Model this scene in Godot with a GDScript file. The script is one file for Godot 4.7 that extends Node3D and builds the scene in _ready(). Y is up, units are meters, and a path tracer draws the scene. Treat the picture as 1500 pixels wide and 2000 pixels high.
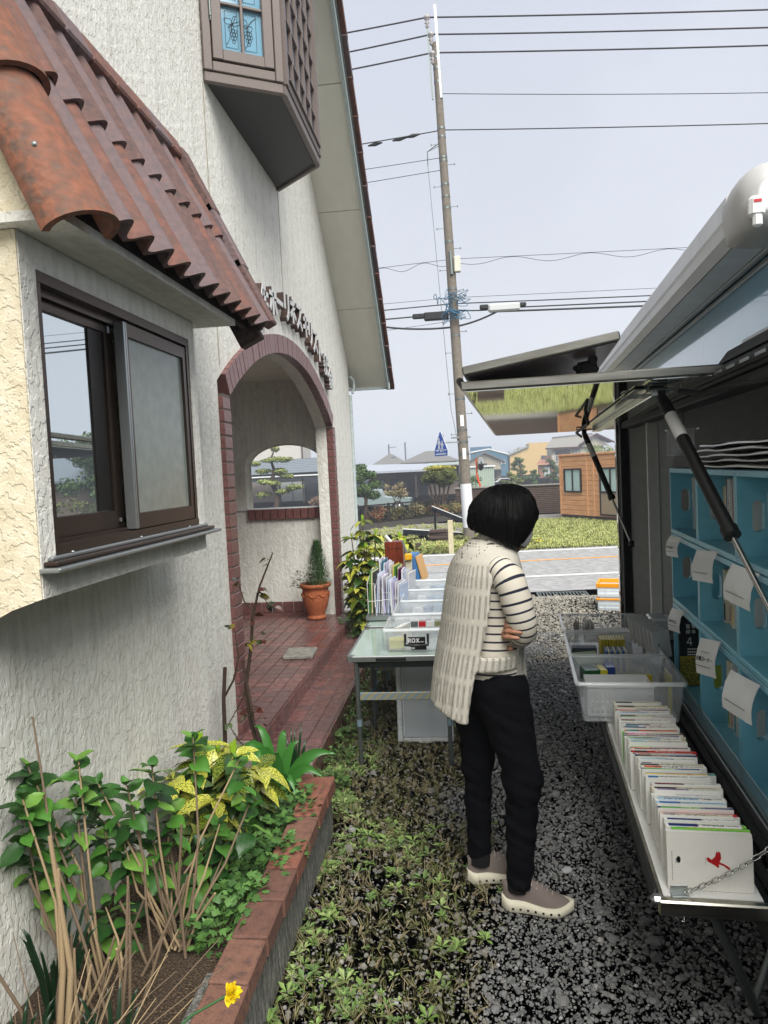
extends Node3D
# A church front, a bookmobile with its flap doors up and a customer between them.

class MB:
	# collects shapes for one mesh; faces are given counter-clockwise from outside
	var v := PackedVector3Array()
	var n := PackedVector3Array()
	var u := PackedVector2Array()
	var c := PackedColorArray()
	var ix := PackedInt32Array()
	var xf := Transform3D.IDENTITY
	var col := Color.WHITE
	var uvr := Rect2(0, 0, 1, 1)
	func vert(p: Vector3, nn: Vector3, uv := Vector2.ZERO) -> int:
		v.append(xf * p); n.append((xf.basis * nn).normalized()); u.append(uvr.position + uv * uvr.size); c.append(col)
		return v.size() - 1
	func tri(a: Vector3, b: Vector3, d: Vector3, ua := Vector2.ZERO, ub := Vector2.ZERO, ud := Vector2.ZERO):
		var nn := (b - a).cross(d - a)
		if nn.length_squared() < 1e-18: return
		var i := vert(a, nn, ua); vert(b, nn, ub); vert(d, nn, ud)
		ix.append_array([i, i + 2, i + 1])
	func quad(a: Vector3, b: Vector3, d: Vector3, e: Vector3):
		var nn := (b - a).cross(e - a)
		if nn.length_squared() < 1e-18: nn = (d - b).cross(e - b)
		var i := vert(a, nn, Vector2(0, 1)); vert(b, nn, Vector2(1, 1)); vert(d, nn, Vector2(1, 0)); vert(e, nn, Vector2(0, 0))
		ix.append_array([i, i + 2, i + 1, i, i + 3, i + 2])
	func box(p: Vector3, s: Vector3, b := 0.0):
		var h := s * 0.5
		var k := [0, 1, 2]
		if b <= 0.0:
			for a in k:
				for sg in [-1.0, 1.0]:
					var na := Vector3.ZERO; na[a] = sg
					var ua := Vector3.ZERO; ua[(a + 1) % 3] = h[(a + 1) % 3]
					var va := Vector3.ZERO; va[(a + 2) % 3] = h[(a + 2) % 3] * sg
					var o := p + na * h[a]
					quad(o - ua - va, o + ua - va, o + ua + va, o - ua + va)
			return
		b = min(b, min(h.x, min(h.y, h.z)) * 0.95)
		var i := h - Vector3.ONE * b
		for a in k:
			var a1: int = (a + 1) % 3
			var a2: int = (a + 2) % 3
			for sg in [-1.0, 1.0]:
				var o := p; o[a] += sg * h[a]
				var ua := Vector3.ZERO; ua[a1] = i[a1]
				var va := Vector3.ZERO; va[a2] = i[a2] * sg
				quad(o - ua - va, o + ua - va, o + ua + va, o - ua + va)
			for s1 in [-1.0, 1.0]:
				for s2 in [-1.0, 1.0]:
					var m := Vector3.ZERO; m[a] = i[a]
					var q1 := p; q1[a1] += s1 * h[a1]; q1[a2] += s2 * i[a2]
					var q2 := p; q2[a1] += s1 * i[a1]; q2[a2] += s2 * h[a2]
					oquad(q1 - m, q2 - m, q2 + m, q1 + m, p)
		for sx in [-1.0, 1.0]:
			for sy in [-1.0, 1.0]:
				for sz in [-1.0, 1.0]:
					var sv := Vector3(sx, sy, sz)
					otri(p + sv * Vector3(h.x, i.y, i.z), p + sv * Vector3(i.x, h.y, i.z), p + sv * Vector3(i.x, i.y, h.z), p)
	func oquad(a: Vector3, b: Vector3, d: Vector3, e: Vector3, inside: Vector3):
		if (b - a).cross(e - a).dot((a + d) * 0.5 - inside) > 0: quad(a, b, d, e)
		else: quad(a, e, d, b)
	func otri(a: Vector3, b: Vector3, d: Vector3, inside: Vector3):
		if (b - a).cross(d - a).dot((a + b + d) / 3.0 - inside) > 0: tri(a, b, d)
		else: tri(a, d, b)
	func bar(a: Vector3, b: Vector3, w: float, h: float, up := Vector3.UP, bev := 0.0):
		# a box from a to b, w across, h along up
		var d := b - a
		var L := d.length()
		if L < 1e-6: return
		var z := d / L
		var x := up.cross(z)
		if x.length() < 1e-4: x = Vector3.RIGHT.cross(z)
		if x.length() < 1e-4: x = Vector3.FORWARD.cross(z)
		x = x.normalized()
		var y := z.cross(x)
		var keep := xf
		xf = keep * Transform3D(Basis(x, y, z), (a + b) * 0.5)
		box(Vector3.ZERO, Vector3(w, h, L), bev)
		xf = keep
	func tube(p: Array, r, sides := 8, cap := true):
		# r is one radius or one per point
		var m := p.size()
		if m < 2: return
		var t0: Vector3 = (p[1] - p[0]).normalized()
		var x := t0.cross(Vector3.UP)
		if x.length() < 0.05: x = t0.cross(Vector3.RIGHT)
		x = x.normalized()
		var base := -1
		for i in m:
			var t: Vector3 = (p[min(i + 1, m - 1)] - p[max(i - 1, 0)]).normalized()
			x = (x - t * x.dot(t))
			if x.length() < 1e-4: x = t.cross(Vector3(0.3, 0.8, 0.5))
			x = x.normalized()
			var y := t.cross(x)
			var ri: float = r[i] if r is Array else r
			for k in sides + 1:
				var a := TAU * k / sides
				var nn := x * cos(a) + y * sin(a)
				var j := vert(p[i] + nn * ri, nn, Vector2(float(k) / sides, float(i) / (m - 1)))
				if base < 0: base = j
		var w := sides + 1
		for i in m - 1:
			for k in sides:
				var q := base + i * w + k
				ix.append_array([q, q + w + 1, q + 1, q, q + w, q + w + 1])
		if cap:
			for e in 2:
				var pi: int = 0 if e == 0 else m - 1
				var t: Vector3 = (p[0] - p[1]).normalized() if e == 0 else (p[m - 1] - p[m - 2]).normalized()
				var cc := vert(p[pi], t)
				var f := v.size()
				for k in sides:
					v.append(v[base + pi * w + k]); n.append(n[cc]); u.append(Vector2.ZERO); c.append(col)
				for k in sides:
					if e == 0: ix.append_array([cc, f + k, f + (k + 1) % sides])
					else: ix.append_array([cc, f + (k + 1) % sides, f + k])
	func lathe(prof: Array, segs := 20, o := Vector3.ZERO):
		# prof: Vector2(radius, height) from bottom to top, outside
		var m := prof.size()
		var base := v.size()
		for i in m:
			var t: Vector2 = (prof[min(i + 1, m - 1)] - prof[max(i - 1, 0)]).normalized()
			for k in segs + 1:
				var a := TAU * k / segs
				vert(o + Vector3(prof[i].x * cos(a), prof[i].y, -prof[i].x * sin(a)), Vector3(t.y * cos(a), -t.x, -t.y * sin(a)), Vector2(float(k) / segs, float(i) / (m - 1)))
		var w := segs + 1
		for i in m - 1:
			for k in segs:
				var q := base + i * w + k
				ix.append_array([q, q + w + 1, q + 1, q, q + w, q + w + 1])
	func grid(P: Array, uvs := true, flip := false):
		# P: rows of points; rows run along v, points along u; smooth normals
		var m := P.size()
		var w: int = P[0].size()
		var base := v.size()
		for i in m:
			for k in w:
				var du: Vector3 = P[i][min(k + 1, w - 1)] - P[i][max(k - 1, 0)]
				var dv: Vector3 = P[min(i + 1, m - 1)][k] - P[max(i - 1, 0)][k]
				if P[i][0].distance_squared_to(P[i][w - 1]) < 1e-12 and (k == 0 or k == w - 1): du = P[i][1] - P[i][w - 2]
				var nn := du.cross(dv)
				if nn.length_squared() < 1e-16: nn = Vector3.UP
				if flip: nn = -nn
				vert(P[i][k], nn, Vector2(float(k) / (w - 1), float(i) / (m - 1)))
		for i in m - 1:
			for k in w - 1:
				var q := base + i * w + k
				if flip: ix.append_array([q, q + 1, q + w + 1, q, q + w + 1, q + w])
				else: ix.append_array([q, q + w + 1, q + 1, q, q + w, q + w + 1])
	func prism(poly: PackedVector2Array, z0: float, z1: float):
		# outline in x,y pushed from z0 to z1
		if Geometry2D.is_polygon_clockwise(poly): poly.reverse()
		var t := Geometry2D.triangulate_polygon(poly)
		for i in range(0, t.size(), 3):
			var a := poly[t[i]]; var b := poly[t[i + 1]]; var d := poly[t[i + 2]]
			if (b - a).cross(d - a) < 0: var s := b; b = d; d = s
			tri(Vector3(a.x, a.y, z1), Vector3(b.x, b.y, z1), Vector3(d.x, d.y, z1), a, b, d)
			tri(Vector3(a.x, a.y, z0), Vector3(d.x, d.y, z0), Vector3(b.x, b.y, z0), a, d, b)
		var m := poly.size()
		for i in m:
			var a := poly[i]; var b := poly[(i + 1) % m]
			quad(Vector3(a.x, a.y, z0), Vector3(b.x, b.y, z0), Vector3(b.x, b.y, z1), Vector3(a.x, a.y, z1))
	func mesh() -> ArrayMesh:
		var A := []
		A.resize(Mesh.ARRAY_MAX)
		A[Mesh.ARRAY_VERTEX] = v; A[Mesh.ARRAY_NORMAL] = n; A[Mesh.ARRAY_TEX_UV] = u; A[Mesh.ARRAY_COLOR] = c; A[Mesh.ARRAY_INDEX] = ix
		var am := ArrayMesh.new()
		am.add_surface_from_arrays(Mesh.PRIMITIVE_TRIANGLES, A)
		return am

var M := {}
var taken := {}
var cache := {}
var rng := RandomNumberGenerator.new()

func rf(a, b): return rng.randf_range(a, b)
func ri(a, b): return rng.randi_range(a, b)
func pick(a): return a[rng.randi_range(0, a.size() - 1)]
func V(x, y, z): return Vector3(x, y, z)

func named(called, parent):
	var key = str(parent.get_instance_id()) + called
	var k = taken.get(key, -1) + 1
	taken[key] = k
	return called if k == 0 else "%s_%03d" % [called, k]

func thing(called, label, category, group = "", at = Vector3.ZERO, turn = 0.0):
	var o = Node3D.new()
	o.name = named(called, self); add_child(o)
	o.position = at; o.rotation.y = turn
	o.set_meta("label", label); o.set_meta("category", category)
	if group != "": o.set_meta("group", group)
	return o

func part(parent, called, mb, material, at = Vector3.ZERO):
	var o = MeshInstance3D.new()
	o.mesh = mb.mesh() if mb is MB else mb
	o.material_override = material
	o.name = named(called, parent); parent.add_child(o)
	o.position = at
	return o

func holder(parent, called, at = Vector3.ZERO):
	var o = Node3D.new()
	o.name = named(called, parent); parent.add_child(o); o.position = at
	return o

func solo(called, mb, material, label, category, group = "", at = Vector3.ZERO):
	var o = part(self, called, mb, material, at)
	o.set_meta("label", label); o.set_meta("category", category)
	if group != "": o.set_meta("group", group)
	return o

func structure(called, mb, material):
	var o = part(self, called, mb, material)
	o.set_meta("kind", "structure")
	return o

func stuff(parent, called, meshes_or_mm, material, label = "", category = ""):
	var o = MultiMeshInstance3D.new()
	o.multimesh = meshes_or_mm
	o.material_override = material
	o.name = named(called, parent); parent.add_child(o)
	o.set_meta("kind", "stuff")
	if label != "": o.set_meta("label", label); o.set_meta("category", category)
	return o

func multimesh(mesh, xs: Array, cols = null):
	var mm = MultiMesh.new()
	mm.transform_format = MultiMesh.TRANSFORM_3D
	if cols != null: mm.use_colors = true
	mm.mesh = mesh
	mm.instance_count = xs.size()
	for i in xs.size():
		mm.set_instance_transform(i, xs[i])
		if cols != null: mm.set_instance_color(i, cols[i])
	return mm

# ---- textures -------------------------------------------------------------
func noise(seed_, freq, size = 256, oct = 4, kind = FastNoiseLite.TYPE_SIMPLEX_SMOOTH) -> Image:
	var key = [seed_, freq, size, oct, kind]
	if key in cache: return cache[key]
	var f = FastNoiseLite.new()
	f.seed = seed_; f.frequency = freq; f.noise_type = kind
	f.fractal_type = FastNoiseLite.FRACTAL_FBM if oct > 1 else FastNoiseLite.FRACTAL_NONE
	f.fractal_octaves = oct
	if kind == FastNoiseLite.TYPE_CELLULAR: f.cellular_return_type = FastNoiseLite.RETURN_DISTANCE2_SUB
	var im = f.get_seamless_image(size, size)
	im.convert(Image.FORMAT_L8)
	cache[key] = im
	return im

func ramp(im: Image, stops: Array, other: Image = null, amount := 0.0) -> ImageTexture:
	# grey image through a list of [t, colour], each pixel scaled by a second image
	var key = str(im.get_instance_id(), stops, amount)
	if key in cache: return cache[key]
	var g = Gradient.new()
	g.offsets = PackedFloat32Array(stops.map(func(s): return s[0]))
	g.colors = PackedColorArray(stops.map(func(s): return s[1]))
	var lut = []
	for i in 256: lut.append(g.sample(i / 255.0))
	var d = im.get_data()
	var e = other.get_data() if other else d
	var out = PackedByteArray(); out.resize(d.size() * 3)
	for i in d.size():
		var q: Color = lut[d[i]]
		var k := 1.0
		if other: k = 1.0 + (e[i] / 255.0 - 0.5) * amount
		out[i * 3] = int(clamp(q.r * k, 0, 1) * 255); out[i * 3 + 1] = int(clamp(q.g * k, 0, 1) * 255); out[i * 3 + 2] = int(clamp(q.b * k, 0, 1) * 255)
	cache[key] = ImageTexture.create_from_image(Image.create_from_data(im.get_width(), im.get_height(), false, Image.FORMAT_RGB8, out))
	return cache[key]

func curve_img(im: Image, lo: float, hi: float) -> Image:
	var d = im.get_data()
	for i in d.size():
		d[i] = int(smoothstep(lo, hi, d[i] / 255.0) * 255)
	return Image.create_from_data(im.get_width(), im.get_height(), false, Image.FORMAT_L8, d)

func mix_img(a: Image, b: Image, wa: float, wb: float) -> Image:
	var d = a.get_data(); var e = b.get_data()
	for i in d.size(): d[i] = int(clamp(d[i] * wa + e[i] * wb, 0, 255))
	return Image.create_from_data(a.get_width(), a.get_height(), false, Image.FORMAT_L8, d)

func mat(col: Color, rough := 0.8, metal := 0.0) -> StandardMaterial3D:
	var m = StandardMaterial3D.new()
	m.albedo_color = col; m.roughness = rough; m.metallic = metal
	return m

func tmat(tex, tile: float, rough := 0.8, height = null, cm := 0.0, world := true, stretch := Vector3.ONE) -> StandardMaterial3D:
	# triplanar: tile is metres per repeat
	var m = mat(Color.WHITE, rough)
	if tex: m.albedo_texture = tex
	m.uv1_triplanar = true; m.uv1_world_triplanar = world
	m.uv1_scale = stretch / tile
	if height:
		m.heightmap_enabled = true
		if not (height in cache): cache[height] = ImageTexture.create_from_image(height)
		m.heightmap_texture = cache[height]
		m.heightmap_scale = cm
	return m

func vmat(rough := 0.8, tex = null, tile := 1.0) -> StandardMaterial3D:
	# colour from vertices, times a triplanar grain
	var m = mat(Color.WHITE, rough)
	m.vertex_color_use_as_albedo = true
	if tex:
		m.albedo_texture = tex; m.uv1_triplanar = true; m.uv1_world_triplanar = true; m.uv1_scale = Vector3.ONE / tile
	return m

func glass(col: Color, alpha: float, rough := 0.02) -> StandardMaterial3D:
	var m = mat(Color(col.r, col.g, col.b, alpha), rough)
	m.transparency = BaseMaterial3D.TRANSPARENCY_ALPHA
	return m

func leafmat(col: Color, rough := 0.45, tex = null) -> StandardMaterial3D:
	var m = mat(col, rough)
	m.backlight_enabled = true; m.backlight = Color(col.r * 0.5, col.g * 0.5, col.b * 0.3)
	if tex: m.albedo_texture = tex
	m.cull_mode = BaseMaterial3D.CULL_DISABLED
	return m

func make_materials():
	var g1 = noise(1, 0.02, 512, 5)
	var g2 = noise(2, 0.09, 512, 3)
	var g3 = noise(3, 0.3, 256, 2)
	var grain = ramp(noise(4, 0.12, 256, 4), [[0.0, Color(0.78, 0.78, 0.78)], [1.0, Color(1, 1, 1)]])
	M.grain = grain
	# stucco: flat trowelled flakes with torn edges
	var flakes = mix_img(curve_img(noise(11, 0.028, 512, 4), 0.44, 0.56), noise(12, 0.16, 512, 3), 0.72, 0.28)
	var st = FastNoiseLite.new(); st.seed = 77; st.frequency = 0.02; st.fractal_octaves = 4
	var streak = st.get_seamless_image(512, 48); streak.convert(Image.FORMAT_L8); streak.resize(512, 512, Image.INTERPOLATE_CUBIC)
	var scol = ramp(noise(13, 0.012, 512, 5), [[0.0, Color(0.82, 0.81, 0.77)], [0.45, Color(0.875, 0.87, 0.84)], [1.0, Color(0.90, 0.90, 0.875)]], streak, 0.09)
	M.stucco = tmat(scol, 0.42, 0.92, flakes, 0.22, true, Vector3(1, 0.6, 1))
	var scol2 = ramp(noise(13, 0.012, 512, 5), [[0.0, Color(0.80, 0.75, 0.64)], [0.5, Color(0.86, 0.82, 0.72)], [1.0, Color(0.90, 0.87, 0.79)]], noise(12, 0.16, 512, 3), 0.10)
	M.stucco_sunlit = tmat(scol2, 0.55, 0.92, flakes, 0.22)  # coarser copy of the stucco, warm sunlight put into its colour
	M.soffit = tmat(ramp(g1, [[0.0, Color(0.84, 0.83, 0.78)], [1.0, Color(0.88, 0.875, 0.83)]]), 2.0, 0.7)
	M.brick = tmat(ramp(g2, [[0.0, Color(0.36, 0.225, 0.215)], [0.5, Color(0.45, 0.30, 0.29)], [1.0, Color(0.52, 0.37, 0.355)]], g1, 0.3), 0.5, 0.34, g2, 0.08)
	M.grout = tmat(ramp(g2, [[0.0, Color(0.44, 0.40, 0.37)], [1.0, Color(0.66, 0.62, 0.58)]]), 0.3, 0.95)
	M.mortar = tmat(ramp(g2, [[0.0, Color(0.30, 0.27, 0.25)], [1.0, Color(0.46, 0.43, 0.40)]]), 0.3, 0.95)
	M.tile = [
		tmat(ramp(g2, [[0.0, Color(0.36, 0.24, 0.225)], [1.0, Color(0.45, 0.31, 0.295)]], g1, 0.4), 0.55, 0.24, g2, 0.05),
		tmat(ramp(g2, [[0.0, Color(0.41, 0.27, 0.25)], [1.0, Color(0.50, 0.345, 0.325)]], g1, 0.4), 0.62, 0.26, g2, 0.05),
		tmat(ramp(g2, [[0.0, Color(0.35, 0.25, 0.24)], [1.0, Color(0.44, 0.33, 0.32)]], g1, 0.4), 0.48, 0.3, g2, 0.05)]
	var moss = noise(21, 0.05, 512, 5)
	M.roof = [
		tmat(ramp(moss, [[0.0, Color(0.32, 0.275, 0.265)], [0.42, Color(0.41, 0.295, 0.265)], [0.62, Color(0.47, 0.305, 0.26)], [1.0, Color(0.52, 0.40, 0.35)]], g2, 0.2), 1.1, 0.78, g2, 0.2),
		tmat(ramp(moss, [[0.0, Color(0.29, 0.26, 0.26)], [0.5, Color(0.39, 0.295, 0.28)], [1.0, Color(0.47, 0.36, 0.33)]], g2, 0.2), 0.95, 0.82, g2, 0.2),
		tmat(ramp(moss, [[0.0, Color(0.36, 0.33, 0.345)], [0.5, Color(0.43, 0.365, 0.37)], [1.0, Color(0.48, 0.37, 0.345)]], g2, 0.2), 1.0, 0.8, g2, 0.2)]
	M.hip = tmat(ramp(moss, [[0.0, Color(0.35, 0.315, 0.285)], [0.38, Color(0.43, 0.315, 0.265)], [0.55, Color(0.51, 0.315, 0.235)], [1.0, Color(0.55, 0.38, 0.30)]], g2, 0.3), 1.1, 0.78, g2, 0.2)
	M.wood_dark = tmat(ramp(noise(31, 0.05, 256, 4), [[0.0, Color(0.20, 0.15, 0.14)], [1.0, Color(0.36, 0.29, 0.26)]]), 0.4, 0.85, g3, 0.2, true, Vector3(1, 1, 0.2))
	M.bronze = mat(Color(0.30, 0.25, 0.22), 0.32, 0.75)
	M.bronze_dark = mat(Color(0.14, 0.12, 0.11), 0.4, 0.5)
	M.brown_frame = tmat(ramp(g2, [[0.0, Color(0.38, 0.34, 0.32)], [1.0, Color(0.44, 0.39, 0.37)]]), 0.5, 0.45)
	M.black = mat(Color(0.035, 0.035, 0.04), 0.5)
	M.rubber = mat(Color(0.05, 0.052, 0.056), 0.62)
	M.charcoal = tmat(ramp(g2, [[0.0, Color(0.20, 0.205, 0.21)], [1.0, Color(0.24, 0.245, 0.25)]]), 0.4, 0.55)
	M.white_paint = mat(Color(0.86, 0.87, 0.87), 0.5)
	M.gutter = tmat(ramp(g1, [[0.0, Color(0.62, 0.67, 0.67)], [1.0, Color(0.74, 0.78, 0.78)]]), 0.6, 0.5)
	M.steel = mat(Color(0.72, 0.72, 0.70), 0.16, 1.0)
	M.mirror = mat(Color(0.80, 0.80, 0.77), 0.035, 1.0)
	M.brushed = tmat(ramp(noise(41, 0.06, 256, 3), [[0.0, Color(0.58, 0.57, 0.53)], [1.0, Color(0.76, 0.75, 0.71)]]), 0.5, 0.28, null, 0.0, false, Vector3(0.15, 1, 1))
	M.brushed.metallic = 1.0
	M.alu = mat(Color(0.66, 0.68, 0.68), 0.38, 0.9)
	M.alu_dull = mat(Color(0.46, 0.49, 0.48), 0.45, 0.8)
	M.concrete = tmat(ramp(g1, [[0.0, Color(0.40, 0.39, 0.37)], [0.5, Color(0.52, 0.51, 0.48)], [1.0, Color(0.60, 0.59, 0.56)]], g2, 0.4), 0.8, 0.95, g2, 0.3)
	M.old_concrete = tmat(ramp(noise(51, 0.03, 512, 5), [[0.0, Color(0.22, 0.22, 0.21)], [0.45, Color(0.42, 0.42, 0.40)], [1.0, Color(0.62, 0.61, 0.58)]], noise(52, 0.14, 512, 3), 0.7), 0.7, 0.96, noise(52, 0.14, 512, 3), 0.6, true, Vector3(1.6, 0.3, 1.6))
	M.pole = tmat(ramp(g1, [[0.0, Color(0.40, 0.37, 0.33)], [1.0, Color(0.50, 0.47, 0.43)]], g2, 0.25), 1.5, 0.9)
	M.coping = []
	for k in 3:
		var sh = [Vector3(0.50, 0.32, 0.26), Vector3(0.45, 0.32, 0.27), Vector3(0.40, 0.28, 0.24)][k]
		M.coping.append(tmat(ramp(noise(61 + k, 0.03, 256, 5), [[0.0, Color(sh.x * 0.7, sh.y * 0.75, sh.z * 0.8)], [0.4, Color(sh.x, sh.y, sh.z)], [1.0, Color(sh.x * 1.12, sh.y * 1.12, sh.z * 1.1)]], noise(65, 0.2, 256, 2), 0.3), 0.32, 0.85, noise(65, 0.2, 256, 2), 0.15))
	M.terracotta = tmat(ramp(g1, [[0.0, Color(0.52, 0.27, 0.15)], [1.0, Color(0.70, 0.40, 0.24)]], g2, 0.3), 0.4, 0.8)
	M.soil = tmat(ramp(noise(71, 0.08, 512, 5), [[0.0, Color(0.13, 0.10, 0.07)], [0.5, Color(0.27, 0.21, 0.15)], [0.8, Color(0.42, 0.35, 0.26)], [1.0, Color(0.62, 0.55, 0.46)]]), 0.4, 0.98, noise(71, 0.08, 512, 5), 1.5)
	M.plastic = glass(Color(0.93, 0.95, 0.97), 0.17, 0.10)
	M.plastic_milky = glass(Color(0.90, 0.93, 0.95), 0.42, 0.25)
	M.plastic_rim = glass(Color(0.95, 0.97, 0.98), 0.62, 0.2)
	M.acrylic = glass(Color(0.92, 0.96, 0.97), 0.12, 0.03)
	M.paper = tmat(ramp(g2, [[0.0, Color(0.82, 0.82, 0.81)], [1.0, Color(0.90, 0.90, 0.89)]]), 0.3, 0.75)
	M.pages = tmat(ramp(noise(81, 0.2, 256, 2), [[0.0, Color(0.76, 0.73, 0.66)], [1.0, Color(0.88, 0.86, 0.80)]]), 0.06, 0.9)
	M.bark = tmat(ramp(g2, [[0.0, Color(0.20, 0.16, 0.13)], [1.0, Color(0.36, 0.30, 0.25)]]), 0.2, 0.95, g2, 0.4)
	M.cane_grey = tmat(ramp(g2, [[0.0, Color(0.34, 0.28, 0.22)], [1.0, Color(0.54, 0.47, 0.38)]]), 0.12, 0.9)
	M.cane = tmat(ramp(g2, [[0.0, Color(0.46, 0.38, 0.28)], [0.5, Color(0.60, 0.52, 0.40)], [1.0, Color(0.72, 0.64, 0.50)]]), 0.12, 0.85)

func box_of(c: Vector3, s: Vector3, b := 0.0) -> MB:
	var m = MB.new(); m.box(c, s, b); return m

func _ready():
	rng.seed = 20240407
	# camera: hand-held phone at eye height, tilted a little to the left
	var cam = Camera3D.new()
	cam.name = "camera"
	cam.fov = 69.55; cam.near = 0.05; cam.far = 4000
	cam.position = V(0, 1.57, 0)
	cam.rotation_degrees = V(-3.2, 6.3, -2.75)
	add_child(cam)
	cam.current = true
	# bright, hazy sky
	var we = WorldEnvironment.new()
	var env = Environment.new()
	env.background_mode = Environment.BG_SKY
	var sky = Sky.new()
	var sm = ProceduralSkyMaterial.new()
	sm.sky_top_color = Color(0.82, 0.845, 0.905)
	sm.sky_horizon_color = Color(0.91, 0.925, 0.95)
	sm.sky_curve = 0.25
	sm.ground_horizon_color = Color(0.75, 0.75, 0.74)
	sm.ground_bottom_color = Color(0.35, 0.34, 0.32)
	sm.sun_angle_max = 0.0
	sm.energy_multiplier = 0.235
	# thin uneven haze
	var hz = FastNoiseLite.new(); hz.seed = 12; hz.frequency = 0.006; hz.fractal_octaves = 4; hz.domain_warp_enabled = true; hz.domain_warp_amplitude = 40.0
	var him = hz.get_seamless_image(1024, 512); him.convert(Image.FORMAT_RGBA8)
	sm.sky_cover = ImageTexture.create_from_image(him)
	sm.sky_cover_modulate = Color(1, 1, 1, 0.07)
	sky.sky_material = sm
	env.sky = sky
	env.tonemap_mode = Environment.TONE_MAPPER_LINEAR
	env.tonemap_exposure = 4.35
	env.sdfgi_enabled = true; env.ssao_enabled = true; env.ssil_enabled = true
	env.fog_enabled = true
	env.fog_density = 0.0022
	env.fog_light_color = Color(0.86, 0.89, 0.94)
	we.environment = env
	add_child(we)
	var sun = DirectionalLight3D.new()
	sun.light_energy = 0.5
	sun.light_angular_distance = 48.0
	sun.light_color = Color(1.0, 0.99, 0.968)
	sun.shadow_enabled = true
	add_child(sun)
	sun.look_at_from_position(V(2.7, 7.8, 6.0), Vector3.ZERO)
	make_materials()
	build_ground()
	build_church()
	build_truck()
	build_background()
	build_planter()
	build_tables()
	build_person()
	build_weeds()

# ---- ground, road, field ----------------------------------------------------
const LOW = -0.65
func ground_y(x, z):
	return -0.65 * smoothstep(-8.2, -12.6, z)

func unevenness(x, z):
	return fn_a.get_noise_2d(x * 1.7, z * 1.7) * 0.008 if z > -9 and abs(x) < 2.5 else 0.0

var fn_a: FastNoiseLite
var fn_b: FastNoiseLite
func soil_share(x, z):
	# 1 on the weedy strip along the planter, 0 on the gravel drive
	var edge = 0.02 - 0.05 * (z + 3.0) + fn_a.get_noise_2d(x * 2.0, z * 1.3) * 0.42
	return smoothstep(edge + 0.22, edge - 0.22, x) * smoothstep(-6.6, -5.2, z + fn_a.get_noise_2d(z, x) * 0.6)

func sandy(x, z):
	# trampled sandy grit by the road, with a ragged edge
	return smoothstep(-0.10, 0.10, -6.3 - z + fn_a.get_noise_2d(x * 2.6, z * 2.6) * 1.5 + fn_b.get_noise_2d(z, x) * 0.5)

func ground_colour(x, z):
	var n1 = fn_a.get_noise_2d(x * 3.0, z * 3.0)
	var n2 = fn_b.get_noise_2d(x, z)
	var c = Color(0.165, 0.167, 0.162) * (1.0 + n2 * 0.5)
	var s = soil_share(x, z)
	var soil = Color(0.20, 0.165, 0.11) * (1.0 + n2 * 0.7)
	var mossy = Color(0.085, 0.10, 0.028)
	soil = soil.lerp(mossy, smoothstep(0.05, 0.35, n1))
	c = c.lerp(soil, s * 0.9)
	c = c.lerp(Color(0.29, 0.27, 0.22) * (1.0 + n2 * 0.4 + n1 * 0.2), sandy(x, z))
	if z < -18.5:
		var f = Color(0.24, 0.27, 0.09).lerp(Color(0.38, 0.36, 0.22), smoothstep(-0.1, 0.4, n1))
		if x < 0.6: f = Color(0.34, 0.32, 0.27).lerp(f, smoothstep(0.1, 0.45, n1) * 0.6)
		c = f
	return c

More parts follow.
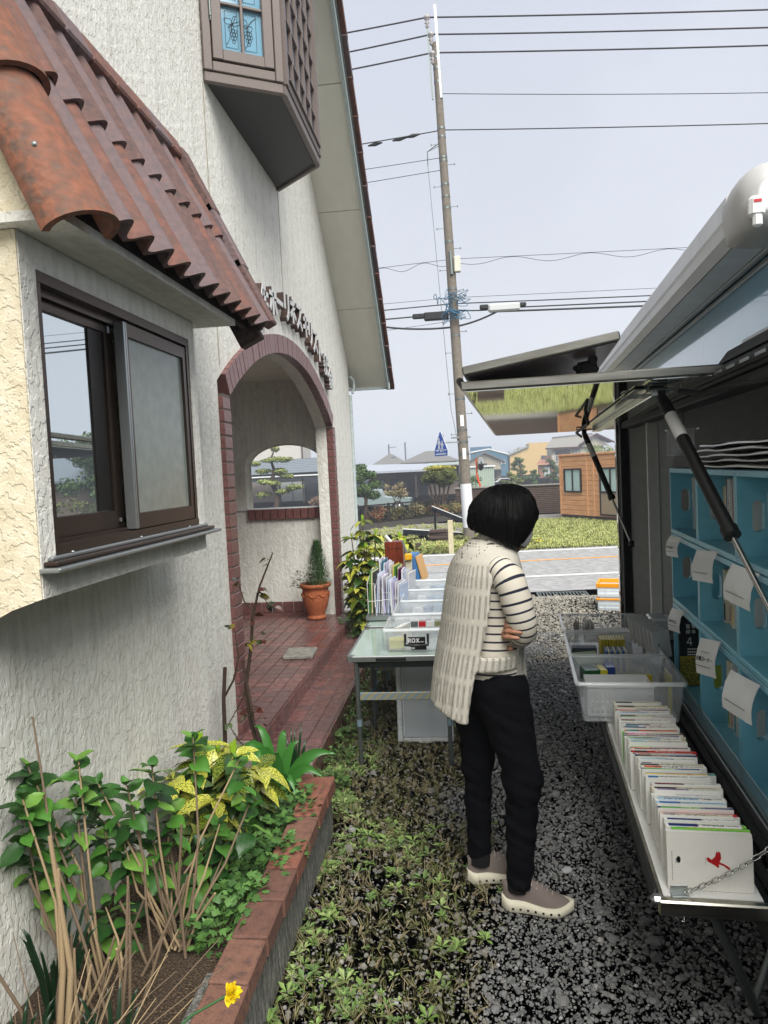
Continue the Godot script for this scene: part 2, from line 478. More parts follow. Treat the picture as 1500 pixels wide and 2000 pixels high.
func build_ground():
	fn_a = FastNoiseLite.new(); fn_a.seed = 5; fn_a.frequency = 0.55; fn_a.fractal_octaves = 3
	fn_b = FastNoiseLite.new(); fn_b.seed = 9; fn_b.frequency = 14.0; fn_b.fractal_octaves = 3
	var xs = []; var zs = []
	var x = -2600.0
	for q in [-2600, -900, -300, -120, -60, -30, -16, -9, -5, -3.2, -2.2]: xs.append(float(q))
	x = -1.6
	while x < 2.4: xs.append(x); x += 0.05
	for q in [3, 4, 5.5, 8, 12, 18, 30, 60, 120, 300, 900, 2600]: zs.append(0.0); xs.append(float(q))
	zs.clear()
	for q in [400, 60, 20, 8, 4, 2, 1]: zs.append(float(q))
	var z = 0.4
	while z > -9.0: zs.append(z); z -= 0.05
	while z > -34.0: zs.append(z); z -= 0.45
	for q in [-36, -40, -48, -60, -80, -120, -200, -400, -900, -3000]: zs.append(float(q))
	var mb = MB.new()
	var w = xs.size()
	for j in zs.size():
		for i in w:
			var px = xs[i]; var pz = zs[j]
			var y = ground_y(px, pz)
			y += unevenness(px, pz)
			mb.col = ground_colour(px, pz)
			mb.vert(V(px, y, pz), Vector3.UP)
	for j in zs.size() - 1:
		for i in w - 1:
			var q = j * w + i
			mb.ix.append_array([q, q + 1, q + w + 1, q, q + w + 1, q + w])
	var gm = vmat(0.97, ramp(noise(92, 0.12, 512, 3), [[0.0, Color(0.72, 0.72, 0.72)], [1.0, Color(1, 1, 1)]]), 0.35)
	structure("ground", mb, gm)
	# road: runs across behind the lot, turned a little from the camera
	var rd = holder(self, "road"); rd.set_meta("kind", "structure")
	var asphalt = tmat(ramp(noise(95, 0.2, 512, 3), [[0.0, Color(0.50, 0.50, 0.50)], [1.0, Color(0.64, 0.64, 0.64)]], noise(96, 0.012, 512, 4), 0.25), 1.6, 0.95, noise(95, 0.2, 512, 3), 0.4)
	var rz = func(z0, px): return z0 - 0.1 * px
	var strip = func(z0, z1, y, x0, x1):
		var m = MB.new()
		var k = x0
		while k < x1 - 0.01:
			var k2 = min(k + 3.0, x1)
			m.quad(V(k, y, rz.call(z0, k)), V(k2, y, rz.call(z0, k2)), V(k2, y, rz.call(z1, k2)), V(k, y, rz.call(z1, k)))
			k = k2
		return m
	part(rd, "asphalt", strip.call(-12.7, -19.05, LOW + 0.012, -60, 60), asphalt)
	var paint = tmat(ramp(noise(97, 0.1, 256, 4), [[0.0, Color(0.62, 0.62, 0.61)], [0.35, Color(0.86, 0.86, 0.85)], [1.0, Color(0.9, 0.9, 0.9)]]), 0.7, 0.8)
	var amber = tmat(ramp(noise(97, 0.1, 256, 4), [[0.0, Color(0.62, 0.50, 0.34)], [0.35, Color(0.83, 0.58, 0.25)], [1.0, Color(0.86, 0.60, 0.25)]]), 0.7, 0.8)
	part(rd, "edge_line", strip.call(-14.38, -14.53, LOW + 0.017, -60, 60), paint)
	part(rd, "edge_line", strip.call(-18.6, -18.75, LOW + 0.017, -60, 60), paint)
	part(rd, "centre_line", strip.call(-16.78, -16.93, LOW + 0.017, -60, 60), amber)
	# far edge of the road: a low kerb strip, then the concrete apron in front of the fence
	var ap = MB.new()
	ap.quad(V(-30, LOW + 0.01, -25.0), V(-0.2, LOW + 0.01, -25.4), V(1.2, LOW + 0.01, -29.5), V(-30, LOW + 0.01, -30.0))
	ap.quad(V(-0.2, LOW + 0.011, -29.2), V(9, LOW + 0.011, -30.4), V(9, LOW + 0.011, -32.2), V(-0.2, LOW + 0.011, -32.4))
	structure("concrete_path", ap, M.concrete)
	# drain grating beside the road
	var dg = thing("drain_grate", "grey steel drain grate set in the gravel near the road", "grate", "", V(1.17, ground_y(1.1, -9.3) + 0.012, -9.35))
	var fr = MB.new()
	for s in [-1, 1]:
		fr.box(V(0, 0, s * 0.19), V(0.62, 0.02, 0.02)); fr.box(V(s * 0.3, 0, 0), V(0.02, 0.02, 0.36))
	part(dg, "frame", fr, M.alu_dull)
	for k in 14:
		part(dg, "bar", box_of(V(-0.27 + k * 0.0415, 0, 0), V(0.014, 0.016, 0.37)), M.alu_dull)
	gravel()
	field_grass()

func pebble(seed_, flat):
	var r2 = RandomNumberGenerator.new(); r2.seed = seed_
	var rings = 4; var seg = 6
	var P = []
	var ax = V(r2.randf_range(0.8, 1.25), flat * r2.randf_range(0.8, 1.1), r2.randf_range(0.7, 1.0))
	var bump = []
	for i in rings + 1:
		var row = []
		for k in seg + 1:
			if k == seg: row.append(row[0]); continue
			var th = PI * i / rings; var ph = TAU * k / seg + i * 0.3
			var rr = r2.randf_range(0.78, 1.12)
			row.append(V(sin(th) * cos(ph), cos(th), sin(th) * sin(ph)) * rr * ax)
		if i == 0 or i == rings:
			for k in seg + 1: row[k] = V(0, (1 if i == 0 else -1) * ax.y * 0.9, 0)
		P.append(row)
	var mb = MB.new()
	for i in rings:
		for k in seg:
			mb.oquad(P[i][k], P[i][k + 1], P[i + 1][k + 1], P[i + 1][k], Vector3.ZERO)
	return mb.mesh()

func gravel():
	var tones = [Color(0.18, 0.184, 0.187), Color(0.23, 0.233, 0.235), Color(0.15, 0.153, 0.152), Color(0.27, 0.27, 0.262), Color(0.20, 0.193, 0.18), Color(0.21, 0.215, 0.215)]
	for kind in 5:
		var xs = []; var cs = []
		var mesh = pebble(40 + kind, [0.6, 0.75, 0.55, 0.8, 0.7][kind])
		for i in (90000 if kind == 4 else 27000):
			var t = rng.randf()
			var z = -1.15 - pow(t, 1.25) * 8.2
			var x = rf(-0.72, 1.25) + max(0.0, -z - 4.0) * rf(-0.12, 0.16)
			if x < -0.62 and z > -3.3: continue
			var s = soil_share(x, z)
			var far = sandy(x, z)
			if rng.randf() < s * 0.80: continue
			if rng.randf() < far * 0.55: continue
			var r = rf(0.0028, 0.0062) * (1.7 if rng.randf() < 0.22 else 1.0) * (1.0 + clamp((-z - 2.0) * 0.12, 0.0, 0.6))
			if kind == 4: r = rf(0.0014, 0.003) * (1.0 + clamp((-z - 2.0) * 0.15, 0.0, 0.8))
			elif rng.randf() < 0.03: r *= rf(1.5, 2.6)
			var b = Basis.from_euler(V(rf(-0.5, 0.5), rf(0, TAU), rf(-0.5, 0.5))).scaled(V(r, r, r))
			xs.append(Transform3D(b, V(x, ground_y(x, z) + unevenness(x, z) + r * rf(0.05, 0.5), z)))
			var c = pick(tones) * rf(0.8, 1.2) * (rf(1.5, 2.2) if rng.randf() < 0.04 else 1.0)
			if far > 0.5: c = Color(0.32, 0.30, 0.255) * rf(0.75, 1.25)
			if s > 0.3: c = c.lerp(Color(0.24, 0.215, 0.165), 0.4)
			cs.append(c)
		stuff(self, "gravel", multimesh(mesh, xs, cs), vmat(0.85, M.grain, 0.05), "loose grey crushed stone covering the drive", "gravel")

func tuft(seed_, blades, h, w, lean):
	var r2 = RandomNumberGenerator.new(); r2.seed = seed_
	var mb = MB.new()
	for i in blades:
		var a = r2.randf() * TAU
		var o = V(cos(a), 0, sin(a)) * r2.randf_range(0.0, 0.35) * h
		var d = V(cos(a + r2.randf_range(-1, 1)), 0, sin(a + r2.randf_range(-1, 1)))
		var side = d.cross(Vector3.UP).normalized() * w * r2.randf_range(0.6, 1.2)
		var hh = h * r2.randf_range(0.5, 1.0)
		var m = o + V(0, hh * 0.6, 0) + d * lean * hh * 0.35
		var t = o + V(0, hh, 0) + d * lean * hh
		var k = r2.randf_range(0.75, 1.2)
		mb.col = Color(k, k, k * 0.9)
		mb.quad(o - side, o + side, m + side * 0.8, m - side * 0.8)
		mb.tri(m - side * 0.8, m + side * 0.8, t)
	return mb.mesh()

func grass_mat():
	var m = vmat(0.7)
	m.cull_mode = BaseMaterial3D.CULL_DISABLED
	m.backlight_enabled = true; m.backlight = Color(0.12, 0.14, 0.03)
	return m

func field_grass():
	var xs = []; var cs = []
	for i in 26000:
		var z = rf(-29.2, -19.15)
		var x = rf(-3.5, 7.5)
		z -= 0.1 * x
		var n1 = fn_a.get_noise_2d(x * 3.0, z * 3.0)
		if x < 0.5 and (z < -22.0 or rng.randf() < 0.3) and n1 < 0.2: continue
		if n1 < -0.35 and rng.randf() < 0.6: continue
		var s = rf(0.6, 1.3)
		xs.append(Transform3D(Basis(Vector3.UP, rf(0, TAU)).scaled(V(s, s * rf(0.6, 1.1), s)), V(x, LOW, z)))
		cs.append(Color(0.30, 0.35, 0.09).lerp(Color(0.48, 0.47, 0.22), clamp(rf(0, 0.7) + n1 * 0.4, 0, 1)))
	stuff(self, "field_grass", multimesh(tuft(3, 7, 0.10, 0.012, 0.5), xs, cs), grass_mat(), "short sunny grass of the field across the road", "grass")

# ---- the church -------------------------------------------------------------
# Facade lies in the plane x = -1.22; d is the distance along it (d = -z).
var FACADE := Transform3D(Basis(Vector3(0, 0, -1), Vector3(0, 1, 0), Vector3(1, 0, 0)), Vector3.ZERO)
const ARC_R = 2.979
const ARC_D = 5.295
const ARC_Y = -0.559

func arc_pts(r, half, n_):
	var a = asin(half / r)
	var out = []
	for i in n_ + 1:
		var t = lerp(-a, a, float(i) / n_)
		out.append(Vector2(ARC_D + r * sin(t), ARC_Y + r * cos(t)))
	return out

func arch_wall(mb, half, r, x0, x1):
	# facade from d=2.7 to 8.1 with the arch cut out
	var p = PackedVector2Array()
	p.append(Vector2(2.7, -0.3)); p.append(Vector2(ARC_D - half, -0.3))
	for q in arc_pts(r, half, 28): p.append(q)
	p.append(Vector2(ARC_D + half, -0.3)); p.append(Vector2(8.1, -0.6))
	p.append(Vector2(8.1, 2.75)); p.append(Vector2(2.7, 7.54))
	mb.prism(p, x0, x1)

func rect(mb, d0, d1, y0, y1, x0, x1):
	mb.box(V((d0 + d1) / 2, (y0 + y1) / 2, (x0 + x1) / 2), V(d1 - d0, y1 - y0, x1 - x0))

const GLYPHS = {
	"生": [[0.3, 1, 0.1, 0.6], [0.15, 0.75, 0.9, 0.75], [0.15, 0.4, 0.85, 0.4], [0, 0.02, 1, 0.02], [0.5, 1, 0.5, 0.02]],
	"ホ": [[0.05, 0.72, 0.95, 0.72], [0.5, 1, 0.5, 0], [0.28, 0.52, 0.05, 0.12], [0.72, 0.52, 0.95, 0.12]],
	"ー": [[0.05, 0.5, 0.95, 0.5]],
	"リ": [[0.2, 0.95, 0.2, 0.35], [0.78, 1, 0.78, 0.4], [0.78, 0.4, 0.68, 0.18], [0.68, 0.18, 0.45, 0]],
	"ネ": [[0.4, 1, 0.55, 0.88], [0.1, 0.75, 0.85, 0.75], [0.85, 0.75, 0.05, 0.25], [0.5, 0.5, 0.5, 0], [0.62, 0.42, 0.95, 0.22]],
	"ス": [[0.1, 0.9, 0.85, 0.9], [0.85, 0.9, 0.6, 0.45], [0.6, 0.45, 0.05, 0.02], [0.55, 0.4, 0.95, 0.02]],
	"キ": [[0.1, 0.72, 0.85, 0.8], [0.02, 0.38, 0.98, 0.48], [0.42, 1, 0.6, 0]],
	"ト": [[0.35, 1, 0.35, 0], [0.35, 0.62, 0.9, 0.38]],
	"教": [[0.05, 0.82, 0.5, 0.82], [0.28, 1, 0.28, 0.6], [0, 0.6, 0.55, 0.6], [0.5, 0.95, 0.05, 0.35], [0.12, 0.4, 0.45, 0.4], [0.28, 0.4, 0.28, 0], [0.05, 0.18, 0.5, 0.24], [0.68, 1, 0.55, 0.55], [0.6, 0.75, 1, 0.75], [0.92, 0.75, 0.55, 0], [0.62, 0.6, 1, 0]],
	"会": [[0.5, 1, 0, 0.55], [0.5, 1, 1, 0.55], [0.28, 0.6, 0.72, 0.6], [0.12, 0.38, 0.9, 0.38], [0.42, 0.38, 0.2, 0.05], [0.2, 0.05, 0.85, 0.08], [0.68, 0.25, 0.9, 0]],
	"古": [[0, 0.75, 1, 0.75], [0.5, 1, 0.5, 0.45], [0.18, 0.45, 0.82, 0.45], [0.18, 0.45, 0.18, 0], [0.82, 0.45, 0.82, 0], [0.18, 0.03, 0.82, 0.03]],
	"書": [[0.15, 0.92, 0.85, 0.92], [0, 0.8, 1, 0.8], [0.15, 0.68, 0.85, 0.68], [0.5, 1, 0.5, 0.45], [0.1, 0.57, 0.9, 0.57], [0, 0.46, 1, 0.46], [0.22, 0.36, 0.22, 0], [0.78, 0.36, 0.78, 0], [0.22, 0.35, 0.78, 0.35], [0.22, 0.19, 0.78, 0.19], [0.22, 0.03, 0.78, 0.03]],
	"コ": [[0.1, 0.88, 0.85, 0.88], [0.85, 0.88, 0.85, 0.08], [0.08, 0.1, 0.9, 0.1]],
	"ナ": [[0.02, 0.65, 0.98, 0.65], [0.55, 1, 0.5, 0.45], [0.5, 0.45, 0.2, 0]],
	"聖": [[0.02, 0.95, 0.5, 0.95], [0.12, 0.95, 0.12, 0.5], [0.42, 0.95, 0.42, 0.48], [0.12, 0.75, 0.42, 0.75], [0, 0.5, 0.5, 0.55], [0.6, 0.92, 0.95, 0.92], [0.6, 0.92, 0.6, 0.55], [0.95, 0.92, 0.95, 0.55], [0.6, 0.57, 0.95, 0.57], [0.1, 0.38, 0.9, 0.38], [0.15, 0.2, 0.85, 0.2], [0, 0.02, 1, 0.02], [0.5, 0.38, 0.5, 0.02]],
	"も": [[0.35, 1, 0.35, 0.15], [0.35, 0.15, 0.6, 0], [0.6, 0, 0.9, 0.2], [0.9, 0.2, 0.85, 0.4], [0.1, 0.75, 0.65, 0.72], [0.1, 0.48, 0.65, 0.45]],
	"の": [[0.5, 0.9, 0.4, 0.3], [0.4, 0.3, 0.2, 0.1], [0.2, 0.1, 0.05, 0.4], [0.05, 0.4, 0.25, 0.8], [0.25, 0.8, 0.6, 0.92], [0.6, 0.92, 0.95, 0.55], [0.95, 0.55, 0.6, 0.05]],
	"絵": [[0.25, 1, 0.08, 0.78], [0.08, 0.78, 0.3, 0.62], [0.4, 0.85, 0.05, 0.48], [0.05, 0.48, 0.4, 0.5], [0.22, 0.5, 0.22, 0], [0.08, 0.3, 0.02, 0.1], [0.36, 0.3, 0.42, 0.14], [0.7, 1, 0.45, 0.62], [0.7, 1, 1, 0.62], [0.58, 0.62, 0.85, 0.62], [0.5, 0.42, 0.98, 0.42], [0.7, 0.42, 0.55, 0.08], [0.55, 0.08, 0.95, 0.1]],
	"本": [[0, 0.72, 1, 0.72], [0.5, 1, 0.5, 0], [0.5, 0.7, 0.05, 0.2], [0.5, 0.7, 0.95, 0.2], [0.3, 0.2, 0.7, 0.2]],
	"ワ": [[0.1, 0.9, 0.1, 0.6], [0.1, 0.9, 0.9, 0.9], [0.9, 0.9, 0.75, 0.35], [0.75, 0.35, 0.35, 0]],
}

func glyph_bars(mb, ch, o: Vector2, size: float, w: float, z0: float, z1: float):
	for s in GLYPHS[ch]:
		mb.bar(V(o.x + s[0] * size, o.y + s[1] * size, (z0 + z1) / 2), V(o.x + s[2] * size, o.y + s[3] * size, (z0 + z1) / 2), w, z1 - z0, V(0, 0, 1))

func s_tile(pitch, amp, L, th):
	# one roof tile: roll and pan across x, thickness th, z down the slope
	var mb = MB.new()
	var n_ = 12
	var T = [[], []]; var U = [[], []]
	for i in n_ + 1:
		var x = (float(i) / n_ - 0.5) * pitch * 1.04
		var y = amp * (0.5 + 0.5 * cos(TAU * x / pitch))
		for e in 2:
			var z = (e - 0.5) * L
			T[e].append(V(x, y + e * 0.018, z)); U[e].append(V(x, y + e * 0.018 - th, z))
	mb.grid([T[0], T[1]], true, true); mb.grid([U[0], U[1]])
	for i in n_:
		mb.quad(U[1][i], U[1][i + 1], T[1][i + 1], T[1][i])
		mb.quad(U[0][i + 1], U[0][i], T[0][i], T[0][i + 1])
	mb.quad(U[1][n_], U[0][n_], T[0][n_], T[1][n_]); mb.quad(U[0][0], U[1][0], T[1][0], T[0][0])
	return mb.mesh()

func half_barrel(r0, r1, L, th):
	# half pipe along z, r0 at the upper end (-z), r1 at the lower end
	var mb = MB.new()
	var n_ = 16
	var O = []; var I = []
	for e in 5:
		var f = e / 4.0
		var r = lerp(r0, r1, f)
		var a_ = []; var b_ = []
		for i in n_ + 1:
			var a = PI * (float(i) / n_ * 1.16 - 0.08)
			a_.append(V(-cos(a) * r, sin(a) * r, (f - 0.5) * L)); b_.append(V(-cos(a) * (r - th), sin(a) * (r - th), (f - 0.5) * L))
		O.append(a_); I.append(b_)
	mb.grid(O, true, true); mb.grid(I)
	for i in n_:
		mb.quad(I[4][i], I[4][i + 1], O[4][i + 1], O[4][i]); mb.quad(I[0][i + 1], I[0][i], O[0][i], O[0][i + 1])
	for e in 4:
		mb.quad(I[e][0], I[e + 1][0], O[e + 1][0], O[e][0]); mb.quad(I[e + 1][n_], I[e][n_], O[e][n_], O[e + 1][n_])
	return mb.mesh()

func build_church():
	var ch = thing("church_building", "cream stucco church front with brick entrance arch and red tiled roofs", "church")
	var mb = MB.new(); mb.xf = FACADE
	arch_wall(mb, 1.525, ARC_R, -1.36, -1.26)
	arch_wall(mb, 1.645, ARC_R + 0.12, -1.258, -1.22)
	mb.prism(PackedVector2Array([Vector2(-2.5, -0.3), Vector2(1.72, -0.3), Vector2(1.72, 6.67), Vector2(-2.5, 2.93)]), -1.36, -1.22)
	rect(mb, 1.72, 2.7, -0.3, 1.42, -1.36, -1.22)
	mb.prism(PackedVector2Array([Vector2(1.72, 2.1), Vector2(2.7, 2.1), Vector2(2.7, 7.54), Vector2(1.72, 6.67)]), -1.36, -1.22)
	part(ch, "facade_wall", mb, M.stucco)
	# body of the building behind the facade
	var bd = MB.new(); bd.xf = FACADE
	rect(bd, 7.2, 8.1, -0.6, 2.7, -8, -3.26)
	rect(bd, -2.5, -2.35, -0.3, 2.9, -8, -1.362)
	rect(bd, -2.5, 8.1, -0.6, 3.0, -8.15, -8)
	part(ch, "side_walls", bd, M.stucco)
	var jt = MB.new(); jt.xf = FACADE
	for q in [[3.70, 2.15, 3.56], [5.205, 2.58, 3.56], [1.30, -0.2, 1.32]]:
		jt = MB.new(); jt.xf = FACADE; rect(jt, q[0], q[0] + 0.006, q[1], q[2], -1.221, -1.2175)
		part(ch, "wall_joint", jt, mat(Color(0.60, 0.57, 0.50), 0.9))
	# porch room
	var pr = MB.new(); pr.xf = FACADE
	rect(pr, 3.4, 3.55, -0.3, 2.5, -3.1, -1.362)
	rect(pr, 3.4, 7.15, -0.3, 2.5, -3.25, -3.1)
	# far wall with arched opening: pier, sill wall, head
	var head = PackedVector2Array()
	head.append(Vector2(-3.1, 1.245)); head.append(Vector2(-2.11, 1.245)); head.append(Vector2(-2.11, 1.66))
	for i in range(1, 18):
		var a = PI - PI * i / 18.0
		head.append(Vector2(-1.73 + cos(a) * 0.38, 1.66 + sin(a) * 0.222))
	head.append(Vector2(-1.35, 1.66)); head.append(Vector2(-1.35, 1.245)); head.append(Vector2(-1.345, 1.245)); head.append(Vector2(-1.345, 2.5)); head.append(Vector2(-3.1, 2.5))
	pr.xf = Transform3D.IDENTITY
	pr.prism(head, -7.15, -7.0)
	pr.box(V(-2.2275, 0.465, -7.075), V(1.745, 1.53, 0.15))
	part(ch, "porch_wall", pr, M.stucco)
	var pc = MB.new(); pc.xf = FACADE
	rect(pc, 3.4, 7.16, 2.48, 2.56, -3.25, -1.362)
	part(ch, "porch_ceiling", pc, M.soffit)
	var sill = holder(ch, "porch_window_sill")
	for k in 10:
		part(sill, "brick", box_of(V(-2.1 + 0.075 * k + 0.034, 1.20, -7.06), V(0.068, 0.10, 0.20), 0.004), M.brick)
	part(sill, "cap", box_of(V(-1.73, 1.2545, -7.06), V(0.77, 0.007, 0.19)), M.white_paint)
	# window trim of the opening
	var wt = MB.new()
	var prev = null
	for i in 19:
		var a = PI - PI * i / 18.0
		var q = V(-1.73 + cos(a) * 0.374, 1.66 + sin(a) * 0.216, -7.145)
		if prev != null: wt.bar(prev, q, 0.02, 0.012, V(0, 0, 1) if i != 1 else V(0, 0, 1))
		prev = q
	wt.bar(V(-2.104, 1.258, -7.145), V(-2.104, 1.66, -7.145), 0.02, 0.012, V(0, 0, 1))
	part(ch, "porch_window_trim", wt, M.soffit)
	skirting(ch)
	# brick arch
	var ar = holder(ch, "entrance_arch")
	var half_a = asin(1.525 / ARC_R)
	var nb = 46
	var vous = MB.new()
	var r0 = ARC_R; var r1 = ARC_R + 0.12
	var da = 2.0 * half_a / nb
	var bmesh = []
	var g = 0.0011
	var poly = PackedVector2Array([Vector2(r0 * sin(-da / 2 + g), r0 * cos(-da / 2 + g)), Vector2(r0 * sin(da / 2 - g), r0 * cos(da / 2 - g)), Vector2(r1 * sin(da / 2 - g), r1 * cos(da / 2 - g)), Vector2(r1 * sin(-da / 2 + g), r1 * cos(-da / 2 + g))])
	vous.prism(poly, -1.2575, -1.194)
	var vm = vous.mesh()
	for i in nb:
		var o = part(ar, "brick", vm, M.brick)
		var t = -half_a + (i + 0.5) * da
		o.transform = FACADE * Transform3D(Basis(V(0, 0, 1), -t), V(ARC_D, ARC_Y, rf(-0.002, 0.002)))
	var jb = box_of(Vector3.ZERO, V(0.12, 0.06, 0.064), 0.003).mesh()
	for s in [-1, 1]:
		for k in 26:
			var o = part(ar, "brick", jb, M.brick)
			o.transform = FACADE * Transform3D(Basis.IDENTITY, V(ARC_D + s * (1.525 + 0.0605), 0.268 + k * 0.0675, -1.226 + rf(-0.0015, 0.0015)))
	var jm = MB.new(); jm.xf = FACADE
	for s in [-1, 1]: rect(jm, ARC_D + s * 1.5855 - 0.057, ARC_D + s * 1.5855 + 0.057, 0.2, 2.0, -1.257, -1.197)
	var ring = PackedVector2Array()
	for q in arc_pts(ARC_R + 0.003, 1.522, 28): ring.append(q)
	var outer = arc_pts(ARC_R + 0.117, 1.575, 28); outer.reverse()
	for q in outer: ring.append(q)
	jm.prism(ring, -1.257, -1.198)
	part(ar, "mortar", jm, M.mortar)
	# lettering above the arch
	var lt = holder(ch, "wall_lettering")
	var lm = vmat(0.45)
	var txt = "生ホーリネスキリスト教会"
	var ds = [4.50, 4.70, 4.88, 5.08, 5.27, 5.47, 5.69, 5.87, 6.05, 6.24, 6.48, 6.69]
	for i in txt.length():
		var m = MB.new(); m.xf = FACADE
		var yc = ARC_Y + sqrt(3.31 * 3.31 - pow(ds[i] - ARC_D, 2))
		var o = Vector2(ds[i] - 0.085, yc - 0.095)
		m.col = Color(0.075, 0.045, 0.038)
		glyph_bars(m, txt[i], o, 0.18, 0.03, -1.222, -1.172)
		m.col = Color(0.62, 0.63, 0.63)
		glyph_bars(m, txt[i], o, 0.18, 0.031, -1.171, -1.166)
		part(lt, "letter", m, lm)
	gable_roof(ch)
	lower_bay(ch)
	upper_bay(ch)
	porch_steps()

func skirting(ch):
	var sk = holder(ch, "porch_skirting")
	for k in 16:
		part(sk, "tile", box_of(V(-3.04 + k * 0.107, 0.29, -6.993), V(0.1, 0.1, 0.012), 0.002), M.brick)

func gable_roof(ch):
	# slope falls away from the camera; soffit and verge stand out from the facade
	var gr = holder(ch, "gable_roof")
	var line = func(d): return 2.615 + (8.254 - d) * 0.887
	var slab = MB.new(); slab.xf = FACADE
	var e0 = Vector2(8.36, line.call(8.36)); var top = Vector2(2.6, line.call(2.6)); var e1 = Vector2(-3.0, line.call(2.6) - 5.6 * 0.887)
	var nn = Vector2(0.664, 0.748)
	slab.prism(PackedVector2Array([e0 + nn * 0.02, e0 + nn * 0.11, top + Vector2(0, 0.15), e1 + Vector2(-0.664, 0.748) * 0.11, e1 + Vector2(-0.664, 0.748) * 0.02, top + Vector2(0, 0.02)]), -8.4, -0.825)
	part(gr, "deck", slab, M.soffit)
	for k in 8:
		var so = MB.new(); so.xf = FACADE
		var d0 = 8.36 - k * 0.8; var d1 = d0 - 0.795
		if d1 < 2.6: break
		var a = Vector2(d0, line.call(d0)); var b = Vector2(d1, line.call(d1))
		so.prism(PackedVector2Array([a, b, b + nn * 0.018, a + nn * 0.018]), -1.2195, -0.828)
		part(gr, "soffit_panel", so, M.soffit)
	var eb = MB.new(); eb.xf = FACADE
	rect(eb, 8.36, 8.385, e0.y - 0.03, e0.y + 0.12, -8.4, -0.79)
	part(gr, "eave_board", eb, M.gutter)
	for k in 3:
		var bb = MB.new(); bb.xf = FACADE
		var lo = [-0.03, 0.03, 0.075][k]; var hi = [0.029, 0.074, 0.112][k]; var xo = [-0.800, -0.790, -0.805][k]
		bb.prism(PackedVector2Array([e0 + nn * lo, e0 + nn * hi, top + nn * hi, top + nn * lo]), -0.8275, xo)
		part(gr, "barge_strip", bb, M.gutter if k != 1 else M.alu_dull)
	# stepped verge tiles seen against the sky
	var sl = Vector2(-0.748, 0.664)
	for k in 26:
		var vt = MB.new(); vt.xf = FACADE
		var s0 = -0.14 + k * 0.30
		var a = e0 + sl * s0 + nn * 0.145; var b = e0 + sl * (s0 + 0.35) + nn * 0.118
		vt.prism(PackedVector2Array([a - nn * 0.05, a + nn * 0.012, b + nn * 0.012, b - nn * 0.05]), -0.845, -0.752)
		vt.prism(PackedVector2Array([a + nn * 0.013, a + nn * 0.05 + sl * 0.01, b + nn * 0.03, b + nn * 0.013]), -0.9, -0.765)
		part(gr, "verge_tile", vt, M.roof[k % 2 * 2 if k % 3 else 0])
	for row in 9:
		for col in 5:
			var t = MB.new(); t.xf = FACADE
			var s0 = -0.12 + row * 0.3
			var a = e0 + sl * s0 + nn * 0.15; var b = e0 + sl * (s0 + 0.34) + nn * 0.125
			t.prism(PackedVector2Array([a, a + nn * 0.02, b + nn * 0.02, b]), -0.905 - (col + 1) * 0.26, -0.905 - col * 0.26 - 0.006)
			part(gr, "roof_tile", t, M.roof[(row + col) % 3])
	var hk = MB.new()
	hk.tube([V(-1.2, 2.62, -8.115), V(-1.17, 2.58, -8.16), V(-1.17, 2.50, -8.17), V(-1.19, 2.44, -8.15)], 0.014, 8)
	hk.tube([V(-1.21, 2.42, -8.12), V(-1.21, -0.4, -8.12)], 0.02, 8)
	part(ch, "downpipe", hk, M.gutter)

